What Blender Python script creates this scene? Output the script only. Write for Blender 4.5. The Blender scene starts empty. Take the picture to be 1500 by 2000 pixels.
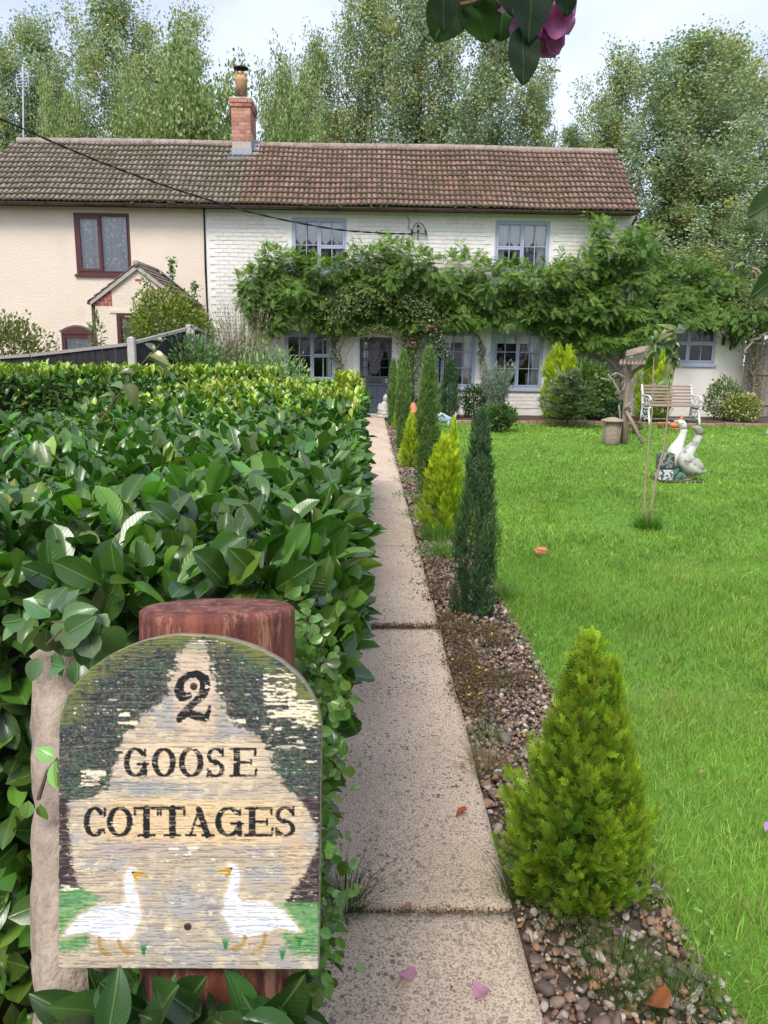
import bpy, math, random
import numpy as np
from mathutils import Vector, Matrix

# ------------------------------------------------------------------ camera, world, sun, exposure
SC = bpy.context.scene
COL = SC.collection
CAM_H = 1.6
PITCH, YAW, ROLL = math.radians(11.7), math.radians(1.37), math.radians(0.72)
cam_data = bpy.data.cameras.new('camera')
cam_data.sensor_fit = 'VERTICAL'
cam_data.sensor_height = 32.0
cam_data.lens = 32.0 * 1500.0 / 2000.0
cam_data.clip_start = 0.05
cam_data.clip_end = 1000.0
camera = bpy.data.objects.new('camera', cam_data)
COL.objects.link(camera)
CAM_M = Matrix.Rotation(-YAW, 3, 'Z') @ Matrix.Rotation(math.pi / 2 - PITCH, 3, 'X') @ Matrix.Rotation(ROLL, 3, 'Z')
camera.matrix_world = Matrix.Translation((0, 0, CAM_H)) @ CAM_M.to_4x4()
SC.camera = camera

world = bpy.data.worlds.new('World')
SC.world = world
world.use_nodes = True
wt = world.node_tree
wt.nodes.clear()
sky = wt.nodes.new('ShaderNodeTexSky')
sky.sky_type = 'NISHITA'
sky.sun_disc = False
SUN_EL, SUN_AZ = math.radians(52), math.radians(200)      # azimuth clockwise from +Y: behind the camera, a little to the left
sky.sun_elevation = SUN_EL
sky.sun_rotation = SUN_AZ
sky.air_density = 1.0
sky.dust_density = 3.0
bg1 = wt.nodes.new('ShaderNodeBackground')
bg1.inputs[1].default_value = 0.05
wt.links.new(sky.outputs[0], bg1.inputs[0])
tc = wt.nodes.new('ShaderNodeTexCoord')
mp = wt.nodes.new('ShaderNodeMapping')
mp.inputs['Scale'].default_value = (1.0, 1.0, 2.6)
nz = wt.nodes.new('ShaderNodeTexNoise')
nz.inputs['Scale'].default_value = 2.3
nz.inputs['Detail'].default_value = 5.0
nz.inputs['Roughness'].default_value = 0.5
cr = wt.nodes.new('ShaderNodeValToRGB')
cr.color_ramp.elements[0].position = 0.38
cr.color_ramp.elements[0].color = (0.50, 0.54, 0.78, 1)
cr.color_ramp.elements[1].position = 0.62
cr.color_ramp.elements[1].color = (0.78, 0.80, 0.93, 1)
bg2 = wt.nodes.new('ShaderNodeBackground')
bg2.inputs[1].default_value = 0.50
wt.links.new(tc.outputs['Generated'], mp.inputs[0])
wt.links.new(mp.outputs[0], nz.inputs[0])
wt.links.new(nz.outputs[0], cr.inputs[0])
wt.links.new(cr.outputs[0], bg2.inputs[0])
add = wt.nodes.new('ShaderNodeAddShader')
wo = wt.nodes.new('ShaderNodeOutputWorld')
wt.links.new(bg1.outputs[0], add.inputs[0])
wt.links.new(bg2.outputs[0], add.inputs[1])
wt.links.new(add.outputs[0], wo.inputs[0])

sun_data = bpy.data.lights.new('sun', 'SUN')
sun_data.energy = 1.5
sun_data.angle = math.radians(22)
sun_data.color = (1.0, 0.96, 0.90)
sun = bpy.data.objects.new('sun', sun_data)
COL.objects.link(sun)
sdir = Vector((math.sin(SUN_AZ) * math.cos(SUN_EL), math.cos(SUN_AZ) * math.cos(SUN_EL), math.sin(SUN_EL)))
sun.rotation_euler = sdir.to_track_quat('Z', 'Y').to_euler()
sun.location = (0, -5, 30)

SC.view_settings.view_transform = 'Standard'
SC.view_settings.look = 'None'
SC.view_settings.exposure = 1.02
SC.view_settings.gamma = 1.0
SC.view_settings.use_curve_mapping = False
SC.render.engine = 'CYCLES'
SC.cycles.max_bounces = 6
SC.cycles.diffuse_bounces = 3
SC.cycles.glossy_bounces = 3
SC.cycles.transparent_max_bounces = 8
SC.cycles.caustics_reflective = False
SC.cycles.caustics_refractive = False

# ------------------------------------------------------------------ measuring helpers (camera ray -> real place)
CM = np.array(CAM_M)
def ray(px, py):
    d = CM @ np.array([(px - 750) / 1500.0, -(py - 1000) / 1500.0, -1.0])
    return d
def W(px, py, Y):
    d = ray(px, py); t = Y / d[1]
    return np.array([d[0] * t, Y, CAM_H + d[2] * t])
def G(px, py, z=0.0):
    d = ray(px, py); t = (z - CAM_H) / d[2]
    return np.array([d[0] * t, d[1] * t, z])
def proj(P):
    q = (np.asarray(P) - np.array([0, 0, CAM_H])) @ CM
    zc = np.maximum(-q[..., 2], 1e-3)
    return np.stack([750 + 1500 * q[..., 0] / zc, 1000 - 1500 * q[..., 1] / zc, zc], -1)

# ------------------------------------------------------------------ mesh helpers
def lin(r, g=None, b=None):
    if g is None: r, g, b = r
    f = lambda c: ((c / 255.0 + 0.055) / 1.055) ** 2.4 if c > 10 else c / 255.0 / 12.92
    return (f(r), f(g), f(b))

def link(o, parent=None):
    COL.objects.link(o)
    if parent is not None: o.parent = parent
    return o

def tag(o, label=None, cat=None, group=None, kind=None):
    if label: o['label'] = label
    if cat: o['category'] = cat
    if group: o['group'] = group
    if kind: o['kind'] = kind
    return o

def thing(name, label, cat, loc=(0, 0, 0), rz=0.0, group=None):
    o = bpy.data.objects.new(name, None)
    o.empty_display_size = 0.1
    COL.objects.link(o)
    o.location = [float(v) for v in loc]
    o.rotation_euler = (0, 0, rz)
    tag(o, label, cat, group)
    return o

def arr_mesh(name, V, F, mat, col=None, luv=None, smooth=False):
    V = np.ascontiguousarray(V, dtype=np.float32)
    if isinstance(F, np.ndarray): F = [F]
    me = bpy.data.meshes.new(name)
    me.vertices.add(len(V)); me.vertices.foreach_set('co', V.ravel())
    loops = np.concatenate([f.ravel() for f in F]).astype(np.int32)
    tot = np.concatenate([np.full(len(f), f.shape[1], np.int32) for f in F])
    start = np.concatenate([[0], np.cumsum(tot)[:-1]]).astype(np.int32)
    me.loops.add(len(loops)); me.loops.foreach_set('vertex_index', loops)
    me.polygons.add(len(tot)); me.polygons.foreach_set('loop_start', start)
    if smooth: me.polygons.foreach_set('use_smooth', np.ones(len(tot), bool))
    me.update(calc_edges=True)
    me.validate()
    if smooth and len(me.polygons) == len(tot): me.polygons.foreach_set('use_smooth', np.ones(len(tot), bool))
    if col is not None:
        a = me.color_attributes.new('Col', 'FLOAT_COLOR', 'POINT')
        c = np.ones((len(V), 4), np.float32); c[:, :3] = np.clip(col, 0, 1)
        a.data.foreach_set('color', c.ravel())
    if luv is not None:
        a = me.attributes.new('luv', 'FLOAT_VECTOR', 'POINT')
        l = np.zeros((len(V), 3), np.float32); l[:, :luv.shape[1]] = luv
        a.data.foreach_set('vector', l.ravel())
    me.materials.append(mat)
    return me

def mobj(name, me, parent=None, loc=None):
    o = bpy.data.objects.new(name, me)
    if loc is not None: o.location = [float(v) for v in loc]
    return link(o, parent)

class MB:
    """collects simple solids and links them as one mesh object"""
    def __init__(s): s.v = []; s.f = []; s.c = []; s.cur = None
    def add(s, V, F):
        n = len(s.v); s.v += [tuple(float(x) for x in p) for p in V]
        s.f += [tuple(int(i) + n for i in f) for f in F]
        if s.cur is not None: s.c += [s.cur] * len(V)
        return s
    def box(s, a, b, jit=0.0, rng=None):
        x0, y0, z0 = a; x1, y1, z1 = b
        V = [(x0, y0, z0), (x1, y0, z0), (x1, y1, z0), (x0, y1, z0), (x0, y0, z1), (x1, y0, z1), (x1, y1, z1), (x0, y1, z1)]
        if jit: V = [tuple(c + rng.uniform(-jit, jit) for c in p) for p in V]
        return s.add(V, [(0, 3, 2, 1), (4, 5, 6, 7), (0, 1, 5, 4), (1, 2, 6, 5), (2, 3, 7, 6), (3, 0, 4, 7)])
    def cbox(s, a, b, c=0.004):
        """box with chamfered edges"""
        a = np.array(a, float); b = np.array(b, float); m = (a + b) / 2; h = (b - a) / 2; c = min(c, *(h * 0.45))
        V = []; idx = {}
        for sx in (-1, 1):
            for sy in (-1, 1):
                for sz in (-1, 1):
                    for k in range(3):
                        d = np.array([h[0] - (c if k != 0 else 0), h[1] - (c if k != 1 else 0), h[2] - (c if k != 2 else 0)])
                        idx[(sx, sy, sz, k)] = len(V); V.append(m + d * (sx, sy, sz))
        F = []
        for k in range(3):
            o1, o2 = (k + 1) % 3, (k + 2) % 3
            for sg in (-1, 1):
                q = []
                for (u, w) in ((-1, -1), (1, -1), (1, 1), (-1, 1)):
                    t = [0, 0, 0]; t[k] = sg; t[o1] = u; t[o2] = w; q.append(idx[(*t, k)])
                F.append(q if sg > 0 else q[::-1])
        for k in range(3):
            o1, o2 = (k + 1) % 3, (k + 2) % 3
            for u in (-1, 1):
                for w in (-1, 1):
                    t0 = [0, 0, 0]; t1 = [0, 0, 0]; t0[k] = -1; t1[k] = 1
                    for t in (t0, t1): t[o1] = u; t[o2] = w
                    q = [idx[(*t0, o1)], idx[(*t1, o1)], idx[(*t1, o2)], idx[(*t0, o2)]]
                    F.append(q if u * w < 0 else q[::-1])
        for sx in (-1, 1):
            for sy in (-1, 1):
                for sz in (-1, 1):
                    q = [idx[(sx, sy, sz, k)] for k in range(3)]
                    F.append(q if sx * sy * sz > 0 else q[::-1])
        return s.add(V, F)
    def tube(s, pts, rad, n=8, cap=True, sq=None):
        P = [np.array(p, float) for p in pts]
        if not hasattr(rad, '__len__'): rad = [rad] * len(P)
        ref = None; V = []; F = []
        for i, p in enumerate(P):
            d = (P[min(i + 1, len(P) - 1)] - P[max(i - 1, 0)]); d /= (np.linalg.norm(d) + 1e-9)
            if ref is None:
                ref = np.array([0, 0, 1.0]) if abs(d[2]) < 0.9 else np.array([1.0, 0, 0])
            x = np.cross(d, ref); x /= (np.linalg.norm(x) + 1e-9); y = np.cross(x, d); ref = y
            r = rad[i]; rx, ry = (r if hasattr(r, '__len__') else (r, r))
            for k in range(n):
                a = 2 * math.pi * k / n
                V.append(p + x * math.cos(a) * rx + y * math.sin(a) * ry)
        for i in range(len(P) - 1):
            for k in range(n):
                F.append((i * n + k, i * n + (k + 1) % n, (i + 1) * n + (k + 1) % n, (i + 1) * n + k))
        if cap:
            F.append(tuple(range(n))[::-1]); F.append(tuple((len(P) - 1) * n + k for k in range(n)))
        return s.add(V, F)
    def lathe(s, prof, c=(0, 0, 0), n=20):
        V = []; F = []
        for r, z in prof:
            for k in range(n):
                a = 2 * math.pi * k / n
                V.append((c[0] + r * math.cos(a), c[1] + r * math.sin(a), c[2] + z))
        for i in range(len(prof) - 1):
            for k in range(n):
                F.append((i * n + k, i * n + (k + 1) % n, (i + 1) * n + (k + 1) % n, (i + 1) * n + k))
        F.append(tuple(range(n))[::-1]); F.append(tuple((len(prof) - 1) * n + k for k in range(n)))
        return s.add(V, F)
    def prism(s, poly, y0, y1):
        """polygon given as (x, z), extruded along y"""
        n = len(poly); V = [(x, y0, z) for x, z in poly] + [(x, y1, z) for x, z in poly]
        F = [tuple(range(n)), tuple(range(n, 2 * n))[::-1]] + [(i, n + i, n + (i + 1) % n, (i + 1) % n) for i in range(n)]
        return s.add(V, F)
    def build(s, name, mat, parent=None, smooth=False, loc=None):
        me = bpy.data.meshes.new(name); me.from_pydata(s.v, [], s.f); me.update()
        if smooth: me.polygons.foreach_set('use_smooth', [True] * len(me.polygons))
        me.materials.append(mat)
        if s.c:
            a = me.color_attributes.new('Col', 'FLOAT_COLOR', 'POINT')
            a.data.foreach_set('color', np.array([(*c, 1) for c in s.c], np.float32).ravel())
        return mobj(name, me, parent, loc)

def nrm(a): return a / (np.linalg.norm(a, axis=-1, keepdims=True) + 1e-9)
def frames(d, ref):
    """columns: side, along, normal"""
    y = nrm(d); x = nrm(np.cross(y, ref)); z = np.cross(x, y)
    return np.stack([x, y, z], -1)
def scatter(tv, tf, pos, R, s):
    s = np.asarray(s, float)
    if s.ndim == 0: s = np.full(len(pos), float(s))
    if s.ndim == 1: s = s[:, None] * np.ones(3)
    V = pos[:, None, :] + np.einsum('nij,nkj->nki', R, tv[None] * s[:, None, :])
    F = (tf[None] + (np.arange(len(pos)) * len(tv))[:, None, None]).reshape(-1, tf.shape[1])
    return V.reshape(-1, 3), F
def rep(a, k): return np.repeat(a, k, axis=0)
def vary(rng, base, n, amt=0.25, hue=0.1):
    b = np.array(base)[None] if np.ndim(base) == 1 else np.array(base)
    k = np.exp(rng.normal(0, amt, (n, 1)))
    h = 1 + rng.normal(0, hue, (n, 3))
    return np.clip(b * k * h, 0, 1)

def hash2(ix, iy, seed):
    h = (ix.astype(np.int64) * 374761393 + iy.astype(np.int64) * 668265263 + seed * 1442695041) & 0xFFFFFFFF
    h = ((h ^ (h >> 13)) * 1274126177) & 0xFFFFFFFF
    return ((h ^ (h >> 16)) & 0xFFFF) / 65535.0
def vn(x, y, seed=0):
    x = np.asarray(x, float); y = np.asarray(y, float)
    ix = np.floor(x); iy = np.floor(y); fx = x - ix; fy = y - iy
    fx = fx * fx * (3 - 2 * fx); fy = fy * fy * (3 - 2 * fy)
    a = hash2(ix, iy, seed); b = hash2(ix + 1, iy, seed); c = hash2(ix, iy + 1, seed); d = hash2(ix + 1, iy + 1, seed)
    return (a * (1 - fx) + b * fx) * (1 - fy) + (c * (1 - fx) + d * fx) * fy
def fbm(x, y, seed=0, o=4):
    s = 0; a = 0.5; t = 0
    for k in range(o):
        s = s + a * vn(np.asarray(x) * 2 ** k, np.asarray(y) * 2 ** k, seed + k * 17); t += a; a *= 0.5
    return s / t

# ------------------------------------------------------------------ materials
def mat_base(name):
    m = bpy.data.materials.new(name); m.use_nodes = True
    nt = m.node_tree; nt.nodes.clear()
    out = nt.nodes.new('ShaderNodeOutputMaterial'); p = nt.nodes.new('ShaderNodeBsdfPrincipled')
    nt.links.new(p.outputs[0], out.inputs[0])
    return m, nt, p, out
def nnode(nt, t, **kw):
    n = nt.nodes.new(t)
    for k, v in kw.items():
        if k in n.inputs: n.inputs[k].default_value = v
        else: setattr(n, k, v)
    return n
def mixc(nt, fac, a, b, mode='MIX'):
    n = nt.nodes.new('ShaderNodeMix'); n.data_type = 'RGBA'; n.blend_type = mode
    for i, v in ((0, fac), (6, a), (7, b)):
        if hasattr(v, 'links'): nt.links.new(v, n.inputs[i])
        elif i == 0: n.inputs[0].default_value = v
        else: n.inputs[i].default_value = (*v[:3], 1)
    return n.outputs[2]
def noise(nt, scale, detail=4, rough=0.6, vec=None, stretch=None):
    if vec is None:
        t = nt.nodes.new('ShaderNodeTexCoord'); vec = t.outputs['Object']
    if stretch:
        m = nt.nodes.new('ShaderNodeMapping'); m.inputs['Scale'].default_value = stretch
        nt.links.new(vec, m.inputs[0]); vec = m.outputs[0]
    n = nnode(nt, 'ShaderNodeTexNoise', Scale=scale, Detail=detail, Roughness=rough)
    nt.links.new(vec, n.inputs[0]); return n.outputs[0]
def ramp(nt, src, stops):
    n = nt.nodes.new('ShaderNodeValToRGB'); e = n.color_ramp.elements
    while len(e) < len(stops): e.new(0.5)
    for i, (p, c) in enumerate(stops):
        e[i].position = p; e[i].color = (*(c if hasattr(c, '__len__') else (c, c, c)), 1)
    nt.links.new(src, n.inputs[0]); return n.outputs[0]
def bump(nt, p, h, strength=0.3, dist=0.01):
    b = nnode(nt, 'ShaderNodeBump', Strength=strength, Distance=dist)
    nt.links.new(h, b.inputs['Height']); nt.links.new(b.outputs[0], p.inputs['Normal']); return b
def surf(name, c1, c2=None, scale=6, rough=0.7, spec=0.4, bs=0.3, bd=0.005, bscale=40, stretch=None, stain=None, stain_scale=1.5, stain_lo=0.55, stain_hi=0.75, attr=False, metal=0.0, space='Object'):
    m, nt, p, out = mat_base(name)
    t = nt.nodes.new('ShaderNodeTexCoord'); vec = t.outputs['Object']
    if space == 'World':
        g = nt.nodes.new('ShaderNodeNewGeometry'); vec = g.outputs['Position']
    if attr:
        a = nnode(nt, 'ShaderNodeAttribute', attribute_name='Col'); c = a.outputs[0]
        c = mixc(nt, 1.0, c, ramp(nt, noise(nt, scale, 5, 0.6, vec, stretch), [(0.3, 0.75), (0.7, 1.15)]), 'MULTIPLY')
    else:
        c = ramp(nt, noise(nt, scale, 5, 0.65, vec, stretch), [(0.3, c1), (0.7, c2 or c1)])
    if stain:
        f = ramp(nt, noise(nt, stain_scale, 6, 0.7, vec), [(stain_lo, 0.0), (stain_hi, 1.0)])
        c = mixc(nt, f, c, stain)
    nt.links.new(c, p.inputs['Base Color'])
    p.inputs['Roughness'].default_value = rough
    p.inputs['Specular IOR Level'].default_value = spec
    p.inputs['Metallic'].default_value = metal
    if bs: bump(nt, p, noise(nt, bscale, 4, 0.6, vec, stretch), bs, bd)
    return m
def leafmat(name, rough=0.45, spec=0.5, trans=0.25, tint=(0.75, 1.25, 0.35), veins=False, vein_col=None, objrand=False):
    m, nt, p, out = mat_base(name)
    a = nnode(nt, 'ShaderNodeAttribute', attribute_name='Col'); c = a.outputs[0]
    if objrand:
        oi = nt.nodes.new('ShaderNodeObjectInfo')
        c = mixc(nt, 1.0, c, ramp(nt, oi.outputs['Random'], [(0, (0.55, 0.6, 0.6)), (0.5, (0.95, 0.95, 0.9)), (1, (1.5, 1.35, 1.1))]), 'MULTIPLY')
    if veins:
        l = nnode(nt, 'ShaderNodeAttribute', attribute_name='luv')
        sp = nt.nodes.new('ShaderNodeSeparateXYZ'); nt.links.new(l.outputs['Vector'], sp.inputs[0])
        ab = nnode(nt, 'ShaderNodeMath', operation='ABSOLUTE'); nt.links.new(sp.outputs[0], ab.inputs[0])
        mid = ramp(nt, ab.outputs[0], [(0.02, 1.0), (0.09, 0.0)])
        # side veins: stripes of (v*11 - |u|*3)
        m1 = nnode(nt, 'ShaderNodeMath', operation='MULTIPLY'); m1.inputs[1].default_value = 11.0; nt.links.new(sp.outputs[1], m1.inputs[0])
        m2 = nnode(nt, 'ShaderNodeMath', operation='MULTIPLY'); m2.inputs[1].default_value = 3.2; nt.links.new(ab.outputs[0], m2.inputs[0])
        m3 = nnode(nt, 'ShaderNodeMath', operation='SUBTRACT'); nt.links.new(m1.outputs[0], m3.inputs[0]); nt.links.new(m2.outputs[0], m3.inputs[1])
        fr = nnode(nt, 'ShaderNodeMath', operation='FRACT'); nt.links.new(m3.outputs[0], fr.inputs[0])
        sv = ramp(nt, fr.outputs[0], [(0.0, 1.0), (0.09, 0.0)])
        mxv = nt.nodes.new('ShaderNodeMath'); mxv.operation = 'MULTIPLY'; mxv.inputs[1].default_value = 0.35; nt.links.new(sv, mxv.inputs[0])
        mx = nnode(nt, 'ShaderNodeMath', operation='MAXIMUM'); nt.links.new(mid, mx.inputs[0]); nt.links.new(mxv.outputs[0], mx.inputs[1])
        m5 = nnode(nt, 'ShaderNodeMath', operation='MULTIPLY'); m5.inputs[1].default_value = 0.6; nt.links.new(mx.outputs[0], m5.inputs[0])
        c = mixc(nt, m5.outputs[0], c, vein_col or (0.16, 0.26, 0.06))
        bump(nt, p, mx.outputs[0], 0.5, 0.002)
    nt.links.new(c, p.inputs['Base Color'])
    p.inputs['Roughness'].default_value = rough
    p.inputs['Specular IOR Level'].default_value = spec
    if trans:
        tr = nt.nodes.new('ShaderNodeBsdfTranslucent')
        nt.links.new(mixc(nt, 1.0, c, tint, 'MULTIPLY'), tr.inputs[0])
        ms = nt.nodes.new('ShaderNodeMixShader'); ms.inputs[0].default_value = trans
        nt.links.new(p.outputs[0], ms.inputs[1]); nt.links.new(tr.outputs[0], ms.inputs[2]); nt.links.new(ms.outputs[0], out.inputs[0])
    return m
# ------------------------------------------------------------------ ground, path, gravel bed base, lawn base
def sheet(name, x0, x1, y0, y1, z, mat, nx=1, ny=1, amp=0.0, parent=None):
    xs = np.linspace(x0, x1, nx + 1); ys = np.linspace(y0, y1, ny + 1)
    X, Y = np.meshgrid(xs, ys); Z = z + amp * (fbm(X * 1.3, Y * 1.3, 5) - 0.5)
    V = np.stack([X, Y, Z], -1).reshape(-1, 3)
    i = np.arange(nx)[None] + (np.arange(ny) * (nx + 1))[:, None]; i = i.ravel()
    F = np.stack([i, i + 1, i + nx + 2, i + nx + 1], -1)
    return mobj(name, arr_mesh(name, V, F, mat, smooth=True), parent)

M = {}
M['earth'] = surf('earth', (0.060, 0.065, 0.022), (0.095, 0.10, 0.03), scale=0.6, rough=0.95, bs=0.5, bd=0.02, bscale=12)
M['turf'] = surf('turf', (0.10, 0.22, 0.02), (0.14, 0.30, 0.025), scale=1.1, rough=0.9, bs=0.6, bd=0.02, bscale=70, stain=(0.15, 0.20, 0.05), stain_scale=0.9)
M['soil'] = surf('soil', (0.055, 0.038, 0.026), (0.12, 0.085, 0.06), scale=14, rough=0.95, bs=0.7, bd=0.02, bscale=50)
M['paving'] = surf('paving', (0.34, 0.29, 0.25), (0.42, 0.36, 0.31), scale=5, rough=0.9, bs=0.4)
tag(sheet('ground', -90, 90, -20, 160, -0.035, M['earth']), kind='structure')
EARTH_EDGE = 18.6

def concrete():
    m, nt, p, out = mat_base('exposed_aggregate_concrete')
    g = nt.nodes.new('ShaderNodeNewGeometry'); vec = g.outputs['Position']
    big = noise(nt, 1.6, 4, 0.6, vec)
    c = ramp(nt, big, [(0.3, (0.56, 0.435, 0.32)), (0.7, (0.69, 0.55, 0.41))])
    # fine sand grain
    c = mixc(nt, 0.85, c, ramp(nt, noise(nt, 170, 3, 0.7, vec), [(0.38, 0.30), (0.47, 0.95), (0.60, 1.3)]), 'MULTIPLY')
    hs = []
    for sc_, frac, dark in ((52, 0.30, (0.13, 0.125, 0.13)), (95, 0.35, (0.2, 0.165, 0.14)), (130, 0.25, (0.66, 0.57, 0.48))):
        w = noise(nt, 20, 2, 0.5, vec)
        v = nnode(nt, 'ShaderNodeTexVoronoi', Scale=sc_); v.feature = 'F1'
        nt.links.new(vec, v.inputs['Vector'])
        sp = nt.nodes.new('ShaderNodeSeparateColor'); nt.links.new(v.outputs['Color'], sp.inputs[0])
        sel = nnode(nt, 'ShaderNodeMath', operation='LESS_THAN'); sel.inputs[1].default_value = frac; nt.links.new(sp.outputs[0], sel.inputs[0])
        # patchy: more stones where the surface has worn
        wear = ramp(nt, noise(nt, 2.2, 3, 0.6, vec), [(0.35, 0.12), (0.65, 1.0)])
        rad = nnode(nt, 'ShaderNodeMath', operation='MULTIPLY_ADD'); rad.inputs[1].default_value = 0.28; rad.inputs[2].default_value = 0.22
        nt.links.new(sp.outputs[1], rad.inputs[0])
        inn = nnode(nt, 'ShaderNodeMath', operation='LESS_THAN'); nt.links.new(v.outputs['Distance'], inn.inputs[0]); nt.links.new(rad.outputs[0], inn.inputs[1])
        f = nnode(nt, 'ShaderNodeMath', operation='MULTIPLY'); nt.links.new(sel.outputs[0], f.inputs[0]); nt.links.new(inn.outputs[0], f.inputs[1])
        f2 = nnode(nt, 'ShaderNodeMath', operation='MULTIPLY'); nt.links.new(f.outputs[0], f2.inputs[0]); nt.links.new(wear, f2.inputs[1])
        c = mixc(nt, f2.outputs[0], c, dark); hs.append(f2.outputs[0])
    moss = ramp(nt, noise(nt, 3.2, 6, 0.75, vec), [(0.6, 0.0), (0.75, 0.5)])
    c = mixc(nt, moss, c, (0.20, 0.155, 0.12))
    nt.links.new(c, p.inputs['Base Color']); p.inputs['Roughness'].default_value = 0.92; p.inputs['Specular IOR Level'].default_value = 0.25
    hmix = mixc(nt, 0.5, noise(nt, 110, 4, 0.75, vec), hs[0])
    bump(nt, p, hmix, 1.0, 0.012)
    return m
M['concrete'] = concrete()
PX0, PX1 = -0.30, 0.44
path = tag(sheet('path', PX0 - 0.01, PX1 - 0.01, -1.0, 19.3, -0.03, M['soil'], 1, 30), kind='structure')
joints = [-0.6, G(800, 1785)[1], G(780, 1228)[1], 6.3, G(760, 995)[1] , 9.6, G(755, 911)[1], 13.0, 15.2, 17.3, 19.4]
rs = np.random.default_rng(3)
for a, b in zip(joints[:-1], joints[1:]):
    gap = 0.006 if abs(b - G(780, 1228)[1]) > 0.2 else 0.018
    nx, ny = 18, int((b - a) * 22)
    X, Y = np.meshgrid(np.linspace(PX0, PX1, nx + 1), np.linspace(a + gap, b - gap, ny + 1))
    X = X + (np.abs(X - PX1) < 1e-6) * (fbm(Y * 4, Y * 0, 9) - 0.5) * 0.016
    edge = np.minimum(np.minimum(X - PX0, PX1 - X), np.minimum(Y - a, b - Y))
    Z = 0.012 + (fbm(X * 9, Y * 9, 4, 3) - 0.5) * 0.006 - np.clip(0.008 - edge, 0, 0.008) * 0.6 + rs.uniform(-0.003, 0.003)
    top = np.stack([X, Y, Z], -1).reshape(-1, 3)
    i = (np.arange(nx)[None] + (np.arange(ny) * (nx + 1))[:, None]).ravel()
    F = [np.stack([i, i + 1, i + nx + 2, i + nx + 1], -1)]
    rim = np.concatenate([np.arange(nx + 1), (np.arange(1, ny + 1) * (nx + 1) + nx), (ny * (nx + 1) + np.arange(nx)[::-1]), (np.arange(1, ny)[::-1] * (nx + 1))])
    low = top[rim].copy(); low[:, 2] = -0.06; n0 = len(top); k = len(rim); j = np.arange(k)
    F.append(np.stack([rim[j], n0 + j, n0 + (j + 1) % k, rim[(j + 1) % k]], -1))
    mobj('slab', arr_mesh('slab', np.concatenate([top, low]), F, M['concrete'], smooth=False), path)

tag(sheet('gravel_bed', PX1 - 0.02, 0.93, -1.0, 18.3, -0.022, M['soil'], 8, 200, 0.01), kind='structure')
tag(sheet('lawn', 0.90, 16.0, -1.0, 18.4, -0.012, M['turf'], 60, 80, 0.03), kind='structure')
tag(sheet('flower_bed', 1.0, 16.0, 18.3, 20.5, 0.03, M['soil'], 60, 10, 0.06), kind='structure')
tag(sheet('paved_forecourt', -4.0, 1.1, 19.3, 20.6, 0.004, M['paving'], 8, 4), kind='structure')

# ------------------------------------------------------------------ the cottages
M['pink_render'] = surf('pink_render', (0.74, 0.635, 0.515), (0.79, 0.69, 0.57), scale=1.2, rough=0.9, spec=0.2, bs=0.8, bd=0.025, bscale=28, stain=(0.68, 0.60, 0.49), stain_scale=0.8, space='World')
M['white_paint'] = surf('white_masonry_paint', (0.76, 0.73, 0.675), (0.82, 0.80, 0.75), scale=3, rough=0.75, spec=0.3, bs=0.5, bd=0.008, bscale=30, stain=(0.68, 0.635, 0.56), stain_scale=1.1, stain_lo=0.52, space='World')
M['cream_render'] = surf('cream_render', (0.74, 0.70, 0.63), (0.80, 0.76, 0.69), scale=1.5, rough=0.85, bs=0.4, bd=0.006, bscale=30, stain=(0.56, 0.51, 0.42), stain_scale=0.9, stain_lo=0.52, space='World')
M['brown_plastic'] = surf('brown_plastic', (0.075, 0.036, 0.032), (0.10, 0.05, 0.045), rough=0.35, spec=0.5, bs=0.0)
M['mahogany'] = surf('mahogany_upvc', (0.070, 0.016, 0.018), (0.10, 0.026, 0.026), rough=0.4, spec=0.5, bs=0.05, stretch=(30, 30, 2))
M['black_tar'] = surf('black_fascia', (0.012, 0.011, 0.011), (0.025, 0.02, 0.02), rough=0.6, bs=0.1)
M['grey_frame'] = surf('lavender_grey_paint', (0.37, 0.41, 0.54), (0.42, 0.46, 0.58), scale=3, rough=0.45, spec=0.45, bs=0.08, bscale=80, space='World')
M['door_paint'] = surf('slate_blue_door_paint', (0.042, 0.056, 0.085), (0.052, 0.068, 0.10), scale=3, rough=0.42, spec=0.5, bs=0.08, bscale=80)
M['white_wood'] = surf('white_gloss_wood', (0.70, 0.70, 0.70), (0.78, 0.78, 0.77), rough=0.4, bs=0.05)
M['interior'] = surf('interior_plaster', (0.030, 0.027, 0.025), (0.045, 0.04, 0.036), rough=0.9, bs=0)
M['fabric'] = surf('white_fabric', (0.82, 0.83, 0.86), (0.90, 0.91, 0.93), scale=10, rough=0.9, bs=0.2, bscale=200)
M['lead'] = surf('lead_flashing', (0.27, 0.30, 0.335), (0.36, 0.39, 0.42), scale=5, rough=0.55, bs=0.3, bd=0.01, bscale=12)
M['stone_grey'] = surf('weathered_stone', (0.36, 0.34, 0.30), (0.56, 0.54, 0.49), scale=9, rough=0.9, bs=0.5, bd=0.006, bscale=60, stain=(0.14, 0.14, 0.11), stain_scale=5)
M['iron'] = surf('rusty_iron', (0.03, 0.027, 0.025), (0.07, 0.045, 0.035), scale=20, rough=0.7, bs=0.2)
M['cable'] = surf('black_cable', (0.016, 0.016, 0.018), rough=0.6, bs=0)

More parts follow.
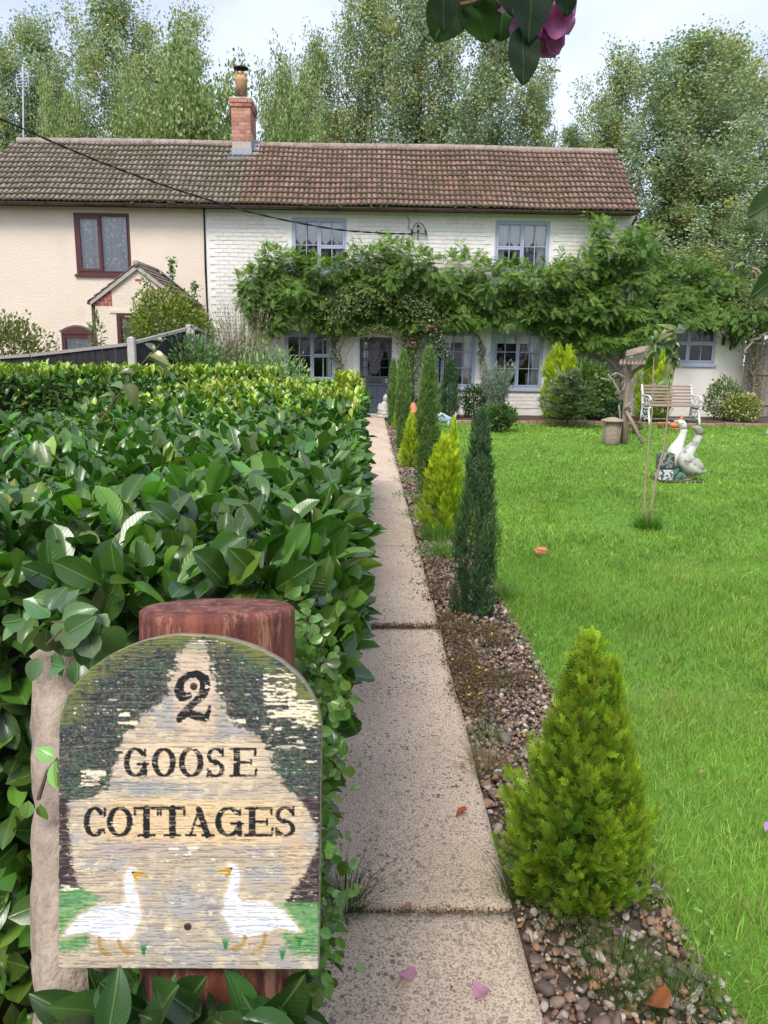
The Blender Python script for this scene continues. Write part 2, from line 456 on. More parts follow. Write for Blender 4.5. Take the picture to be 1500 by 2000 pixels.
def glass():
    m, nt, p, out = mat_base('window_glass')
    nt.nodes.remove(p)
    tr = nt.nodes.new('ShaderNodeBsdfTransparent'); tr.inputs[0].default_value = (0.97, 0.98, 0.98, 1)
    gl = nnode(nt, 'ShaderNodeBsdfGlossy', Roughness=0.02)
    fr = nnode(nt, 'ShaderNodeFresnel', IOR=1.5)
    ms = nt.nodes.new('ShaderNodeMixShader')
    g = nt.nodes.new('ShaderNodeNewGeometry')
    b = nnode(nt, 'ShaderNodeBump', Strength=0.25, Distance=0.01); nt.links.new(noise(nt, 2.5, 2, 0.5, g.outputs['Position']), b.inputs['Height'])
    nt.links.new(b.outputs[0], gl.inputs['Normal']); nt.links.new(b.outputs[0], fr.inputs['Normal'])
    nt.links.new(fr.outputs[0], ms.inputs[0]); nt.links.new(tr.outputs[0], ms.inputs[1]); nt.links.new(gl.outputs[0], ms.inputs[2])
    nt.links.new(ms.outputs[0], out.inputs[0]); return m
M['glass'] = glass()

def lace():
    m, nt, p, out = mat_base('lace_net')
    g = nt.nodes.new('ShaderNodeNewGeometry')
    v = nnode(nt, 'ShaderNodeTexVoronoi', Scale=11.0); v.feature = 'SMOOTH_F1'; nt.links.new(g.outputs['Position'], v.inputs['Vector'])
    f = ramp(nt, v.outputs['Distance'], [(0.18, 1.0), (0.34, 0.0)])
    c = mixc(nt, f, (0.55, 0.59, 0.63), (0.90, 0.92, 0.95))
    nt.links.new(c, p.inputs['Base Color']); p.inputs['Roughness'].default_value = 0.9
    return m
M['lace'] = lace()

def tile_mat(name, base, base2, mossy):
    m, nt, p, out = mat_base(name)
    g = nt.nodes.new('ShaderNodeNewGeometry'); vec = g.outputs['Position']
    oi = nt.nodes.new('ShaderNodeAttribute'); oi.attribute_name = 'Col'
    c = ramp(nt, noise(nt, 0.9, 4, 0.7, vec), [(0.3, base), (0.7, base2)])
    c = mixc(nt, 1.0, c, oi.outputs[0], 'MULTIPLY')
    c = mixc(nt, 0.5, c, ramp(nt, noise(nt, 26, 4, 0.7, vec), [(0.3, 0.6), (0.7, 1.3)]), 'MULTIPLY')
    li = ramp(nt, noise(nt, 9, 5, 0.75, vec), [(0.66, 0.0), (0.70, 0.8)])
    c = mixc(nt, li, c, (0.42, 0.42, 0.36))
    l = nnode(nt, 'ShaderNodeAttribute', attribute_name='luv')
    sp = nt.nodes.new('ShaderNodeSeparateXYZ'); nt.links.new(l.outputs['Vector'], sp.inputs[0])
    # moss in valleys (x); along joints (y) moss plus row shadows painted dark
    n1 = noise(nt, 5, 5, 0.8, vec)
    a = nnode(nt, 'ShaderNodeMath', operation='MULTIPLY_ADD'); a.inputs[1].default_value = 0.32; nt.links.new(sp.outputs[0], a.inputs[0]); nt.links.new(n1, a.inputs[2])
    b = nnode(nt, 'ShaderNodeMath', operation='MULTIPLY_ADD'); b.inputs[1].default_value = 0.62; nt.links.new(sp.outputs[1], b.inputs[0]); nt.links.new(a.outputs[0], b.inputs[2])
    moss_shade = ramp(nt, b.outputs[0], [(mossy, 0.0), (mossy + 0.06, 0.9)])
    c = mixc(nt, moss_shade, c, ramp(nt, noise(nt, 14, 3, 0.6, vec), [(0.35, (0.025, 0.028, 0.012)), (0.7, (0.085, 0.082, 0.025))]))
    nt.links.new(c, p.inputs['Base Color']); p.inputs['Roughness'].default_value = 0.85; p.inputs['Specular IOR Level'].default_value = 0.3
    bump(nt, p, noise(nt, 45, 4, 0.7, vec), 0.5, 0.006)
    return m
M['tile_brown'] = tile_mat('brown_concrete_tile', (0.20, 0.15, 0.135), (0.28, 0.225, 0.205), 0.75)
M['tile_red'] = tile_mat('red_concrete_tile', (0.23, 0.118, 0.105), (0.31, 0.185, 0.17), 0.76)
M['brick_red'] = surf('red_brick', (0.42, 0.17, 0.115), (0.56, 0.25, 0.17), scale=10, rough=0.9, bs=0.5, bd=0.004, bscale=60, attr=True)
M['mortar'] = surf('mortar', (0.40, 0.35, 0.30), (0.48, 0.43, 0.37), scale=12, rough=0.95, bs=0.4, bscale=60)
M['moss'] = surf('moss', (0.035, 0.045, 0.012), (0.10, 0.105, 0.025), scale=12, rough=1.0, spec=0.05, bs=0.8, bd=0.01, bscale=60, space='World')

D = 20.4
XL, XM, XR = -11.2, W(401, 480, D)[0], W(1242, 440, D)[0]
ZE = W(700, 409, D)[2]                       # top of the visible wall
EY, RY = D - 0.42, 22.25
EZ, RZ = W(700, 402, EY)[2], W(760, 287, RY)[2]
SL = math.atan2(RZ - EZ, RY - EY); SLEN = math.hypot(RZ - EZ, RY - EY)

def wall_mesh(mb, x0, x1, z0, z1, holes, y0, y1):
    xs = sorted({x0, x1, *[h[0] for h in holes], *[h[1] for h in holes]}); zs = sorted({z0, z1, *[h[2] for h in holes], *[h[3] for h in holes]})
    inside = lambda cx, cz: any(h[0] < cx < h[1] and h[2] < cz < h[3] for h in holes)
    for a, b in zip(xs[:-1], xs[1:]):
        for c, d in zip(zs[:-1], zs[1:]):
            if inside((a + b) / 2, (c + d) / 2): continue
            mb.add([(a, y0, c), (b, y0, c), (b, y0, d), (a, y0, d)], [(0, 1, 2, 3)])
            mb.add([(a, y1, c), (b, y1, c), (b, y1, d), (a, y1, d)], [(3, 2, 1, 0)])
    for a, b, c, d in holes:
        mb.add([(a, y0, c), (b, y0, c), (b, y1, c), (a, y1, c), (a, y0, d), (b, y0, d), (b, y1, d), (a, y1, d)],
               [(0, 1, 2, 3), (7, 6, 5, 4), (0, 3, 7, 4), (2, 1, 5, 6)])
    mb.add([(x0, y0, z0), (x0, y1, z0), (x0, y1, z1), (x0, y0, z1)], [(3, 2, 1, 0)])
    mb.add([(x1, y0, z0), (x1, y1, z0), (x1, y1, z1), (x1, y0, z1)], [(0, 1, 2, 3)])
    mb.add([(x0, y0, z1), (x1, y0, z1), (x1, y1, z1), (x0, y1, z1)], [(0, 1, 2, 3)])

def rect(x0, y0, x1, y1, Y):
    a = W((x0 + x1) / 2, y0, Y); b = W((x0 + x1) / 2, y1, Y); c = (y0 + y1) / 2
    return (float(W(x0, c, Y)[0]), float(W(x1, c, Y)[0]), float(b[2]), float(a[2]))

def cloth(name, x0, x1, z0, z1, y, mat, parent, waves=8, amp=0.02, pinch=None):
    nx, nz = 48, 10
    U, Vv = np.meshgrid(np.linspace(0, 1, nx + 1), np.linspace(0, 1, nz + 1))
    X = x0 + (x1 - x0) * U
    if pinch is not None:
        k = np.clip(1 - np.abs(Vv - 0.42) / 0.5, 0, 1) ** 1.2 * 0.45
        X = X + (pinch - X) * k
    Y = y + amp * np.sin(U * waves * 2 * math.pi + 1.3 * np.sin(Vv * 3)) + amp * 0.6 * np.sin(U * waves * 3.7 + 2)
    Z = z0 + (z1 - z0) * Vv
    V = np.stack([X, Y, Z], -1).reshape(-1, 3)
    i = (np.arange(nx)[None] + (np.arange(nz) * (nx + 1))[:, None]).ravel()
    return mobj(name, arr_mesh(name, V, np.stack([i, i + 1, i + nx + 2, i + nx + 1], -1), mat, smooth=True), parent)

def make_window(house, r, Y, mat, sashes, sill=True, fw=0.05, bw=0.022, recess=0.0, name='window'):
    """sashes: (u0,u1,v0,v1,cols,rows,heavy) in fractions of the opening, v up"""
    x0, x1, z0, z1 = r
    y = Y + recess
    win = MB()
    win.cbox((x0, y, z0), (x0 + fw, y + 0.07, z1)); win.cbox((x1 - fw, y, z0), (x1, y + 0.07, z1))
    win.cbox((x0 + fw, y, z1 - fw), (x1 - fw, y + 0.07, z1)); win.cbox((x0 + fw, y, z0), (x1 - fw, y + 0.07, z0 + fw))
    wo_ = win.build(name, mat, house)
    ix0, ix1, iz0, iz1 = x0 + fw, x1 - fw, z0 + fw, z1 - fw
    for (u0, u1, v0, v1, cols, rows, sw) in sashes:
        a, b = ix0 + (ix1 - ix0) * u0, ix0 + (ix1 - ix0) * u1
        c, d = iz0 + (iz1 - iz0) * v0, iz0 + (iz1 - iz0) * v1
        fr = MB(); ys = y - 0.012; g = 0.002
        fr.cbox((a + g, ys, c + g), (a + sw, ys + 0.06, d - g)); fr.cbox((b - sw, ys, c + g), (b - g, ys + 0.06, d - g))
        fr.cbox((a + sw, ys, d - sw), (b - sw, ys + 0.06, d - g)); fr.cbox((a + sw, ys, c + g), (b - sw, ys + 0.06, c + sw))
        fr.build('casement', mat, wo_)
        a2, b2, c2, d2 = a + sw, b - sw, c + sw, d - sw
        cw = (b2 - a2) / cols; rh = (d2 - c2) / rows
        for k in range(1, cols):
            MB().cbox((a2 + cw * k - bw / 2, ys + 0.008, c2), (a2 + cw * k + bw / 2, ys + 0.045, d2)).build('glazing_bar', mat, wo_)
        for k in range(1, rows):
            for q in range(cols):
                xa = a2 + cw * q + (bw / 2 if q else 0); xb = a2 + cw * (q + 1) - (bw / 2 if q < cols - 1 else 0)
                MB().cbox((xa, ys + 0.010, c2 + rh * k - bw / 2), (xb, ys + 0.043, c2 + rh * k + bw / 2)).build('glazing_bar', mat, wo_)
        for i in range(cols):
            for j in range(rows):
                MB().box((a2 + cw * i, ys + 0.026, c2 + rh * j), (a2 + cw * (i + 1), ys + 0.029, c2 + rh * (j + 1))).build('pane', M['glass'], wo_)
    if sill:
        MB().cbox((x0 - 0.04, Y - 0.06, z0 - 0.07), (x1 + 0.04, y + 0.05, z0 - 0.002)).build('sill', mat, wo_)
    return wo_

def blind_pennants(win, r, Y, n=4, drop=0.50, tip=0.14):
    x0, x1, z0, z1 = r; w = (x1 - x0 - 0.16) / n
    for k in range(n):
        a = x0 + 0.08 + w * k + 0.012; b = a + w - 0.024; m = (a + b) / 2
        zt, zb = z1 - 0.06, z1 - drop
        mb = MB(); mb.prism([(a, zt), (a, zb), (m, zb - tip), (b, zb), (b, zt)], Y + 0.080, Y + 0.083)
        mb.cbox((a - 0.01, Y + 0.074, zb - 0.012), (b + 0.01, Y + 0.079, zb + 0.012))
        o = mb.build('blind', M['fabric'], win)
        MB().lathe([(0.004, 0.10), (0.016, 0.085), (0.012, 0.07), (0.022, 0.02), (0.020, 0.0)], (m, Y + 0.088, zb - tip - 0.085), 8).build('tassel', M['fabric'], win, True)

cottage = thing('cottage', 'white painted brick cottage with mossy red tiled roof, lavender grey windows and brick chimney', 'cottage', (1.5, D, 0), group='the pair of joined cottages')
neighbour = thing('cottage', 'pale pink rendered cottage at left with brown tiled roof and mahogany windows', 'cottage', (-7, D, 0), group='the pair of joined cottages')
for o in (cottage, neighbour): o.location = (0, 0, 0)

R_up1 = rect(570, 425, 677, 532, D); R_up2 = rect(966, 431, 1073, 532, D)
R_w1 = rect(556, 645, 656, 743, D); R_w2 = rect(845, 648, 929, 757, D); R_w3 = rect(957, 648, 1060, 759, D)
R_door = rect(699, 655, 768, 812, D); R_door = (R_door[0], R_door[1], 0.02, R_door[3])
R_pk = rect(147, 416, 255, 536, D); R_pa = rect(121, 652, 186, 690, D)
holes_w = [R_up1, R_up2, R_w1, R_w2, R_w3, R_door]
mb = MB(); wall_mesh(mb, XM + 0.02, XR, 0, ZE + 0.10, holes_w, D, D + 0.28)
mb.box((XR - 0.28, D + 0.281, 0), (XR, D + 4.6, ZE + 0.10)); mb.box((XM + 0.02, D + 4.3, 0), (XR - 0.282, D + 4.6, ZE + 0.1))
mb.add([(XR, D + 0.0, ZE + 0.1), (XR, D + 4.6, ZE + 0.1), (XR, (D + D + 4.6) / 2 - 0.2, RZ - 0.1)], [(0, 1, 2)])
mb.build('wall', M['white_paint'], cottage)
R_pp = None
holes_p = [R_pk, (R_pa[0], R_pa[1], R_pa[2] - 0.35, R_pa[3])]
mb = MB(); wall_mesh(mb, XL, XM - 0.02, 0, ZE + 0.12, holes_p, D - 0.012, D + 0.27)
mb.box((XL, D + 0.271, 0), (XL + 0.28, D + 4.6, ZE + 0.1)); mb.box((XL + 0.282, D + 4.3, 0), (XM - 0.02, D + 4.6, ZE + 0.1))
mb.build('wall', M['pink_render'], neighbour)
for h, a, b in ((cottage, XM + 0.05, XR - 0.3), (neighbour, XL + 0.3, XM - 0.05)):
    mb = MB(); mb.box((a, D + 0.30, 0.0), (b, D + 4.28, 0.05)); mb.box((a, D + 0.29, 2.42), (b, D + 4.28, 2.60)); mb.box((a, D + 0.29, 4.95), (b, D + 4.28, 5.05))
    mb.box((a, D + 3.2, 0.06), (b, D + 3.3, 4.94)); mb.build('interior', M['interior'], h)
mb = MB(); mb.tube([(XM, D - 0.03, 0), (XM + 0.01, D - 0.032, 2), (XM - 0.015, D - 0.03, 3.6), (XM, D - 0.03, ZE - 0.02)], 0.018, 6); mb.build('cable_run', M['cable'], neighbour)

# painted bricks, each a little proud of the wall
rb = random.Random(5)
course, blen = 0.098, 0.245
bmeshes = []
for k in range(6):
    m_ = MB(); r_ = random.Random(k); m_.cbox((-blen / 2 + 0.006, -0.015, -course / 2 + 0.007), (blen / 2 - 0.006, 0.003, course / 2 - 0.007), 0.006)
    me = bpy.data.meshes.new('brick'); me.from_pydata([(x + r_.uniform(-.003, .003), y + r_.uniform(-.002, .002), z + r_.uniform(-.003, .003)) for x, y, z in m_.v], [], m_.f)
    me.materials.append(M['white_paint']); bmeshes.append(me)
cand = []
zr = 0
z = 0.25
while z < ZE - 0.03:
    x = XM + 0.1 + (0.5 * blen if zr % 2 else 0) + blen / 2
    while x < XR - 0.13:
        if not any(h[0] - blen / 2 < x < h[1] + blen / 2 and h[2] - 0.10 < z < h[3] + 0.04 for h in holes_w):
            cand.append((x, z))
        x += blen
    z += course; zr += 1
def brick_score(c):
    p = proj([c[0], D, c[1]])
    vis = (p[1] < 480) or (p[0] < 470 and p[1] < 620) or (p[1] > 758 and 900 < p[0] < 1060)
    return (0 if vis else 1, abs(p[0] - 800))
cand.sort(key=brick_score)
for i, (x, z) in enumerate(cand[:300]):
    o = mobj('brick', bmeshes[i % 6], cottage, (x + rb.uniform(-.003, .003), D + rb.uniform(-.003, .0015), z + rb.uniform(-.004, .004)))
    o.rotation_euler = (rb.uniform(-.02, .02), rb.uniform(-.012, .012), rb.uniform(-.015, .015))
mb = MB()
for (x, z) in cand[300:]:
    t = rb.uniform(-.003, .002)
    mb.cbox((x - blen / 2 + 0.006, D - 0.015 + t, z - course / 2 + 0.007), (x + blen / 2 - 0.006, D + 0.003, z + course / 2 - 0.007), 0.006)
tag(mb.build('brickwork', M['white_paint'], cottage), kind='stuff')

gf = M['grey_frame']
w = make_window(cottage, R_up1, D, gf, [(0, 0.5, 0, 1, 2, 2, 0.045), (0.5, 1, 0.47, 1, 2, 1, 0.045), (0.5, 1, 0, 0.47, 2, 1, 0.045)])
blind_pennants(w, R_up1, D); cloth('curtain', R_up1[1] - 0.42, R_up1[1] - 0.06, R_up1[2], R_up1[3] - 0.1, D + 0.10, M['fabric'], w, 5, 0.025, R_up1[1] - 0.1)
w = make_window(cottage, R_up2, D, gf, [(0, 0.5, 0.47, 1, 2, 1, 0.045), (0, 0.5, 0, 0.47, 2, 1, 0.045), (0.5, 1, 0, 1, 2, 2, 0.045)])
blind_pennants(w, R_up2, D); cloth('curtain', R_up2[1] - 0.42, R_up2[1] - 0.06, R_up2[2], R_up2[3] - 0.1, D + 0.10, M['fabric'], w, 5, 0.025, R_up2[1] - 0.1)
cloth('curtain', R_up2[0] + 0.06, R_up2[0] + 0.4, R_up2[2], R_up2[3] - 0.1, D + 0.10, M['fabric'], w, 5, 0.025, R_up2[0] + 0.1)
for (px_, py_) in ((1003, 522), (1020, 523)):
    p = W(px_, py_, D + 0.2); MB().lathe([(0.03, -0.06), (0.05, -0.03), (0.02, 0.0), (0.055, 0.05), (0.03, 0.09)], p, 10).build('vase', M['fabric'], w, True)
w = make_window(cottage, R_w1, D, gf, [(0, 0.54, 0, 1, 2, 2, 0.05), (0.54, 1, 0.50, 1, 2, 1, 0.045), (0.54, 1, 0, 0.50, 2, 1, 0.045)])
cloth('curtain', R_w1[1] - 0.25, R_w1[1] - 0.05, R_w1[2], R_w1[3], D + 0.10, M['fabric'], w, 4, 0.02)
MB().box((R_w1[0] + .07, D + .080, R_w1[3] - .17), (R_w1[1] - .07, D + .084, R_w1[3] - .05)).build('blind', M['fabric'], w)
w = make_window(cottage, R_w2, D, gf, [(0, 0.2, 0, 1, 1, 3, 0.04), (0.2, 1, 0, 1, 3, 3, 0.045)])
MB().box((R_w2[0] + .07, D + .080, R_w2[3] - .27), (R_w2[1] - .07, D + .084, R_w2[3] - .05)).build('blind', M['fabric'], w)
cloth('curtain', R_w2[1] - 0.34, R_w2[1] - 0.06, R_w2[2], R_w2[3] - .1, D + 0.11, M['fabric'], w, 4, 0.03)
cloth('curtain', R_w2[0] + 0.06, R_w2[0] + 0.20, R_w2[2], R_w2[3] - .1, D + 0.11, M['fabric'], w, 3, 0.02)
w = make_window(cottage, R_w3, D, gf, [(0, 0.52, 0, 1, 2, 3, 0.045), (0.52, 1, 0, 1, 2, 3, 0.045)])
MB().box((R_w3[0] + .07, D + .080, R_w3[3] - .30), (R_w3[1] - .07, D + .084, R_w3[3] - .05)).build('blind', M['fabric'], w)
cloth('curtain', R_w3[1] - 0.42, R_w3[1] - 0.05, R_w3[2], R_w3[3] - .1, D + 0.11, M['fabric'], w, 5, 0.03, R_w3[1] - 0.08)
cloth('curtain', R_w3[0] + 0.05, R_w3[0] + 0.2, R_w3[2], R_w3[3] - .1, D + 0.11, M['fabric'], w, 3, 0.02)

# front door
dx0, dx1, dz0, dz1 = R_door
df = MB()
for a, b in ((dx0 - 0.0, dx0 + 0.045), (dx1 - 0.045, dx1)): df.cbox((a, D + 0.03, 0.03), (b, D + 0.14, dz1))
df.cbox((dx0 + 0.045, D + 0.03, dz1 - 0.045), (dx1 - 0.045, D + 0.14, dz1))
df.build('door_frame', M['white_wood'], cottage)
MB().cbox((dx0 - 0.15, D - 0.03, 0.02), (dx0 - 0.002, D + 0.05, dz1 + 0.02)).build('architrave', M['white_wood'], cottage)
a, b, c, d = dx0 + 0.048, dx1 - 0.048, 0.04, dz1 - 0.048
y = D + 0.06; st = 0.075; hh = d - c
door = MB()
door.cbox((a, y, c), (a + st, y + 0.045, d)); door.cbox((b - st, y, c), (b, y + 0.045, d))
zl = c + hh * 0.49
for (za, zb) in ((d - 0.09, d), (zl - 0.05, zl), (zl - 0.24, zl - 0.19), (c, c + 0.2)):
    door.cbox((a + st, y, za), (b - st, y + 0.045, zb))
door.box((a + st, y + 0.012, zl - 0.19), (b - st, y + 0.04, zl - 0.05))
mx = (a + b) / 2
door.cbox((mx - 0.04, y, c + 0.2), (mx + 0.04, y + 0.045, zl - 0.24))
do = door.build('door', M['door_paint'], cottage)
for (xa, xb) in ((a + st, mx - 0.04), (mx + 0.04, b - st)):
    MB().box((xa, y + 0.022, c + 0.2), (xb, y + 0.035, zl - 0.24)).cbox((xa + 0.03, y + 0.01, c + 0.24), (xb - 0.03, y + 0.0215, zl - 0.28), 0.01).build('panel', M['door_paint'], do)
gx0, gx1, gz0, gz1 = a + st, b - st, zl, d - 0.09
for k in range(1, 4):
    x_ = gx0 + (gx1 - gx0) * (k / 3.0 if k < 3 else 0.13)
    MB().cbox((x_ - 0.011, y + 0.006, gz0), (x_ + 0.011, y + 0.04, gz1)).build('glazing_bar', M['door_paint'], do)
for k in range(1, 4):
    z_ = gz0 + (gz1 - gz0) * k / 4
    MB().cbox((gx0, y + 0.009, z_ - 0.011), (gx1, y + 0.037, z_ + 0.011)).build('glazing_bar', M['door_paint'], do)
for i in range(3):
    for j in range(4):
        MB().box((gx0 + (gx1 - gx0) * i / 3, y + 0.022, gz0 + (gz1 - gz0) * j / 4), (gx0 + (gx1 - gx0) * (i + 1) / 3, y + 0.025, gz0 + (gz1 - gz0) * (j + 1) / 4)).build('pane', M['glass'], do)
cloth('curtain', gx0 + 0.005, gx0 + 0.13, gz0, gz1, y + 0.10, M['fabric'], do, 3, 0.015)
lp = MB(); lp.cbox((mx - 0.17, y - 0.012, zl - 0.16), (mx + 0.17, y + 0.012, zl - 0.075)); lp.cbox((mx - 0.125, y - 0.019, zl - 0.135), (mx + 0.125, y - 0.0125, zl - 0.10))
lp.build('letterplate', M['iron'], do)
def digit2(mb, cx, cz, h, y, r=0.006):
    pts = [(-.28, .72), (-.2, .93), (0, 1.0), (.22, .92), (.27, .72), (.15, .5), (-.1, .25), (-.3, 0.02), (.3, 0.02)]
    mb.tube([(cx + px * h, y, cz + pz * h) for px, pz in pts], r, 6)
m2 = MB(); digit2(m2, b - 0.13, zl - 0.155, 0.085, y - 0.004); m2.build('number', M['white_wood'], do)
MB().cbox((dx1 + 0.10, D - 0.03, 1.32), (dx1 + 0.17, D, 1.42)).build('doorbell', M['iron'], cottage)
MB().cbox((dx0 - 0.2, D - 0.35, 0.0), (dx1 + 0.2, D - 0.002, 0.03), 0.01).build('doorstep', M['stone_grey'], cottage)

# mahogany windows with net curtains
mh = M['mahogany']
w = make_window(neighbour, R_pk, D - 0.012, mh, [(0, 0.47, 0, 1, 1, 1, 0.075), (0.47, 1, 0, 1, 1, 1, 0.02)], True, 0.06)
cloth('net_curtain', R_pk[0] + .05, R_pk[1] - .05, R_pk[2] + .05, R_pk[3] - .05, D + 0.09, M['lace'], w, 9, 0.022)
ra = (R_pa[0], R_pa[1], R_pa[2] - 0.35, R_pa[3])
w = make_window(neighbour, ra, D - 0.012, mh, [(0, 1, 0, 1, 1, 1, 0.05)], True, 0.05)
cloth('net_curtain', ra[0] + .05, ra[1] - .05, ra[2] + .05, ra[3] - .05, D + 0.09, M['lace'], w, 5, 0.02)
def arch_poly(x0, x1, z0, h, n=10):
    pts = [(x0, z0)]
    for k in range(n + 1):
        t = k / n; pts.append((x0 + (x1 - x0) * t, z0 + 0.05 + h * math.sin(math.pi * t)))
    pts.append((x1, z0)); return pts[::-1]
hd = MB().prism(arch_poly(ra[0] + 0.01, ra[1] - 0.01, ra[3] - 0.002, 0.13), D - 0.035, D + 0.03); hd.build('arched_head', mh, w)
al = MB(); pts = [(ra[0] - 0.04 + (ra[1] - ra[0] + 0.08) * t / 10, D - 0.03, ra[3] + 0.07 + 0.15 * math.sin(math.pi * t / 10)) for t in range(11)]
al.tube(pts, 0.02, 6); al.build('arch_drip', M['stone_grey'], neighbour)

# roofs: double-roll tiles laid in courses
ROWS = 12; TW = 0.262; RL = SLEN / ROWS
XSPLIT = W(480, 350, 21.2)[0]
roof_r = Matrix.Rotation(SL, 3, 'X')
def tile_arrays():
    n = 16
    us = np.linspace(0, 1, n + 1)
    prof = 0.026 * np.clip(np.sin(us * 4 * math.pi - math.pi / 2) * 0.5 + 0.5, 0, 1) ** 0.8
    xs = (us - 0.5) * (TW + 0.008)
    rows = []
    L = RL + 0.035
    for (yy, dz) in ((0.0, 0.0), (0.0, 0.040), (0.035, 0.039), (L, 0.002)):
        rows.append(np.stack([xs, np.full(n + 1, yy), prof + dz], -1))
    V = np.concatenate(rows); F = []
    for r_ in range(3):
        for k in range(n): F.append((r_ * (n + 1) + k, r_ * (n + 1) + k + 1, (r_ + 1) * (n + 1) + k + 1, (r_ + 1) * (n + 1) + k))
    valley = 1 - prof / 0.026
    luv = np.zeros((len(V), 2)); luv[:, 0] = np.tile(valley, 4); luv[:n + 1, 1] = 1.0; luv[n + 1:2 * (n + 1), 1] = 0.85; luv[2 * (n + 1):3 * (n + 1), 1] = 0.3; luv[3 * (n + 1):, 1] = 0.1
    return V, np.array(F), luv
TV, TF, TLUV = tile_arrays()
def build_roof(house, x0, x1, mat, skew_left=0.0, seed=1):
    rr = random.Random(seed)
    mb = MB()
    z_ = lambda s, off: (EY + s * math.cos(SL) - off * math.sin(SL) * -0, EZ + s * math.sin(SL))
    # deck
    th = 0.05
    mb.add([(x0, EY, EZ - th), (x1, EY, EZ - th), (x1, RY, RZ - th), (x0 + skew_left, RY, RZ - th),
            (x0, EY, EZ - 0.012), (x1, EY, EZ - 0.012), (x1, RY, RZ - 0.012), (x0 + skew_left, RY, RZ - 0.012)],
           [(0, 3, 2, 1), (4, 5, 6, 7), (0, 1, 5, 4), (1, 2, 6, 5), (2, 3, 7, 6), (3, 0, 4, 7)])
    by = D + 4.9
    mb.add([(x0 + skew_left, RY + 0.003, RZ - 0.012), (x1, RY + 0.003, RZ - 0.012), (x1, by, EZ), (x0 + skew_left, by, EZ)], [(0, 1, 2, 3), (3, 2, 1, 0)])
    ro = mb.build('roof', M['black_tar'], house)
    variants = []
    for k in range(10):
        t = np.array([1, 1, 1.0]) * rr.uniform(0.68, 1.3) * np.array([rr.uniform(0.96, 1.06), 1, rr.uniform(0.94, 1.03)])
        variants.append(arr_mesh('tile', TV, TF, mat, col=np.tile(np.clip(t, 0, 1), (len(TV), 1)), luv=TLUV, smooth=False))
    spots = []; step = (x1 - x0) / round((x1 - x0) / TW)
    for j in range(ROWS):
        sag = 0.02 * math.sin(j * 1.7)
        x = x1 - step / 2
        while x > x0 + TW * 0.35 + skew_left * (j / ROWS):
            spots.append((x, j)); x -= step
    spots.sort(key=lambda s: (s[0] < -9.3, s[1]))
    rest = []
    for i, (x, j) in enumerate(spots):
        s = j * RL - 0.03
        wob = 0.012 * math.sin(x * 0.9 + j * 0.5) + 0.010 * math.sin(x * 2.3 + 1)
        loc = Vector((x + rr.uniform(-.006, .006), EY + s * math.cos(SL), EZ + s * math.sin(SL) + wob + 0.012))
        e = (SL + rr.uniform(-.015, .015) - 0.0, rr.uniform(-.01, .01), rr.uniform(-.012, .012))
        if i < 300:
            o = mobj('tile', variants[rr.randrange(10)], ro); o.location = loc; o.rotation_euler = e
        else: rest.append((loc, e, rr.uniform(0.68, 1.2)))
    if rest:
        Vs = []; Fs = []; Cs = []; Ls = []
        from mathutils import Euler
        for k, (loc, e, c_) in enumerate(rest):
            Rm = np.array(Euler(e).to_matrix()); Vs.append(TV @ Rm.T + np.array(loc)); Fs.append(TF + k * len(TV)); Cs.append(np.full((len(TV), 3), min(c_, 1.0))); Ls.append(TLUV)
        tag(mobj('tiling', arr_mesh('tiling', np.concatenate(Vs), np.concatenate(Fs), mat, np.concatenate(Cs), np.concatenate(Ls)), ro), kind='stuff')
    # moss cushions along the tile edges
    rg = np.random.default_rng(seed); n = int((x1 - x0) * 150)
    tv = np.array([(1, 0, 0), (0.3, 0.95, 0), (-0.8, 0.6, 0), (-0.8, -0.6, 0), (0.3, -0.95, 0), (0, 0, 0.8)]); tf = np.array([(0, 1, 5), (1, 2, 5), (2, 3, 5), (3, 4, 5), (4, 0, 5)])
    X = rg.uniform(x0 + 0.1 + skew_left, x1 - 0.1, n); J = rg.integers(0, ROWS, n)
    keep = fbm(X * 0.8, J * 0.5, 21) + 0.25 * rg.random(n) > 0.55; X = X[keep]; J = J[keep]; n = len(X)
    S = J * RL - 0.03 + rg.normal(0, 0.03, n)
    P = np.stack([X, EY + S * math.cos(SL) - 0.01, EZ + S * math.sin(SL) + 0.03], -1)
    nrmv = np.array([0, -math.sin(SL), math.cos(SL)]); ang = rg.uniform(0, 6.28, n)
    a_ = np.stack([np.cos(ang), np.sin(ang) * math.cos(SL), np.sin(ang) * math.sin(SL)], -1)
    Rr = np.stack([np.cross(a_, nrmv), a_, np.tile(nrmv, (n, 1))], -1)
    sz = rg.uniform(0.012, 0.038, n); V, F = scatter(tv, tf, P, Rr, np.stack([sz * 1.3, sz, sz * 0.8], -1))
    tag(mobj('moss', arr_mesh('moss', V, F, M['moss'], smooth=True), ro), kind='stuff')
    # ridge tiles
    x = x0 + skew_left
    rv = random.Random(seed + 3)
    k = 0
    while x < x1 - 0.05:
        x2 = min(x + 0.42, x1)
        m_ = MB(); pts = []
        ring = [(RY + 0.13 * math.cos(a), RZ - 0.05 + 0.13 * math.sin(a)) for a in np.linspace(-0.2, math.pi + 0.2, 9)]
        V = [(x, yy, zz) for yy, zz in ring] + [(x2 - 0.008, yy, zz) for yy, zz in ring]
        m_.add(V, [(i, i + 1, 9 + i + 1, 9 + i) for i in range(8)] + [tuple(range(9))[::-1], tuple(range(9, 18))])
        o = m_.build('ridge_tile', M['ridge'], ro); o.location.z = 0.015 * math.sin(x * 0.8) + rv.uniform(-.004, .004)
        x = x2; k += 1
    return ro
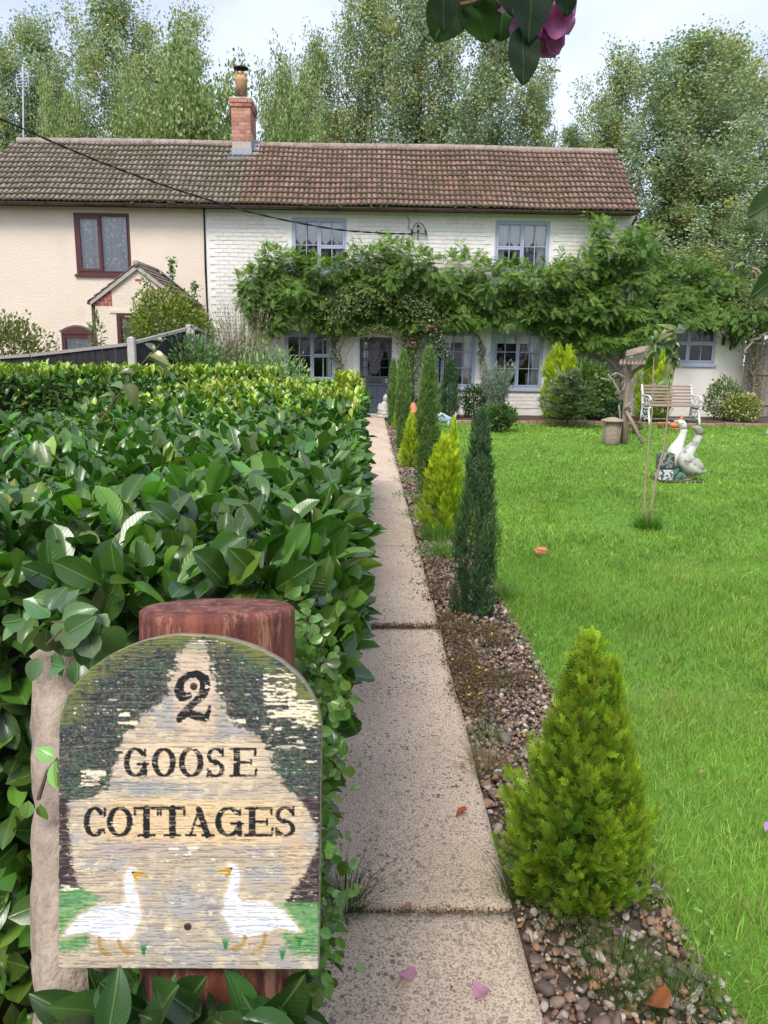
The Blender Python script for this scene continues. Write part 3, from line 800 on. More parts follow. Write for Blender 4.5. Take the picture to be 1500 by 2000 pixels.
M['ridge'] = surf('ridge_tile_concrete', (0.26, 0.20, 0.17), (0.36, 0.30, 0.26), scale=6, rough=0.9, bs=0.5, bd=0.005, bscale=50, stain=(0.10, 0.10, 0.05), stain_scale=5, stain_lo=0.5, space='World')
XRR = W(1250, 405, EY)[0]
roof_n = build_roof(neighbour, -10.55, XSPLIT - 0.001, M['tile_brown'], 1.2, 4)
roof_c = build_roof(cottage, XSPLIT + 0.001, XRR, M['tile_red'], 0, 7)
for h, a, b in ((neighbour, -11.2, XM - 0.001), (cottage, XM + 0.001, XRR - 0.02)):
    MB().cbox((a, EY + 0.10, ZE - 0.05), (b, D + 0.26 if False else D - 0.015, EZ - 0.055)).build('fascia', M['black_tar'], h)
    g = MB(); n = 8
    ang = np.linspace(math.pi, 2 * math.pi, n + 1)
    ring = [(EY + 0.02 + 0.062 * math.cos(t), EZ - 0.035 + 0.062 * math.sin(t)) for t in ang] + [(EY + 0.02 + 0.056 * math.cos(t), EZ - 0.035 + 0.056 * math.sin(t)) for t in ang[::-1]]
    m_ = len(ring); V = [(a, *q) for q in ring] + [(b, *q) for q in ring]
    g.add(V, [(i, m_ + i, m_ + (i + 1) % m_, (i + 1) % m_) for i in range(m_)] + [tuple(range(m_))[::-1], tuple(range(m_, 2 * m_))])
    go = g.build('gutter', M['brown_plastic'], h)
    xx = a + 0.5
    while xx < b:
        q = MB(); ring2 = [(EY + 0.02 + 0.069 * math.cos(t), EZ - 0.035 + 0.069 * math.sin(t)) for t in ang]
        for w_ in (0,):
            V = [(xx, *r_) for r_ in ring2] + [(xx + 0.035, *r_) for r_ in ring2]
            q.add(V, [(i, i + n + 1, i + n + 2, i + 1) for i in range(n)] + [(i + 1, i + n + 2, i + n + 1, i) for i in range(n)])
        q.build('bracket', M['brown_plastic'], go); xx += 0.95
dp = MB(); xd = XR - 0.13
dp.tube([(xd, EY + 0.02, EZ - 0.09), (xd, EY + 0.04, EZ - 0.17), (xd, D - 0.06, EZ - 0.30), (xd, D - 0.06, 0.1)], 0.036, 10); dp.build('downpipe', M['brown_plastic'], cottage, True)
# verge board on the right gable
MB().add([(XRR - 0.02, EY + 0.02, EZ - 0.05), (XRR + 0.005, EY + 0.02, EZ - 0.05), (XRR + 0.005, RY, RZ - 0.05), (XRR - 0.02, RY, RZ - 0.05),
          (XRR - 0.02, EY, EZ - 0.0), (XRR + 0.005, EY, EZ), (XRR + 0.005, RY, RZ), (XRR - 0.02, RY, RZ)],
         [(0, 3, 2, 1), (4, 5, 6, 7), (0, 1, 5, 4), (1, 2, 6, 5), (2, 3, 7, 6), (3, 0, 4, 7)]).build('verge', M['ridge'], cottage)

# chimney
CY0, CY1 = 21.75, 22.75
cx0, cx1 = W(452, 250, CY0)[0], W(490, 250, CY0)[0]
cz0, cz1 = RZ - 0.5, W(475, 193, CY0)[2]
ch = MB().box((cx0 + .008, CY0 + .008, cz0), (cx1 - .008, CY1 - .008, cz1)).build('chimney', M['mortar'], cottage)
cc = 0.092; row = 0; z = RZ - 0.05; rb = random.Random(8)
def chim_brick(x0, x1, y0, y1, z0, z1):
    m_ = MB(); t = rb.uniform(0.75, 1.1); base = rb.choice([(0.50, 0.22, 0.15), (0.46, 0.19, 0.13), (0.56, 0.28, 0.19), (0.50, 0.25, 0.2)])
    m_.cur = tuple(min(1, c * t) for c in base); m_.cbox((x0, y0, z0), (x1, y1, z1), 0.005); m_.build('brick', M['brick_red'], ch)
while z < cz1 - 0.03:
    top = z > cz1 - 0.26
    o = 0.035 if top else 0.0
    if z > cz1 - 0.15: o = 0.05
    X0, X1, Y0, Y1 = cx0 - o, cx1 + o, CY0 - o, CY1 + o
    nf = 2.5; bl = (X1 - X0) / 2.5
    cuts = [X0, X0 + bl, X0 + 2 * bl, X1] if row % 2 == 0 else [X0, X0 + bl * 0.5, X0 + bl * 1.5, X1]
    for a, b in zip(cuts[:-1], cuts[1:]): chim_brick(a + .005, b - .005, Y0, Y0 + 0.10, z + .005, z + cc - .005)
    yy = Y0 + 0.105; k = 0
    while yy < Y1 - 0.02:
        L_ = 0.225 if not (k == 0 and row % 2) else 0.11
        y2 = min(yy + L_, Y1)
        chim_brick(X1 - 0.10, X1, yy + .003, y2 - .005, z + .005, z + cc - .005)
        chim_brick(X0, X0 + 0.10, yy + .003, y2 - .005, z + .005, z + cc - .005)
        yy = y2; k += 1
    z += cc; row += 1
ctop = z
MB().cbox((cx0 - .04, CY0 - .04, ctop - 0.004), (cx1 + .04, CY1 + .04, ctop + 0.05), 0.02).build('flaunching', M['stone_grey'], ch)
def pot_mat():
    m, nt, p, out = mat_base('chimney_pot_clay'); g = nt.nodes.new('ShaderNodeTexCoord')
    n = noise(nt, 6, 4, 0.6, g.outputs['Object']); sp = nt.nodes.new('ShaderNodeSeparateXYZ'); nt.links.new(g.outputs['Object'], sp.inputs[0])
    a = nnode(nt, 'ShaderNodeMath', operation='MULTIPLY_ADD'); a.inputs[1].default_value = 1.4; nt.links.new(sp.outputs[2], a.inputs[0]); nt.links.new(n, a.inputs[2])
    f = ramp(nt, a.outputs[0], [(0.55, 0.95), (0.95, 0.0)])
    nt.links.new(mixc(nt, f, (0.50, 0.30, 0.15), (0.06, 0.045, 0.035)), p.inputs['Base Color']); p.inputs['Roughness'].default_value = 0.85; return m
pc = ((cx0 + cx1) / 2 - 0.01, CY0 + 0.28, ctop + 0.04)
pot = MB().lathe([(0.155, 0), (0.155, 0.42), (0.165, 0.44), (0.165, 0.48), (0.15, 0.50), (0.15, 0.56), (0.125, 0.56), (0.125, 0.2)], (0, 0, 0), 20)
ph = W(475, 143, pc[1])[2] - pc[2]
po = pot.build('chimney_pot', pot_mat(), ch, True, pc); po.scale = (1, 1, ph / 0.62)
cr_ = MB()
for k in range(8):
    a = k * math.pi / 4; cr_.lathe([(0.028, 0), (0.022, 0.05), (0.003, 0.09)], (pc[0] + 0.14 * math.cos(a), pc[1] + 0.14 * math.sin(a), pc[2] + ph * 0.9), 6)
cr_.build('pot_crown', po.data.materials[0], ch)
cw_ = MB(); ct = pc[2] + ph * 0.92
for k in range(4):
    a = k * math.pi / 2 + 0.5; cw_.tube([(pc[0] + 0.1 * math.cos(a), pc[1] + 0.1 * math.sin(a), ct), (pc[0] + 0.08 * math.cos(a), pc[1] + 0.08 * math.sin(a), ct + 0.17)], 0.008, 5)
cw_.lathe([(0.20, 0.0), (0.19, 0.02), (0.10, 0.055), (0.0, 0.075)], (pc[0], pc[1], ct + 0.16), 18)
cw_.lathe([(0.105, 0.0), (0.11, 0.05)], (pc[0], pc[1], ct - 0.01), 14)
cw_.build('cowl', M['iron'], ch)
# lead flashing dressed over the tiles at the stack's foot
fl = MB()
def on_roof(x, y, h): return (x, y, EZ + (y - EY) * math.tan(SL) + h)
xs = [cx0 - 0.22, cx0 - 0.06, cx1 + 0.05, cx1 + 0.22]
fl.add([on_roof(cx0 - .10, CY0 - .22, .06), on_roof(cx1 + .12, CY0 - .22, .06), on_roof(cx1 + .12, CY0 - .012, .075), on_roof(cx0 - .10, CY0 - .012, .075)], [(0, 1, 2, 3), (3, 2, 1, 0)])
fl.box((cx0 - .012, CY0 - .014, on_roof(0, CY0, 0)[2] - 0.05), (cx1 + .012, CY0 - .002, on_roof(0, CY0, 0)[2] + 0.2))
fl.add([on_roof(cx1 + .003, CY0, .05), on_roof(cx1 + .18, CY0 - .1, .06), on_roof(cx1 + .18, RY + .02, .09), on_roof(cx1 + .003, RY + .02, .10)], [(0, 1, 2, 3), (3, 2, 1, 0)])
fl.box((cx1 + .003, CY0, on_roof(0, CY0, 0)[2]), (cx1 + .013, RY + 0.1, RZ + 0.14))
fl.build('flashing', M['lead'], ch)

# insulator bracket for the overhead cable
ins = MB(); p = W(818, 452, D - 0.12)
ins.tube([(p[0] - .17, D - .12, p[2] - .1), (p[0] - .17, D - .12, p[2] + .02), (p[0] - .1, D - .12, p[2] + .17), (p[0], D - .12, p[2] + .21), (p[0] + .1, D - .12, p[2] + .17), (p[0] + .19, D - .12, p[2] - .02), (p[0] + .21, D - .12, p[2] - .12)], 0.011, 6)
ins.tube([(p[0] - .2, D - .12, p[2] - .03), (p[0] + .22, D - .12, p[2] - .06)], 0.012, 6)
for dx in (-.17, -0.02, .17): ins.tube([(p[0] + dx, D - .12, p[2] - .22 + abs(dx) * .5), (p[0] + dx, D - .12, p[2] + .02)], 0.011, 6); ins.lathe([(0.02, -.03), (0.032, -.01), (0.02, 0.0), (0.03, .02), (0.015, .045)], (p[0] + dx, D - .12, p[2] + 0.0), 8)
ins.lathe([(0.02, -.03), (0.034, -.01), (0.02, 0.0), (0.03, .02), (0.015, .045)], (p[0] - .02, D - .12, p[2] + 0.12), 8)
ins.tube([(p[0] - .1, D - .12, p[2] - .02), (p[0] - .1, D + .01, p[2] - .02)], 0.01, 6); ins.tube([(p[0] + .1, D - .12, p[2] - .04), (p[0] + .1, D + .01, p[2] - .04)], 0.01, 6)
q = [W(806, 452, D - .08), W(797, 445, D - .04), W(800, 432, D - .03), W(795, 422, D - .03)]
ins.tube(q, 0.007, 5); ins.build('insulator_bracket', M['iron'], cottage)

# porch of the left cottage: gable to the front
PY = 18.7
pxl, pxr = W(187, 620, PY)[0], W(352, 620, PY)[0]
pz_e, pz_a = W(187, 583, PY)[2], W(268, 517, PY)[2]; pxa = W(268, 517, PY)[0]
wr = rect(229, 613, 300, 690, PY); wr = (wr[0], wr[1], 1.05, wr[3])
mb = MB(); wall_mesh(mb, pxl, pxr, 0, pz_e, [wr], PY, PY + 0.2)
mb.add([(pxl, PY, pz_e), (pxr, PY, pz_e), (pxa, PY, pz_a - .04), (pxl, PY + .2, pz_e), (pxr, PY + .2, pz_e), (pxa, PY + .2, pz_a - .04)], [(0, 1, 2), (5, 4, 3)])
mb.box((pxl, PY + 0.201, 0), (pxl + 0.15, D - 0.013, pz_e)); mb.box((pxr - 0.15, PY + 0.201, 0), (pxr, D - 0.013, pz_e))
porch = mb.build('porch', M['pink_render'], neighbour)
for row in range(4):
    for k in range(3):
        x = pxl + 0.008 + (k - (0.5 if row % 2 else 0)) * 0.17; x2 = min(x + 0.155, pxl + 0.40); x = max(x, pxl + 0.004)
        z = W(200, 597, PY)[2] + row * 0.085
        if x2 - x < 0.03: continue
        zt = pz_e + (x - pxl) * (pz_a - pz_e) / (pxa - pxl) - 0.05
        if z + 0.075 > zt + 0.06 and row > 1: continue
        m_ = MB(); m_.cur = rb.choice([(0.36, 0.10, 0.08), (0.42, 0.13, 0.10)]); m_.cbox((x, PY - 0.012, z), (x2, PY + 0.01, z + 0.072), 0.004); m_.build('brick', M['brick_red'], porch)
m_ = MB(); m_.cur = (0.36, 0.10, 0.08); z = W(265, 549, PY)[2]; m_.cbox((W(264, 549, PY)[0], PY - 0.01, z), (W(277, 549, PY)[0], PY + 0.01, z + 0.05), 0.004); m_.build('brick', M['brick_red'], porch)
w = make_window(neighbour, wr, PY, mh, [(0, 1, 0, 1, 1, 1, 0.03)], False, 0.07)
cloth('net_curtain', wr[0] + .05, wr[1] - .05, wr[2] + .05, wr[3] - .05, PY + 0.09, M['lace'], w, 5, 0.02)
MB().cbox((wr[0] - .15, PY - .02, wr[3] + .01), (wr[1] + .1, PY - .001, wr[3] + .10), .01).build('lintel', M['pink_render'], porch)
# porch roof: tiles up both slopes, barge boards
M['bargeboard'] = surf('weathered_bargeboard', (0.36, 0.33, 0.28), (0.46, 0.43, 0.37), scale=5, rough=0.8, bs=0.2)
for sgn, xe in ((-1, pxl - 0.09), (1, pxr + 0.12)):
    ze = pz_e - 0.08 * 0 - (0.07 if sgn < 0 else 0.03)
    L_ = math.hypot(xe - pxa, pz_a - ze); ux, uz = (xe - pxa) / L_, (ze - pz_a) / L_
    nx_, nz_ = (-uz * 1, ux) if sgn > 0 else (uz, -ux)
    if nz_ < 0: nx_, nz_ = -nx_, -nz_
    bb = MB(); pts = [(pxa, pz_a), (xe, ze), (xe, ze - 0.09), (pxa, pz_a - 0.11)]
    if sgn > 0: pts = pts[::-1]
    bb.prism(pts, PY - 0.07, PY - 0.04); bb.build('bargeboard', M['bargeboard'], porch)
    nr = 7
    for k in range(nr):
        t0, t1 = L_ * k / nr, L_ * (k + 1) / nr + 0.04
        for q_ in range(5):
            y0 = PY - 0.09 + q_ * 0.36; y1 = min(y0 + 0.355, D - 0.015)
            if y1 - y0 < 0.05: continue
            h0, h1 = 0.005, 0.035
            a0 = np.array([pxa + ux * t0 + nx_ * h0, pz_a + uz * t0 + nz_ * h0]); a1 = np.array([pxa + ux * t1 + nx_ * h1, pz_a + uz * t1 + nz_ * h1])
            b0 = a0 + np.array([nx_, nz_]) * 0.016; b1 = a1 + np.array([nx_, nz_]) * 0.016
            poly = [tuple(a0), tuple(a1), tuple(b1), tuple(b0)]
            if sgn < 0: poly = poly[::-1]
            cur = rb.uniform(0.8, 1.0)
            m_ = MB(); m_.cur = (cur, cur, cur); m_.prism(poly, y0, y1); m_.build('tile', M['tile_brown'], porch)
rt = MB(); rt.tube([(pxa, PY - 0.11, pz_a + 0.02), (pxa, D - 0.02, pz_a + 0.02)], 0.075, 10); rt.build('ridge_tile', M['ridge'], porch, True)
pl = MB(); pl.add([(pxr + .16, D - .3, pz_e - .0), (pxr + .16, D - .02, pz_e), (pxa + .1, D - .02, pz_a + .05), (pxa + .1, D - .3, pz_a + .05)], [(0, 1, 2, 3), (3, 2, 1, 0)]); pl.build('flashing', M['lead'], porch)
gx = pxl - 0.07
MB().cbox((gx - 0.10, PY - 0.06, pz_e - 0.14), (gx + 0.02, D - 0.03, pz_e - 0.07), 0.02).build('gutter', M['brown_plastic'], porch)
MB().cbox((gx - 0.03, PY + 0.02, 0.1), (gx + 0.045, PY + 0.09, pz_e - 0.141), 0.01).build('downpipe', M['brown_plastic'], porch)

# single storey annexe at the right, its roof under the wisteria
annexe = thing('annexe', 'low cream rendered side annexe under the wisteria at the right of the white cottage', 'outbuilding')
AX0, AX1, AY = XR + 0.003, W(1452, 700, 20.6)[0], 20.6
Ra = rect(1290, 632, 1399, 711, AY)
mb = MB(); wall_mesh(mb, AX0, AX1, 0, 2.75, [Ra], AY, AY + 0.25)
mb.box((AX1 - 0.25, AY + 0.251, 0), (AX1, AY + 3.2, 2.75)); mb.box((AX0, AY + 3.0, 0), (AX1 - 0.252, AY + 3.2, 2.75)); mb.build('wall', M['cream_render'], annexe)
mb = MB(); mb.box((AX0 + .01, AY + .27, 0), (AX1 - .27, AY + 2.9, .05)); mb.box((AX0 + .01, AY + 2.2, 0.06), (AX1 - .27, AY + 2.3, 2.7)); mb.build('interior', M['interior'], annexe)
make_window(annexe, Ra, AY, gf, [(0, 0.5, 0.52, 1, 2, 1, 0.04), (0, 0.5, 0, 0.52, 2, 1, 0.05), (0.5, 1, 0.52, 1, 2, 1, 0.04), (0.5, 1, 0, 0.52, 2, 1, 0.05)])
ar = MB(); ar.add([(AX0, AY - .2, 2.72), (AX1 + .15, AY - .2, 2.72), (AX1 + .15, AY + 1.6, 3.7), (AX0, AY + 1.6, 3.7), (AX0, AY + 3.4, 2.72), (AX1 + .15, AY + 3.4, 2.72),
                  (AX0, AY - .2, 2.66), (AX1 + .15, AY - .2, 2.66), (AX1 + .15, AY + 3.4, 2.66), (AX0, AY + 3.4, 2.66)],
                 [(0, 1, 2, 3), (3, 2, 5, 4), (6, 9, 8, 7), (0, 6, 7, 1), (1, 7, 8, 5, 2), (4, 9, 6, 0, 3), (5, 8, 9, 4)])
ar.build('roof', M['tile_brown'], annexe)
bl_ = thing('wall_bracket', 'black iron hanging bracket high on the cream annexe wall beside its window', 'wall bracket', W(1430, 650, AY - .05))
MB().cbox((-.02, -.01, -.45), (.02, .02, 0.1), 0.006).build('back_plate', M['iron'], bl_)
ob = MB(); ob.lathe([(0.02, -.42), (0.10, -.28), (0.17, -.1), (0.20, 0.0), (0.18, 0.06)], (0.02, -0.12, 0), 10); ob.build('basket', M['iron'], bl_)
lan = thing('wall_lantern', 'small dark wall lantern on the cream annexe wall, right of the window', 'lantern', W(1413, 662, AY - .03))
MB().cbox((-.035, -.05, -.16), (.035, .02, .1), .01).build('lamp_body', M['iron'], lan); MB().cbox((-.045, -.06, .101), (.045, .03, .13), .01).build('lamp_cap', M['iron'], lan)
# ------------------------------------------------------------------ leaf templates
def leaf_template(nv=6, cup=0.18, bend=0.25, shape=None, width=0.42, fold=0.12):
    """length 1 along +y; 3 rows of columns; returns V, F(quads), uv(u in -1..1, v)"""
    vs = np.linspace(0, 1, nv + 1)
    w = width * np.sin(np.pi * vs ** 0.8) ** 0.75 if shape is None else np.array(shape(vs), float)
    w[0] = 0.02; w[-1] = 0.01
    V = []; L = []
    for v, ww in zip(vs, w):
        for u in (-1, -0.5, 0, 0.5, 1):
            V.append((u * ww, v - bend * 0.15 * v * v, -bend * v * v + fold * abs(u) * ww * 2 + cup * (abs(u) ** 2) * ww)); L.append((u * max(ww / width, 0.15), v))
    F = [(r * 5 + c, r * 5 + c + 1, (r + 1) * 5 + c + 1, (r + 1) * 5 + c) for r in range(nv) for c in range(4)]
    return np.array(V), np.array(F), np.array(L)
def simple_leaf(width=0.4, bend=0.2, fold=0.1):
    V = np.array([(0, 0, 0), (-width * .72, .30, fold - .12 * bend), (0, .4, -.16 * bend), (width * .72, .30, fold - .12 * bend), (-width * .92, .72, fold - .5 * bend), (0, .75, -.55 * bend), (width * .92, .72, fold - .5 * bend), (0, 1, -bend)])
    V[:, 0] *= 0.6
    F = np.array([(0, 2, 1, 1), (0, 3, 2, 2), (1, 2, 5, 4), (2, 3, 6, 5), (4, 5, 7, 7), (5, 6, 7, 7)])
    return V, F
def quadleaf(w=0.5):
    return np.array([(0, 0, 0), (w / 2, .5, .06), (0, 1, 0), (-w / 2, .5, .06)]), np.array([(0, 1, 2, 3)])
def split_deg(F):
    """degenerate quads -> list of tri and quad arrays"""
    t = F[:, 2] == F[:, 3]
    out = []
    if (~t).any(): out.append(F[~t])
    if t.any(): out.append(F[t][:, :3])
    return out

M['laurel'] = leafmat('laurel_leaf', 0.25, 0.65, 0.22, (0.9, 1.5, 0.35), veins=True, vein_col=(0.15, 0.27, 0.07))
M['laurel_one'] = leafmat('laurel_leaf_single', 0.24, 0.65, 0.22, (0.9, 1.5, 0.35), veins=True, vein_col=(0.17, 0.30, 0.08), objrand=True)
M['leaf'] = leafmat('garden_leaf', 0.5, 0.35, 0.30, (0.95, 1.45, 0.4))
M['poplar_leaf'] = leafmat('poplar_leaf', 0.5, 0.4, 0.32, (0.95, 1.3, 0.5))
M['needle'] = leafmat('conifer_spray', 0.6, 0.25, 0.28, (1.0, 1.35, 0.4))
M['blade'] = leafmat('grass_blade', 0.5, 0.3, 0.42, (0.95, 1.25, 0.35))
M['twig'] = surf('twig_bark', (0.10, 0.075, 0.05), (0.19, 0.15, 0.11), scale=12, rough=0.9, bs=0.5, bscale=60)
M['bark'] = surf('grey_bark', (0.15, 0.13, 0.105), (0.27, 0.24, 0.20), scale=7, rough=0.95, bs=0.8, bd=0.02, bscale=25, stretch=(1, 1, 0.3))
M['core'] = surf('dark_shade_core', (0.030, 0.030, 0.018), (0.06, 0.055, 0.03), scale=15, rough=1, bs=0.8, bd=0.02, bscale=30)
M['petal_pink'] = leafmat('pink_petal', 0.5, 0.3, 0.35, (1.1, 0.8, 1.0))

def surface_hedge(name, label, x0, x1, y0, y1, zt, dens, seed, leaf, near, left_open=True, rough_amp=0.10, x1b=None, group=None, faces='TRFLB'):
    """laurel hedge: a box of leaves, each leaf pointing out and up from the clipped surface"""
    rg = np.random.default_rng(seed)
    root = thing(name, label, 'hedge', ((x0 + x1) / 2, (y0 + y1) / 2, 0), group=group)
    root.location = (0, 0, 0)
    x1b = x1 if x1b is None else x1b
    P = []; Nn = []
    def put(n, f):
        p, nv = f(n); P.append(p); Nn.append(np.tile(nv, (n, 1)) if nv.ndim == 1 else nv)
    A_t = (x1 - x0) * (y1 - y0); U = rg.uniform
    if 'T' in faces: put(int(A_t * dens * 1.1), lambda n: (np.stack([U(x0, x1, n), U(y0, y1, n), np.full(n, zt)], -1), np.array([0, 0, 1.0])))
    if 'R' in faces: put(int((y1 - y0) * zt * dens), lambda n: (np.stack([np.full(n, x1), U(y0, y1, n), U(0.02, zt, n)], -1), np.array([1.0, 0, 0.0])))
    if 'L' in faces: put(int((y1 - y0) * zt * dens * 0.7), lambda n: (np.stack([np.full(n, x0), U(y0, y1, n), U(0.02, zt, n)], -1), np.array([-1.0, 0, 0.0])))
    if 'F' in faces: put(int((x1 - x0) * zt * dens * 1.2), lambda n: (np.stack([U(x0, x1, n), np.full(n, y0), U(0.02, zt, n)], -1), np.array([0, -1.0, 0.0])))
    if 'B' in faces: put(int((x1 - x0) * zt * dens * 0.5), lambda n: (np.stack([U(x0, x1, n), np.full(n, y1), U(0.02, zt, n)], -1), np.array([0, 1.0, 0.0])))
    P = np.concatenate(P); Nn = np.concatenate(Nn); n = len(P)
    lump = (fbm(P[:, 0] * 1.7 + P[:, 2] * 1.3, P[:, 1] * 1.7 + P[:, 2], seed) - 0.5) * 2 * rough_amp
    depth = rg.exponential(0.05, n) - 0.015
    P = P + Nn * (lump - depth)[:, None]
    # rounded top edge and a slight batter of the right face
    ex = np.clip((P[:, 2] - (zt - 0.12)) / 0.12, 0, 1)
    P[:, 0] -= np.where(Nn[:, 0] > .5, 0.05 * ex ** 2, 0)
    low = np.clip(1 - P[:, 2] / zt, 0, 1)
    P[:, 0] += np.where(P[:, 0] > (x0 + x1) / 2, (x1b - x1) * low, 0)
    P[:, 2] -= np.where(Nn[:, 2] > .5, 0.07 * np.clip(1 - (x1 - P[:, 0]) / 0.15, 0, 1) ** 2 + 0.08 * np.clip(1 - (P[:, 1] - y0) / 0.25, 0, 1) ** 2, 0)
    P[:, 2] = np.maximum(P[:, 2], 0.03)
    d = Nn * rg.uniform(0.15, 1.0, (n, 1)) + rg.normal(0, 0.45, (n, 3)) + np.array([0, 0, 0.45])
    up = np.abs(Nn[:, 2]) > 0.5
    d[up, 2] = np.abs(d[up, 2]) * 0.5 + 0.1
    d = nrm(d)
    ref = nrm(Nn * 1.0 + np.array([0, 0, 0.9]) + rg.normal(0, 0.35, (n, 3)))
    R = frames(d, ref)
    s = leaf * rg.uniform(0.6, 1.2, n)
    # colour: most deep green, the younger ones lighter and yellower
    young = rg.random(n) ** 3
    base = np.array([(0.052, 0.125, 0.022)]) * (1 - young[:, None]) + np.array([(0.16, 0.30, 0.04)]) * young[:, None]
    col = vary(rg, base, n, 0.30, 0.10)
    yel = rg.random(n) < 0.006; col[yel] = (0.30, 0.26, 0.04)
    order = np.argsort(np.linalg.norm(P - np.array([0, 0, CAM_H]), axis=1))
    pr = proj(P)
    vis = (pr[:, 0] > -40) & (pr[:, 0] < 1540) & (pr[:, 1] < 2040) & (depth < 0.05) & ~((pr[:, 0] > 110) & (pr[:, 0] < 625) & (pr[:, 1] > 1240) & (pr[:, 1] < 1890))
    nearest = [i for i in order if vis[i]][:300]
    isn = np.zeros(n, bool); isn[nearest] = True
    ob = lambda v: 0.255 * np.sin(np.pi * np.clip(v, 0.02, 1) ** 1.35 * 0.955) ** 0.66
    TVs = [leaf_template(7, 0.15, b, ob, 0.245, f) for b, f in ((0.15, 0.16), (0.35, 0.08), (0.02, 0.22), (0.25, 0.12))]
    # wavy leaves
    for k, (tv, tf, tl) in enumerate(TVs): tv[:, 2] += 0.02 * np.sin(tv[:, 1] * 12 + k) * np.abs(tl[:, 0])
    if near:
        mes = []
        for k in range(16):
            tv, tf, tl = TVs[k % 4]; c = vary(rg, (0.055, 0.135, 0.024) if k % 5 else (0.10, 0.22, 0.03), 1, 0.28, 0.12)
            mes.append(arr_mesh('leaf', tv, tf, M['laurel_one'], np.tile(c, (len(tv), 1)), tl, smooth=True))
        for q, i in enumerate(nearest):
            o = mobj('leaf', mes[rg.integers(16)], root)
            m4 = Matrix(R[i].tolist()).to_4x4(); m4.translation = Vector(P[i])
            o.matrix_world = m4 @ Matrix.Diagonal((*(float(s[i]) * 1.05,) * 3, 1))
    else: isn[:] = False
    rest = ~isn
    dist = np.linalg.norm(P - np.array([0, 0, CAM_H]), axis=1)
    Vs, Fs, Cs, Ls = [], [], [], []; off = 0; Fq = []; Ft = []
    for k in range(4):
        tv, tf, tl = TVs[k]
        m_ = rest & (dist < 2.0) & (np.arange(n) % 4 == k)
        if m_.any():
            V, F = scatter(tv, tf, P[m_], R[m_], s[m_]); Vs.append(V); Fq.append(F + off); off += len(V); Cs.append(rep(col[m_], len(tv))); Ls.append(np.tile(tl, (m_.sum(), 1)))
    sv, sf = simple_leaf(0.42, 0.2, 0.09)
    m_ = rest & (dist >= 2.0)
    if m_.any():
        V, F = scatter(sv, sf, P[m_], R[m_], s[m_]); parts = split_deg(F + off)
        Vs.append(V); Fq.append(parts[0]); Ft.append(parts[1]); Cs.append(rep(col[m_], len(sv))); Ls.append(np.tile(np.stack([sv[:, 0] / 0.25, sv[:, 1]], -1), (m_.sum(), 1)))
    tag(mobj('foliage', arr_mesh('foliage', np.concatenate(Vs), [np.concatenate(Fq)] + Ft, M['laurel'], np.concatenate(Cs), np.concatenate(Ls), smooth=True), root), kind='stuff')
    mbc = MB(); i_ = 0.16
    mbc.box((x0 + i_, y0 + i_, 0.0), (min(x1, x1b) - i_, y1 - i_, zt - i_)); mbc.build('shade_core', M['core'], root)  # solid dark box inside, its colour standing for shade between the leaves
    return root, rg

def shoots(root, rg, n, fx, fy, z, size, yellow):
    """upright pale new growth on a clipped hedge top: whorls of narrow leaves"""
    X, Y = fx(n), fy(n)
    P = np.stack([X, Y, z + rg.normal(0, 0.02, n)], -1)
    k = 5
    Pk = rep(P, k); m = len(Pk)
    Pk[:, 2] += rg.uniform(0.0, 0.06, m)
    az = rg.uniform(0, 6.28, m); til = rg.uniform(0.1, 0.75, m)
    d = np.stack([np.sin(til) * np.cos(az), np.sin(til) * np.sin(az), np.cos(til)], -1)
    R = frames(d, nrm(np.stack([-np.cos(az), -np.sin(az), np.full(m, 0.6)], -1)))
    sv, sf = simple_leaf(0.36, 0.15, 0.12); sl = sv[:, :2] * [4, 1]
    s = size * rg.uniform(0.6, 1.15, m)
    c = rep(vary(rg, yellow, n, 0.18, 0.08), k) * np.exp(rg.normal(0, 0.1, (m, 1)))
    V, F = scatter(sv, sf, Pk, R, s)
    tag(mobj('new_growth', arr_mesh('new_growth', V, split_deg(F), M['laurel'], rep(c, len(sv)), np.tile(sl, (m, 1)), smooth=True), root), kind='stuff')

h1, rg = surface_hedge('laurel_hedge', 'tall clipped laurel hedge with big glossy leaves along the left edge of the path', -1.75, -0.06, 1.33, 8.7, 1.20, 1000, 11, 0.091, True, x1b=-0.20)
shoots(h1, rg, 460, lambda n: -1.7 + 1.65 * rg.random(n), lambda n: 3.9 + 4.7 * rg.random(n) ** 0.5, 1.20, 0.078, (0.34, 0.42, 0.05))
shoots(h1, rg, 40, lambda n: -0.3 + 0.2 * rg.random(n), lambda n: 7.2 + 1.4 * rg.random(n), 1.27, 0.11, (0.40, 0.44, 0.05))
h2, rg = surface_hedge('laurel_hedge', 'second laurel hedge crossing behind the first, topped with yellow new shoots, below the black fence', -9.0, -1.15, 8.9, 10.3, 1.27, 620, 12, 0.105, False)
shoots(h2, rg, 900, lambda n: rg.uniform(-8.8, -1.1, n), lambda n: rg.uniform(8.85, 10.2, n), 1.29, 0.10, (0.30, 0.40, 0.045))

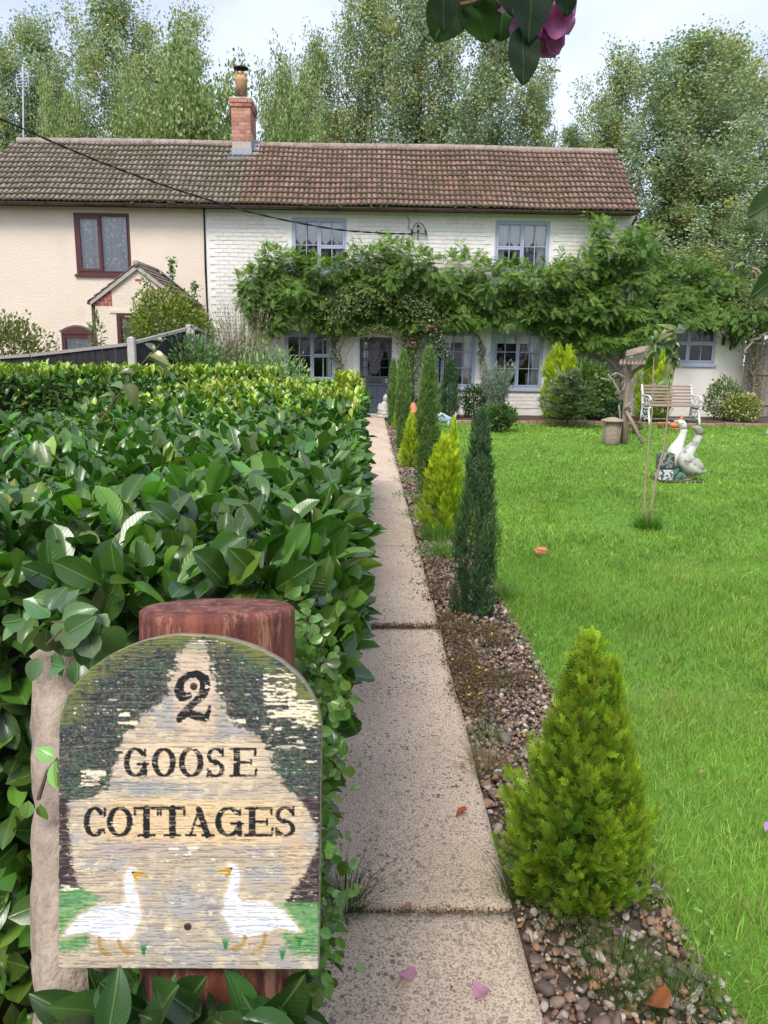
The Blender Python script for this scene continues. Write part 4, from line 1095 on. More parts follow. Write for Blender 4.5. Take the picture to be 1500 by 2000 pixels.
# ------------------------------------------------------------------ generic shrubs
def shrub(name, label, cat, base, rx, ry, h, n, leaf, color, seed, tmpl='quad', z0=0.0, lump=0.25, mat='leaf', group=None, width=0.42, droop=0.0, stems=6, shell=0.5, core=True, parent=None):
    rg = np.random.default_rng(seed)
    root = thing(name, label, cat, base, group=group) if parent is None else parent
    az = rg.uniform(0, 2 * math.pi, n); cz = rg.uniform(-0.9, 1.0, n); sz = np.sqrt(1 - cz ** 2)
    u = np.stack([sz * np.cos(az), sz * np.sin(az), cz], -1)
    leaf = leaf * 1.35; r = (1 - shell * rg.random(n) ** 1.3) * (1 + lump * 2 * (fbm(az * 1.4 + 9, cz * 2.6 + 5, seed) - 0.5)) + rg.normal(0, 0.04, n)
    c0 = np.array([0, 0, z0 + (h - z0) * 0.5])
    P = c0 + u * r[:, None] * np.array([rx, ry, (h - z0) * 0.5]); P[:, 2] = np.maximum(P[:, 2], 0.02)
    d = nrm(u + rg.normal(0, 0.5, (n, 3)) + np.array([0, 0, 0.35 - droop]))
    R = frames(d, nrm(u + np.array([0, 0, 0.8]) + rg.normal(0, 0.4, (n, 3))))
    s = leaf * rg.uniform(0.6, 1.25, n)
    tv, tf = simple_leaf(width, 0.2, 0.08) if tmpl == 'simple' else quadleaf(width * 1.25)
    V, F = scatter(tv, tf, P, R, s)
    cl = np.array(color); col = cl[rg.integers(0, len(cl), n)] if cl.ndim == 2 else cl
    col = vary(rg, col, n, 0.25, 0.08)
    Fs = split_deg(F) if tmpl == 'simple' else [F]
    o = mobj('foliage', arr_mesh('foliage', V, Fs, M[mat], rep(col, len(tv))), root); o['kind'] = 'stuff'
    st = MB()
    for k in range(stems):
        a = rg.uniform(0, 6.28); q = rg.uniform(0.3, 0.75)
        st.tube([(0.03 * math.cos(a), 0.03 * math.sin(a), -0.02), (rx * q * 0.4 * math.cos(a), ry * q * 0.4 * math.sin(a), h * 0.4), (rx * q * math.cos(a), ry * q * math.sin(a), h * 0.8)], [0.02, 0.013, 0.006], 5)
    st.build('stem', M['twig'], root)
    return root

# ------------------------------------------------------------------ conifers
def spray_template(n=9, w=0.05, spread=0.75, seed=1, cross=True):
    """a flat feathery frond, length 1 along y, made of thin scale twigs"""
    rg = np.random.default_rng(seed); V = []; F = []
    def sliver(p, d, L, w_):
        p = np.array(p, float); d = np.array(d, float); d /= np.linalg.norm(d); sx = np.array([d[1], -d[0], 0]) * w_
        a = len(V); V.extend([p, p + d * L * 0.5 + sx, p + d * L, p + d * L * 0.5 - sx]); F.append((a, a + 1, a + 2, a + 3))
    sliver((0, 0, 0), (0, 1, 0), 1.0, w * 0.6)
    for k in range(n):
        t = 0.10 + 0.8 * k / n
        for sg in (-1, 1):
            L = (0.50 - 0.32 * t) * rg.uniform(0.7, 1.15); z = rg.uniform(-0.05, 0.05)
            d = (sg * spread, 1.0, z * 3)
            sliver((0, t, 0), d, L, w * 0.75)
    return np.array(V), np.array(F)
SPR_V, SPR_F = spray_template(6, 0.042, 0.8)
SPN_V, SPN_F = spray_template(4, 0.040, 0.42, 3)

def conifer_mesh(name, h, rad_f, n_pl, per, s0, color, seed, upright=0.5, tv=None, tf=None, tipcol=None, pl=0.2, inner=0.5):
    """plumes (branchlets) standing out of the crown, each carrying a fan of feathery sprays"""
    tv = SPR_V if tv is None else tv; tf = SPR_F if tf is None else tf
    rg = np.random.default_rng(seed)
    t = np.clip(rg.random(n_pl) ** 0.9, 0.01, 0.97); az = rg.uniform(0, 6.28, n_pl)
    lump = 1 + 0.95 * (fbm(az * 1.1 + 3, t * 4.5, seed) - 0.5) + rg.normal(0, 0.09, n_pl)
    r = rad_f(t) * lump * (1 - inner * rg.random(n_pl) ** 2)
    tip = np.stack([r * np.cos(az), r * np.sin(az), t * h], -1)
    u = np.stack([np.cos(az), np.sin(az), np.zeros(n_pl)], -1)
    up_ = (upright + (1 - upright) * t ** 2)[:, None]
    ax = nrm(u * (1 - up_) + np.array([0, 0, 1.0]) * up_ + rg.normal(0, 0.12, (n_pl, 3)))
    L = pl * rg.uniform(0.6, 1.35, n_pl) * (1 - 0.30 * t)
    tip = tip + ax * (L * 0.25)[:, None]
    q = np.tile((np.arange(per) + 0.5) / per, n_pl); n = n_pl * per; q = np.clip(q + rg.normal(0, .03, n), 0.02, 1)
    axr = rep(ax, per); Lr = np.repeat(L, per)
    P = rep(tip, per) - axr * (Lr * (1 - q))[:, None]
    side = nrm(np.cross(axr, rep(nrm(u + rg.normal(0, .5, (n_pl, 3))), per))) * np.where(np.arange(n) % 2, 1, -1)[:, None] + rg.normal(0, 0.45, (n, 3))
    d = nrm(axr + side * (0.75 * (1 - 0.6 * q))[:, None])
    R = frames(d, nrm(np.cross(side, axr) + rg.normal(0, 0.5, (n, 3))))
    s = s0 * rg.uniform(0.65, 1.2, n) * (1.1 - 0.4 * q)
    P[:, 2] = np.maximum(P[:, 2], 0.01)
    col = np.array(color)[None] * np.ones((n, 1))
    if tipcol is not None:
        k = np.clip(fbm(rep(az, per) * 1.5, rep(t, per) * 5, seed + 5) * 1.2 - 0.55 + 0.55 * q + 0.25 * (rep(t, per) - .4), 0, 1)[:, None]
        col = col * (1 - k) + np.array(tipcol)[None] * k
    col = vary(rg, col, n, 0.26, 0.07)
    V, F = scatter(tv, tf, P, R, s)
    cv = rep(col, len(tv)) * (0.8 + 0.4 * np.tile(tv[:, 1:2], (n, 1)))
    return arr_mesh(name, V, F, M['needle'], cv)

GOLD, GOLDT = (0.10, 0.20, 0.018), (0.36, 0.48, 0.035)
gold_rad = lambda t: 0.235 * np.clip(t / 0.12, 0, 1) ** 0.5 * np.clip((1 - t) / 0.78, 0, 1) ** 1.0 + 0.006
M['dark_needle_col'] = None
me_gold = conifer_mesh('foliage', 0.86, gold_rad, 520, 15, 0.070, GOLD, 31, 0.55, tipcol=GOLDT, pl=0.19, inner=0.75)
me_gold2 = conifer_mesh('foliage', 0.86, lambda t: 0.29 * np.clip(t / 0.1, 0, 1) ** 0.5 * np.clip((1 - t) / 0.85, 0, 1) ** 0.7 + 0.01, 300, 12, 0.085, (0.20, 0.31, 0.014), 33, 0.6, tipcol=(0.52, 0.62, 0.03), pl=0.22, inner=0.6)
jun_rad = lambda t: 0.135 * np.clip(t / 0.06 + 0.35, 0, 1) ** 0.5 * np.clip((1.02 - t) / 0.62, 0, 1) ** 0.62 + 0.004
me_jun = conifer_mesh('foliage', 1.32, jun_rad, 640, 13, 0.056, (0.045, 0.095, 0.040), 35, 0.80, SPN_V, SPN_F, tipcol=(0.10, 0.18, 0.075), pl=0.17, inner=0.5)
me_jun2 = conifer_mesh('foliage', 1.55, lambda t: 0.100 * np.clip(t / 0.08 + 0.4, 0, 1) ** 0.5 * np.clip((1.01 - t) / 0.35, 0, 1) ** 0.6 + 0.006, 480, 12, 0.070, (0.075, 0.15, 0.035), 36, 0.84, SPN_V, SPN_F, tipcol=(0.19, 0.30, 0.07), pl=0.22, inner=0.5)
me_round = conifer_mesh('foliage', 0.86, lambda t: 0.24 * np.clip(t / 0.1, 0, 1) ** 0.4 * np.clip((1.03 - t) / 0.30, 0, 1) ** 0.45 + 0.01, 260, 12, 0.085, (0.20, 0.31, 0.014), 37, 0.75, tipcol=(0.50, 0.60, 0.03), pl=0.18, inner=0.5)
def conifer(name, label, cat, me, base, sx, sz, trunk_h, trunk_r, rz=0.0, group=None, nb=0):
    root = thing(name, label, cat, base, rz, group)
    o = mobj('foliage', me, root); o.scale = (sx, sx, sz); o['kind'] = 'stuff'
    MB().tube([(0, 0, -0.03), (0.004, 0, trunk_h * 0.5), (0, 0.003, trunk_h)], [trunk_r, trunk_r * 0.7, trunk_r * 0.25], 7).build('trunk', M['twig'], root, True)
    for k in range(nb):
        a = k * 2.4; z = trunk_h * (0.1 + 0.07 * k)
        MB().tube([(0, 0, z), (0.05 * math.cos(a), 0.05 * math.sin(a), z + 0.08), (0.08 * math.cos(a), 0.08 * math.sin(a), z + 0.17)], [0.006, 0.004, 0.0015], 5).build('branch', M['twig'], root)
    return root
g_ = lambda px, py: G(px, py)
b = g_(1140, 1745); b[0] = 0.635
conifer('golden_conifer', 'bright lime green feathery conifer, largest and nearest, in the gravel at the bottom right', 'conifer', me_gold, b, .93, .93, 0.76, 0.014, nb=9, group='conifers in a row beside the path')
o = mobj('side_shoot', me_gold, bpy.data.objects['golden_conifer'], (.075, -.03, .03)); o.scale = (.5, .5, .82); o.rotation_euler = (0, .03, 2); o['kind'] = 'stuff'
b = g_(925, 1198); conifer('juniper', 'tall dark green column juniper, nearest of the dark ones beside the path', 'conifer', me_jun, b, .88, .97, 1.1, 0.014, group='conifers in a row beside the path')
b = g_(866, 1040); conifer('golden_conifer', 'wide yellow green conifer right behind the nearest dark juniper', 'conifer', me_gold2, b, 0.90, 1.0, 0.8, 0.014, 1.0, group='conifers in a row beside the path')
b = g_(832, 965); conifer('juniper', 'tallest green column juniper, between the wide and the small yellow conifers', 'conifer', me_jun2, b, 1.1, 1.07, 1.3, 0.014, 2.0, group='conifers in a row beside the path')
b = g_(802, 912); conifer('golden_conifer', 'small narrow yellow conifer with a juniper in front and behind', 'conifer', me_gold2, b, 0.56, 0.86, 0.7, 0.012, 2.6, group='conifers in a row beside the path')
b = g_(786, 876); conifer('juniper', 'slim green column juniper third from the camera beside the path', 'conifer', me_jun2, b, 1.05, 1.06, 1.2, 0.014, 4.0, group='conifers in a row beside the path')
b = g_(767, 832); conifer('juniper', 'slim green juniper nearest the front door, last in the row', 'conifer', me_jun2, b, 1.0, 0.95, 1.2, 0.014, 5.0, group='conifers in a row beside the path')
b = g_(774, 838); conifer('golden_conifer', 'tiny yellow conifer beside the last juniper by the door', 'conifer', me_gold2, b, 0.34, 0.48, 0.4, 0.008, 0.5, group='conifers in a row beside the path')
b = W(877, 820, 19.0); b[2] = 0; conifer('juniper', 'pointed green conifer against the house wall under the left bay window', 'conifer', me_jun, b, 1.75, 1.13, 1.2, 0.02, 1.5)
b = W(882, 880, 9.2); b[2] = 0; b[0] = 1.0; conifer('golden_conifer', 'yellow spiky conifer tip just behind the wide yellow one on the lawn edge', 'conifer', me_gold2, (0.93, 8.2, 0), 0.36, 1.06, 0.7, 0.01, 3.3, group='conifers in a row beside the path')

# border by the house
bY = lambda px, py, Y: (W(px, py, Y)[0], Y, 0.02)
shrub('rose_bush', 'small round rose bush with red hips under the bay windows', 'shrub', bY(925, 800, 19.3), 0.33, 0.3, 0.82, 1300, 0.055, (0.06, 0.12, 0.03), 41, z0=0.1)
def upright(name, label, cat, base, n, h, spread, color, seed, w=0.012, curve=0.3, mat='needle', frond=True):
    rg = np.random.default_rng(seed); root = thing(name, label, cat, base)
    mb = MB(); cols = []
    P = []; Dn = []
    for k in range(n):
        a = rg.uniform(0, 6.28); q = spread * math.sqrt(rg.random()); hh = h * rg.uniform(0.55, 1.0)
        pts = [np.array([0.25 * q * math.cos(a), 0.25 * q * math.sin(a), 0]), np.array([0.6 * q * math.cos(a), 0.6 * q * math.sin(a), hh * 0.5]), np.array([q * math.cos(a) * (1 + curve), q * math.sin(a) * (1 + curve), hh])]
        mb.tube(pts, [0.006, 0.004, 0.0015], 4, cap=False)
        for t in rg.random(26 if frond else 16):
            p = pts[0] * (1 - t) ** 2 + 2 * pts[1] * t * (1 - t) + pts[2] * t * t; P.append(p); Dn.append(nrm(pts[2] - pts[0]) + rg.normal(0, 0.35, 3))
    mb.build('stem', M['twig'], root)
    P = np.array(P); Dn = nrm(np.array(Dn)); m = len(P)
    if frond: tv, tf = SPN_V, SPN_F; s = rg.uniform(0.06, 0.13, m)
    else: tv, tf = quadleaf(0.2); s = rg.uniform(0.05, 0.11, m)
    V, F = scatter(tv, tf, P, frames(Dn, nrm(rg.normal(0, 1, (m, 3)))), s)
    o = mobj('foliage', arr_mesh('foliage', V, [F], M[mat], rep(vary(rg, color, m, .2, .06), len(tv))), root); o['kind'] = 'stuff'
    return root
upright('blue_juniper', 'feathery blue green juniper in front of the right bay window', 'shrub', bY(968, 815, 18.8), 150, 1.45, 0.34, (0.24, 0.33, 0.26), 43)
shrub('shrub', 'low spreading dark leafed shrub growing out of the lawn before the blue juniper', 'shrub', bY(972, 860, 16.3), 0.36, 0.34, 0.52, 1300, 0.07, [(0.06, 0.12, 0.035), (0.09, 0.16, 0.05)], 44)
conifer('golden_conifer', 'round topped bright yellow conifer against the house between window and shrubs', 'conifer', me_round, bY(1093, 800, 19.2), 1.75, 2.05, 1.2, 0.02, 1.9)
conifer('golden_conifer', 'yellow conifer behind the rustic bird table, left of the bench', 'conifer', me_round, bY(1272, 800, 19.3), 1.6, 1.95, 1.2, 0.02, 4.4)
shrub('laurel_bush', 'big mid green bush between the yellow conifer and the wisteria trunk', 'shrub', bY(1148, 800, 19.4), 0.62, 0.45, 1.42, 4200, 0.085, [(0.10, 0.18, 0.04), (0.17, 0.27, 0.07)], 45, stems=8)
shrub('shrub', 'dark ferny shrub low down behind the basket stool', 'shrub', bY(1196, 815, 18.9), 0.35, 0.3, 0.5, 1300, 0.07, (0.045, 0.095, 0.03), 46)
shrub('shrub', 'loose olive green shrub by the cream annexe wall right of the bench', 'shrub', bY(1415, 805, 19.4), 0.45, 0.35, 1.05, 2600, 0.06, (0.22, 0.26, 0.13), 47, lump=0.4)
shrub('variegated_shrub', 'round yellow variegated shrub at the lawn edge on the right', 'shrub', bY(1446, 815, 19.0), 0.50, 0.38, 0.72, 2400, 0.06, [(0.36, 0.36, 0.12), (0.16, 0.22, 0.06), (0.48, 0.45, 0.19)], 48)
shrub('shrub', 'small leafy shrub at the foot of the wall behind the first bay window', 'shrub', bY(848, 800, 19.6), 0.35, 0.3, 0.8, 1000, 0.06, (0.05, 0.10, 0.03), 49)
shrub('shrub', 'green leafy shrub just right of the front door at the foot of the rose', 'shrub', bY(797, 790, 19.6), 0.3, 0.3, 0.62, 800, 0.055, (0.06, 0.11, 0.035), 50)

# dwarf spruce: tiers of drooping flat branches
def spruce(base):
    rg = np.random.default_rng(52); root = thing('dwarf_spruce', 'broad low blue green spruce with layered branches on the lawn edge', 'conifer', base)
    P = []; Dn = []; bm_ = MB()
    for tier in range(11):
        z = 0.12 + tier * 0.105; Rr = 0.78 * (1 - tier / 12.0) ** 0.75 * (0.65 if tier == 0 else 1)
        for k in range(13 if tier < 7 else 7):
            a = rg.uniform(0, 6.28); L = Rr * rg.uniform(0.75, 1.12)
            p0 = np.array([0, 0, z]); p1 = np.array([L * math.cos(a), L * math.sin(a), z + 0.22 * L + rg.uniform(-.04, .04)])
            bm_.tube([p0, (p0 + p1) / 2, p1], [0.009, 0.006, 0.002], 4, cap=False)
            for t in np.linspace(0.2, 1.0, int(8 + 13 * L)):
                for sg in (-1, 1, 0, .5):
                    d = nrm((p1 - p0) + sg * np.cross(p1 - p0, [0, 0, 1]) * 1.0 + rg.normal(0, .16, 3)); P.append(p0 + (p1 - p0) * t); Dn.append(d)
    bm_.build('branch', M['twig'], root); P = np.array(P); Dn = np.array(Dn); m = len(P)
    V, F = scatter(SPN_V, SPN_F, P, frames(Dn, nrm(np.array([0, 0, 1.0]) + rg.normal(0, .2, (m, 3)))), rg.uniform(0.09, 0.16, m))
    o = mobj('foliage', arr_mesh('foliage', V, [F], M['needle'], rep(vary(rg, (0.17, 0.235, 0.12), m, .22, .06), len(SPN_V))), root); o['kind'] = 'stuff'
    MB().tube([(0, 0, 0), (0, 0, 1.28)], [0.03, 0.006], 6).build('trunk', M['twig'], root)
spruce(bY(1108, 830, 17.6))

# back left garden
shrub('shrub', 'olive shrub at the far left edge in front of the pink wall', 'shrub', (W(15, 700, 14.5)[0], 14.5, 0), 0.72, 0.6, 2.15, 5200, 0.06, [(0.18, 0.19, 0.07), (0.23, 0.23, 0.09)], 55, lump=0.5, stems=12, z0=0.6)
r_ = shrub('shrub', 'round yellow green bush behind the fence in front of the pink porch', 'shrub', (W(333, 640, 17.9)[0], 17.9, 0), 0.92, 0.6, W(330, 566, 17.9)[2], 8500, 0.07, [(0.24, 0.28, 0.06), (0.32, 0.34, 0.08), (0.17, 0.22, 0.05)], 56, lump=0.3, stems=10, z0=1.1)
for k, (px, py, n) in enumerate(((285, 545, 90), (335, 505, 110), (382, 550, 80))):
    rg = np.random.default_rng(60 + k); t_ = W(px, py, 17.9) - np.array(r_.location); base_ = np.array([t_[0] * 0.8, 0, t_[2] - 0.75])
    MB().tube([base_, (base_ + t_) / 2 + [0.02, 0, 0], t_], [0.012, 0.008, 0.004], 5).build('stem', M['twig'], r_)
    q = rg.random(n) ** 0.6; P = base_ + (t_ - base_) * q[:, None] + rg.normal(0, 0.055, (n, 3)) * [1, 1, 0.8]
    tv, tf = simple_leaf(0.5); V, F = scatter(tv, tf, P, frames(nrm(rg.normal(0, 1, (n, 3))), nrm(rg.normal(0, .5, (n, 3)) + [0, -.4, 1])), 0.085)
    mobj('foliage', arr_mesh('foliage', V, split_deg(F), M['leaf'], rep(vary(rg, (0.13, 0.19, 0.06), n, .25), len(tv))), r_)
upright('broom', 'wispy grey green broom bush in front of the white wall beside the wisteria', 'shrub', (W(470, 700, 17.0)[0], 17.0, 0), 260, 2.75, 0.62, (0.30, 0.33, 0.18), 57, frond=False, curve=0.25, mat='leaf')
shrub('buddleia', 'loose pale green bush behind the hedge end under the first ground floor window', 'shrub', (W(522, 720, 14.0)[0], 14.0, 0), 0.75, 0.6, 1.58, 5000, 0.075, [(0.19, 0.29, 0.13), (0.26, 0.36, 0.16)], 58, lump=0.5, stems=10, width=0.3)
shrub('shrub', 'soft green bush in front of the concrete fence posts', 'shrub', (W(378, 700, 14.5)[0], 14.5, 0), 0.75, 0.5, 1.85, 5500, 0.075, [(0.16, 0.27, 0.11), (0.12, 0.20, 0.08)], 59, lump=0.5, stems=8, width=0.3)
shrub('shrub', 'brown tinted bush between the broom and the hedge', 'shrub', (W(455, 700, 15.5)[0], 15.5, 0), 0.6, 0.5, 1.75, 4200, 0.06, [(0.21, 0.19, 0.09), (0.16, 0.19, 0.08)], 61, lump=0.5, stems=8, width=0.3)
shrub('lilac', 'thin leafy sapling with small leaves against the porch downpipe', 'shrub', (W(190, 680, 17.6)[0], 17.6, 0), 0.14, 0.14, W(190, 608, 17.6)[2], 160, 0.10, (0.20, 0.24, 0.12), 62, stems=3, z0=1.0, width=0.25)

# ------------------------------------------------------------------ poplars behind the cottages
def poplar_meshes(seed, H, Wd, n_cl, per, leaf, cols, lowbranch=0.08, ivy=False, flat=1.0):
    rg = np.random.default_rng(seed)
    env = lambda t: Wd / 2 * np.clip((t - lowbranch + 0.03) / 0.22, 0.25, 1) ** 0.6 * np.clip((1.01 - t) / 0.36, 0, 1) ** 0.55
    tr = MB(); lean = rg.normal(0, 0.02, 2)
    n = 9; tp = [np.array([lean[0] * H * (k / n) + 0.06 * math.sin(k * 1.3 + seed), lean[1] * H * k / n, H * 0.96 * k / n]) for k in range(n + 1)]
    tr.tube(tp, [0.21 * (1 - k / n) ** 0.8 + 0.02 for k in range(n + 1)], 8)
    trunk_at = lambda z: tp[0] + np.array([np.interp(z, [p[2] for p in tp], [p[i] for p in tp]) for i in range(3)])
    lm = MB(); C = []
    nl = 44
    for k in range(nl):
        t0 = lowbranch + (0.92 - lowbranch) * (k + rg.random()) / nl; z0 = t0 * H; a = rg.uniform(0, 6.28); p0 = trunk_at(z0)
        L = env(min(t0 + 0.10, 1.0)) * rg.uniform(0.6, 1.15)
        p1 = p0 + np.array([L * .55 * math.cos(a), L * .55 * math.sin(a), L * 0.45]); p2 = p0 + np.array([L * math.cos(a), L * math.sin(a), L * 1.15 + 0.3])
        lm.tube([p0, p1, p2], [0.05 * (1 - t0) + 0.018, 0.03 * (1 - t0) + 0.012, 0.008], 5, cap=False)
        m = max(2, int(n_cl / nl * (0.5 + env(t0) / (Wd / 2))))
        for q in rg.uniform(0.25, 1.05, m):
            C.append((p0 * (1 - q) ** 2 + 2 * p1 * q * (1 - q) + p2 * q * q) + rg.normal(0, 0.26, 3) * [1, 1, 1.2])
    for q in rg.uniform(0.3, 1.0, n_cl // 7):
        C.append(trunk_at(q * H) + rg.normal(0, 0.3, 3))
    C = np.array(C); nc = len(C)
    P = rep(C, per) + np.clip(rg.normal(0, 1, (nc * per, 3)), -1.9, 1.9) * rep(rg.uniform(0.12, 0.27, nc), per)[:, None] * np.array([1, 1, 1.25])
    m = len(P); tv, tf = quadleaf(0.8)
    d = nrm(rg.normal(0, 1, (m, 3)) + [0, 0, -0.3]); R = frames(d, nrm(rg.normal(0, 1, (m, 3))))
    cl = np.array(cols); cc_ = rep(cl[rg.integers(0, len(cl), nc)], per)
    V, F = scatter(tv, tf, P, R, leaf * rg.uniform(0.6, 1.2, m))
    crown = arr_mesh('crown', V, F, M['poplar_leaf'], rep(vary(rg, cc_, m, .22, .06), 4))
    return tr, lm, crown
PC = [(0.32, 0.39, 0.23), (0.40, 0.46, 0.30), (0.26, 0.33, 0.16), (0.42, 0.41, 0.15), (0.36, 0.44, 0.32)]
PD = [(0.27, 0.34, 0.22), (0.35, 0.43, 0.31), (0.23, 0.29, 0.16), (0.34, 0.35, 0.14)]
PY_ = [(0.24, 0.32, 0.12), (0.31, 0.38, 0.15), (0.26, 0.33, 0.12)]
poplars = [poplar_meshes(71, 14.5, 4.4, 330, 84, 0.105, PC, 0.12), poplar_meshes(72, 14.5, 5.0, 350, 86, 0.105, PC, 0.10), poplar_meshes(73, 14.5, 4.8, 380, 88, 0.105, PD, 0.06), poplar_meshes(74, 14.5, 3.8, 260, 84, 0.105, PC, 0.12)]
pop_me = []
for tr, lm, crown in poplars:
    a = bpy.data.meshes.new('trunk'); a.from_pydata(tr.v, [], tr.f); a.materials.append(M['bark']); a.polygons.foreach_set('use_smooth', [True] * len(a.polygons))
    b_ = bpy.data.meshes.new('limbs'); b_.from_pydata(lm.v, [], lm.f); b_.materials.append(M['bark'])
    pop_me.append((a, b_, crown))
def poplar(k, px, topy, Y, wpx, rz, label, name='poplar_tree'):
    z = W(px, topy, Y)[2]; x = W(px, 400, Y)[0]
    root = thing(name, label, 'tree', (x, Y, -0.05), rz, 'trees behind the cottages')
    sc_ = z / 14.5; base_w = (4.4, 5.0, 4.8, 3.8)[k]; sx = wpx * Y / 1500.0 / base_w
    for nm, me in zip(('trunk', 'limb', 'crown'), pop_me[k]):
        o = mobj(nm, me, root); o.scale = (sx, sx, sc_)
        if nm == 'crown': o['kind'] = 'stuff'
    return root
T = [(3, 20, 60, 33, 150, 0.3, 'thin poplar at the far left edge behind the roof'),
     (0, 95, 15, 34, 190, 1.1, 'pale poplar second from the left behind the aerial'),
     (1, 240, -45, 34.5, 250, 2.0, 'tallest poplar of the left group, its top cut by the frame'),
     (3, 380, 5, 33, 150, 3.0, 'slim poplar just left of the chimney'),
     (3, 305, 95, 37, 170, 5.5, 'shorter poplar filling between the left group of trees'),
     (3, 548, 125, 34, 110, 0.9, 'low poplar just right of the chimney'),
     (0, 615, 55, 35, 150, 4.0, 'poplar right of the chimney with a loose open top'),
     (1, 725, -60, 35, 210, 5.2, 'very tall poplar at the middle of the picture'),
     (2, 830, -90, 34, 230, 0.2, 'dense dark tall poplar right of the middle behind the foreground leaves'),
     (2, 955, 0, 33.5, 240, 1.9, 'dark bushy poplar under the hanging pink flower'),
     (3, 1045, 130, 34, 110, 2.4, 'small poplar at the right end of the middle group beside the sky gap'),
     (0, 1195, 75, 36, 170, 2.9, 'leafy poplar behind the right end of the ridge'),
     (2, 1305, 40, 33, 310, 3.7, 'broad dark trunked poplar right of the cottage gable'),
     (1, 1410, 60, 36, 250, 0.7, 'wide poplar behind the annexe'),
     (0, 1510, 110, 33, 200, 4.9, 'poplar cut by the right edge of the picture'),
     (2, 1120, 235, 38, 150, 1.3, 'low dark tree seen just above the ridge in the sky gap'),
     (0, 1400, 300, 31, 260, 2.2, 'low spreading tree directly behind the annexe wisteria'),
     (1, 690, 200, 38, 260, 0.1, 'shorter tree filling low behind the middle of the roof'),
     (2, 860, 190, 38, 260, 3.1, 'shorter dark tree filling low behind the right of the middle')]
for t in T: poplar(*t)
for k, (x_, y_, hh, rz) in enumerate(((-13, -15, .62, .4), (-7.5, -16, .70, 1.9), (-2, -15, .66, 3.3), (3.5, -16, .72, 5.0), (9, -15, .64, .9), (14.5, -16, .7, 2.6))):  # unseen trees, added to give the cottage panes a dark reflection
    root = thing('unseen_tree', 'broad unseen tree added behind the viewpoint to be mirrored darkly in the cottage windows', 'tree', (x_, y_, -0.05), rz, 'unseen trees added behind the viewpoint')
    for nm, me in zip(('trunk', 'limb', 'crown'), pop_me[2]):
        o = mobj(nm, me, root); o.scale = (1.35, 1.35, hh)
        if nm == 'crown': o['kind'] = 'stuff'
tr, lm, crown = poplar_meshes(81, 6.0, 4.6, 230, 95, 0.11, PY_, 0.1)
a = bpy.data.meshes.new('trunk'); a.from_pydata(tr.v, [], tr.f); a.materials.append(M['bark'])
for (px, ty, wd, Y, rz, lab) in ((385, 205, 230, 28, 0.2, 'bright yellow green tree close behind the roof left of the chimney'), (130, 248, 100, 27.5, 1.7, 'small bright green tree peeping over the left roof'),
                            (290, 232, 130, 28.5, 4.1, 'low bright green tree over the middle of the left roof'), (560, 222, 150, 28, 2.9, 'bright green bushy tree just right of the chimney above the ridge')):
    z = W(px, ty, Y)[2]; root = thing('willow_tree', lab, 'tree', (W(px, 300, Y)[0], Y, 0), rz, 'bright young trees behind the roof')
    for nm, me in (('trunk', a), ('crown', crown)):
        o = mobj(nm, me, root); o.scale = (wd * Y / 1500 / 4.3,) * 2 + (z / 6.0,)
        if nm == 'crown': o['kind'] = 'stuff'
# ivy up the trunk of the broad poplar
rg = np.random.default_rng(5); n = 2600; base = W(1305, 400, 33); az = rg.uniform(0, 6.28, n); zz = rg.uniform(3.5, 10.5, n)
r = 0.35 + 0.5 * vn(zz * 0.7, az * 0, 3) ; P = np.stack([base[0] + r * np.cos(az), 33 + r * np.sin(az), zz], -1)
tv, tf = quadleaf(0.9); V, F = scatter(tv, tf, P, frames(nrm(rg.normal(0, 1, (n, 3)) + [0, 0, -1]), nrm(np.stack([np.cos(az), np.sin(az), az * 0 + .3], -1) + rg.normal(0, .3, (n, 3)))), 0.15)
o = mobj('ivy', arr_mesh('ivy', V, F, M['leaf'], rep(vary(rg, (0.035, 0.065, 0.025), n), 4)))
tag(o, 'dark ivy wrapped round the trunk of the broad poplar right of the gable', 'climber')

# ------------------------------------------------------------------ wisteria and rose over the house front
def pinnate(pairs=5):
    V = []; F = []
    def lf(p, d, L, w):
        p = np.array(p, float); d = np.array(d, float); d /= np.linalg.norm(d); sx = np.cross(d, [0, 0, 1.0]) * w; a = len(V)
        V.extend([p, p + d * L * .4 + sx + [0, 0, -.01], p + d * L + [0, 0, -.10 * L * 2], p + d * L * .4 - sx + [0, 0, -.01]]); F.append((a, a + 1, a + 2, a + 3))
    for k in range(pairs):
        t = 0.22 + 0.66 * k / (pairs - 1)
        for sg in (-1, 1): lf((0, t, -0.25 * t * t), (sg * 1.0, 0.75, -0.15), 0.36 - 0.10 * t, 0.075)
    lf((0, 0.92, -.22), (0, 1, -.3), 0.28, 0.07)
    a = len(V); V.extend([(-.006, 0, 0), (.006, 0, 0), (.004, .92, -.22), (-.004, .92, -.22)]); F.append((a, a + 1, a + 2, a + 3))
    return np.array(V, float), np.array(F)
PIN_V, PIN_F = pinnate()
def pip(px, py, poly):
    poly = np.array(poly, float); inside = np.zeros(len(px), bool); j = len(poly) - 1
    for i in range(len(poly)):
        xi, yi = poly[i]; xj, yj = poly[j]
        c = ((yi > py) != (yj > py)) & (px < (xj - xi) * (py - yi) / (yj - yi + 1e-9) + xi); inside ^= c; j = i
    return inside
top = [(468, 565), (482, 535), (510, 508), (524, 484), (548, 494), (590, 512), (640, 520), (690, 495), (735, 498), (758, 478), (790, 488), (830, 500), (862, 512), (900, 495), (925, 505), (955, 528), (1000, 520), (1040, 535), (1085, 520), (1128, 512), (1138, 470), (1150, 432), (1172, 445), (1190, 475), (1215, 465), (1245, 455), (1280, 462), (1300, 482), (1325, 515), (1370, 520), (1420, 505), (1450, 530), (1475, 545), (1510, 560)]
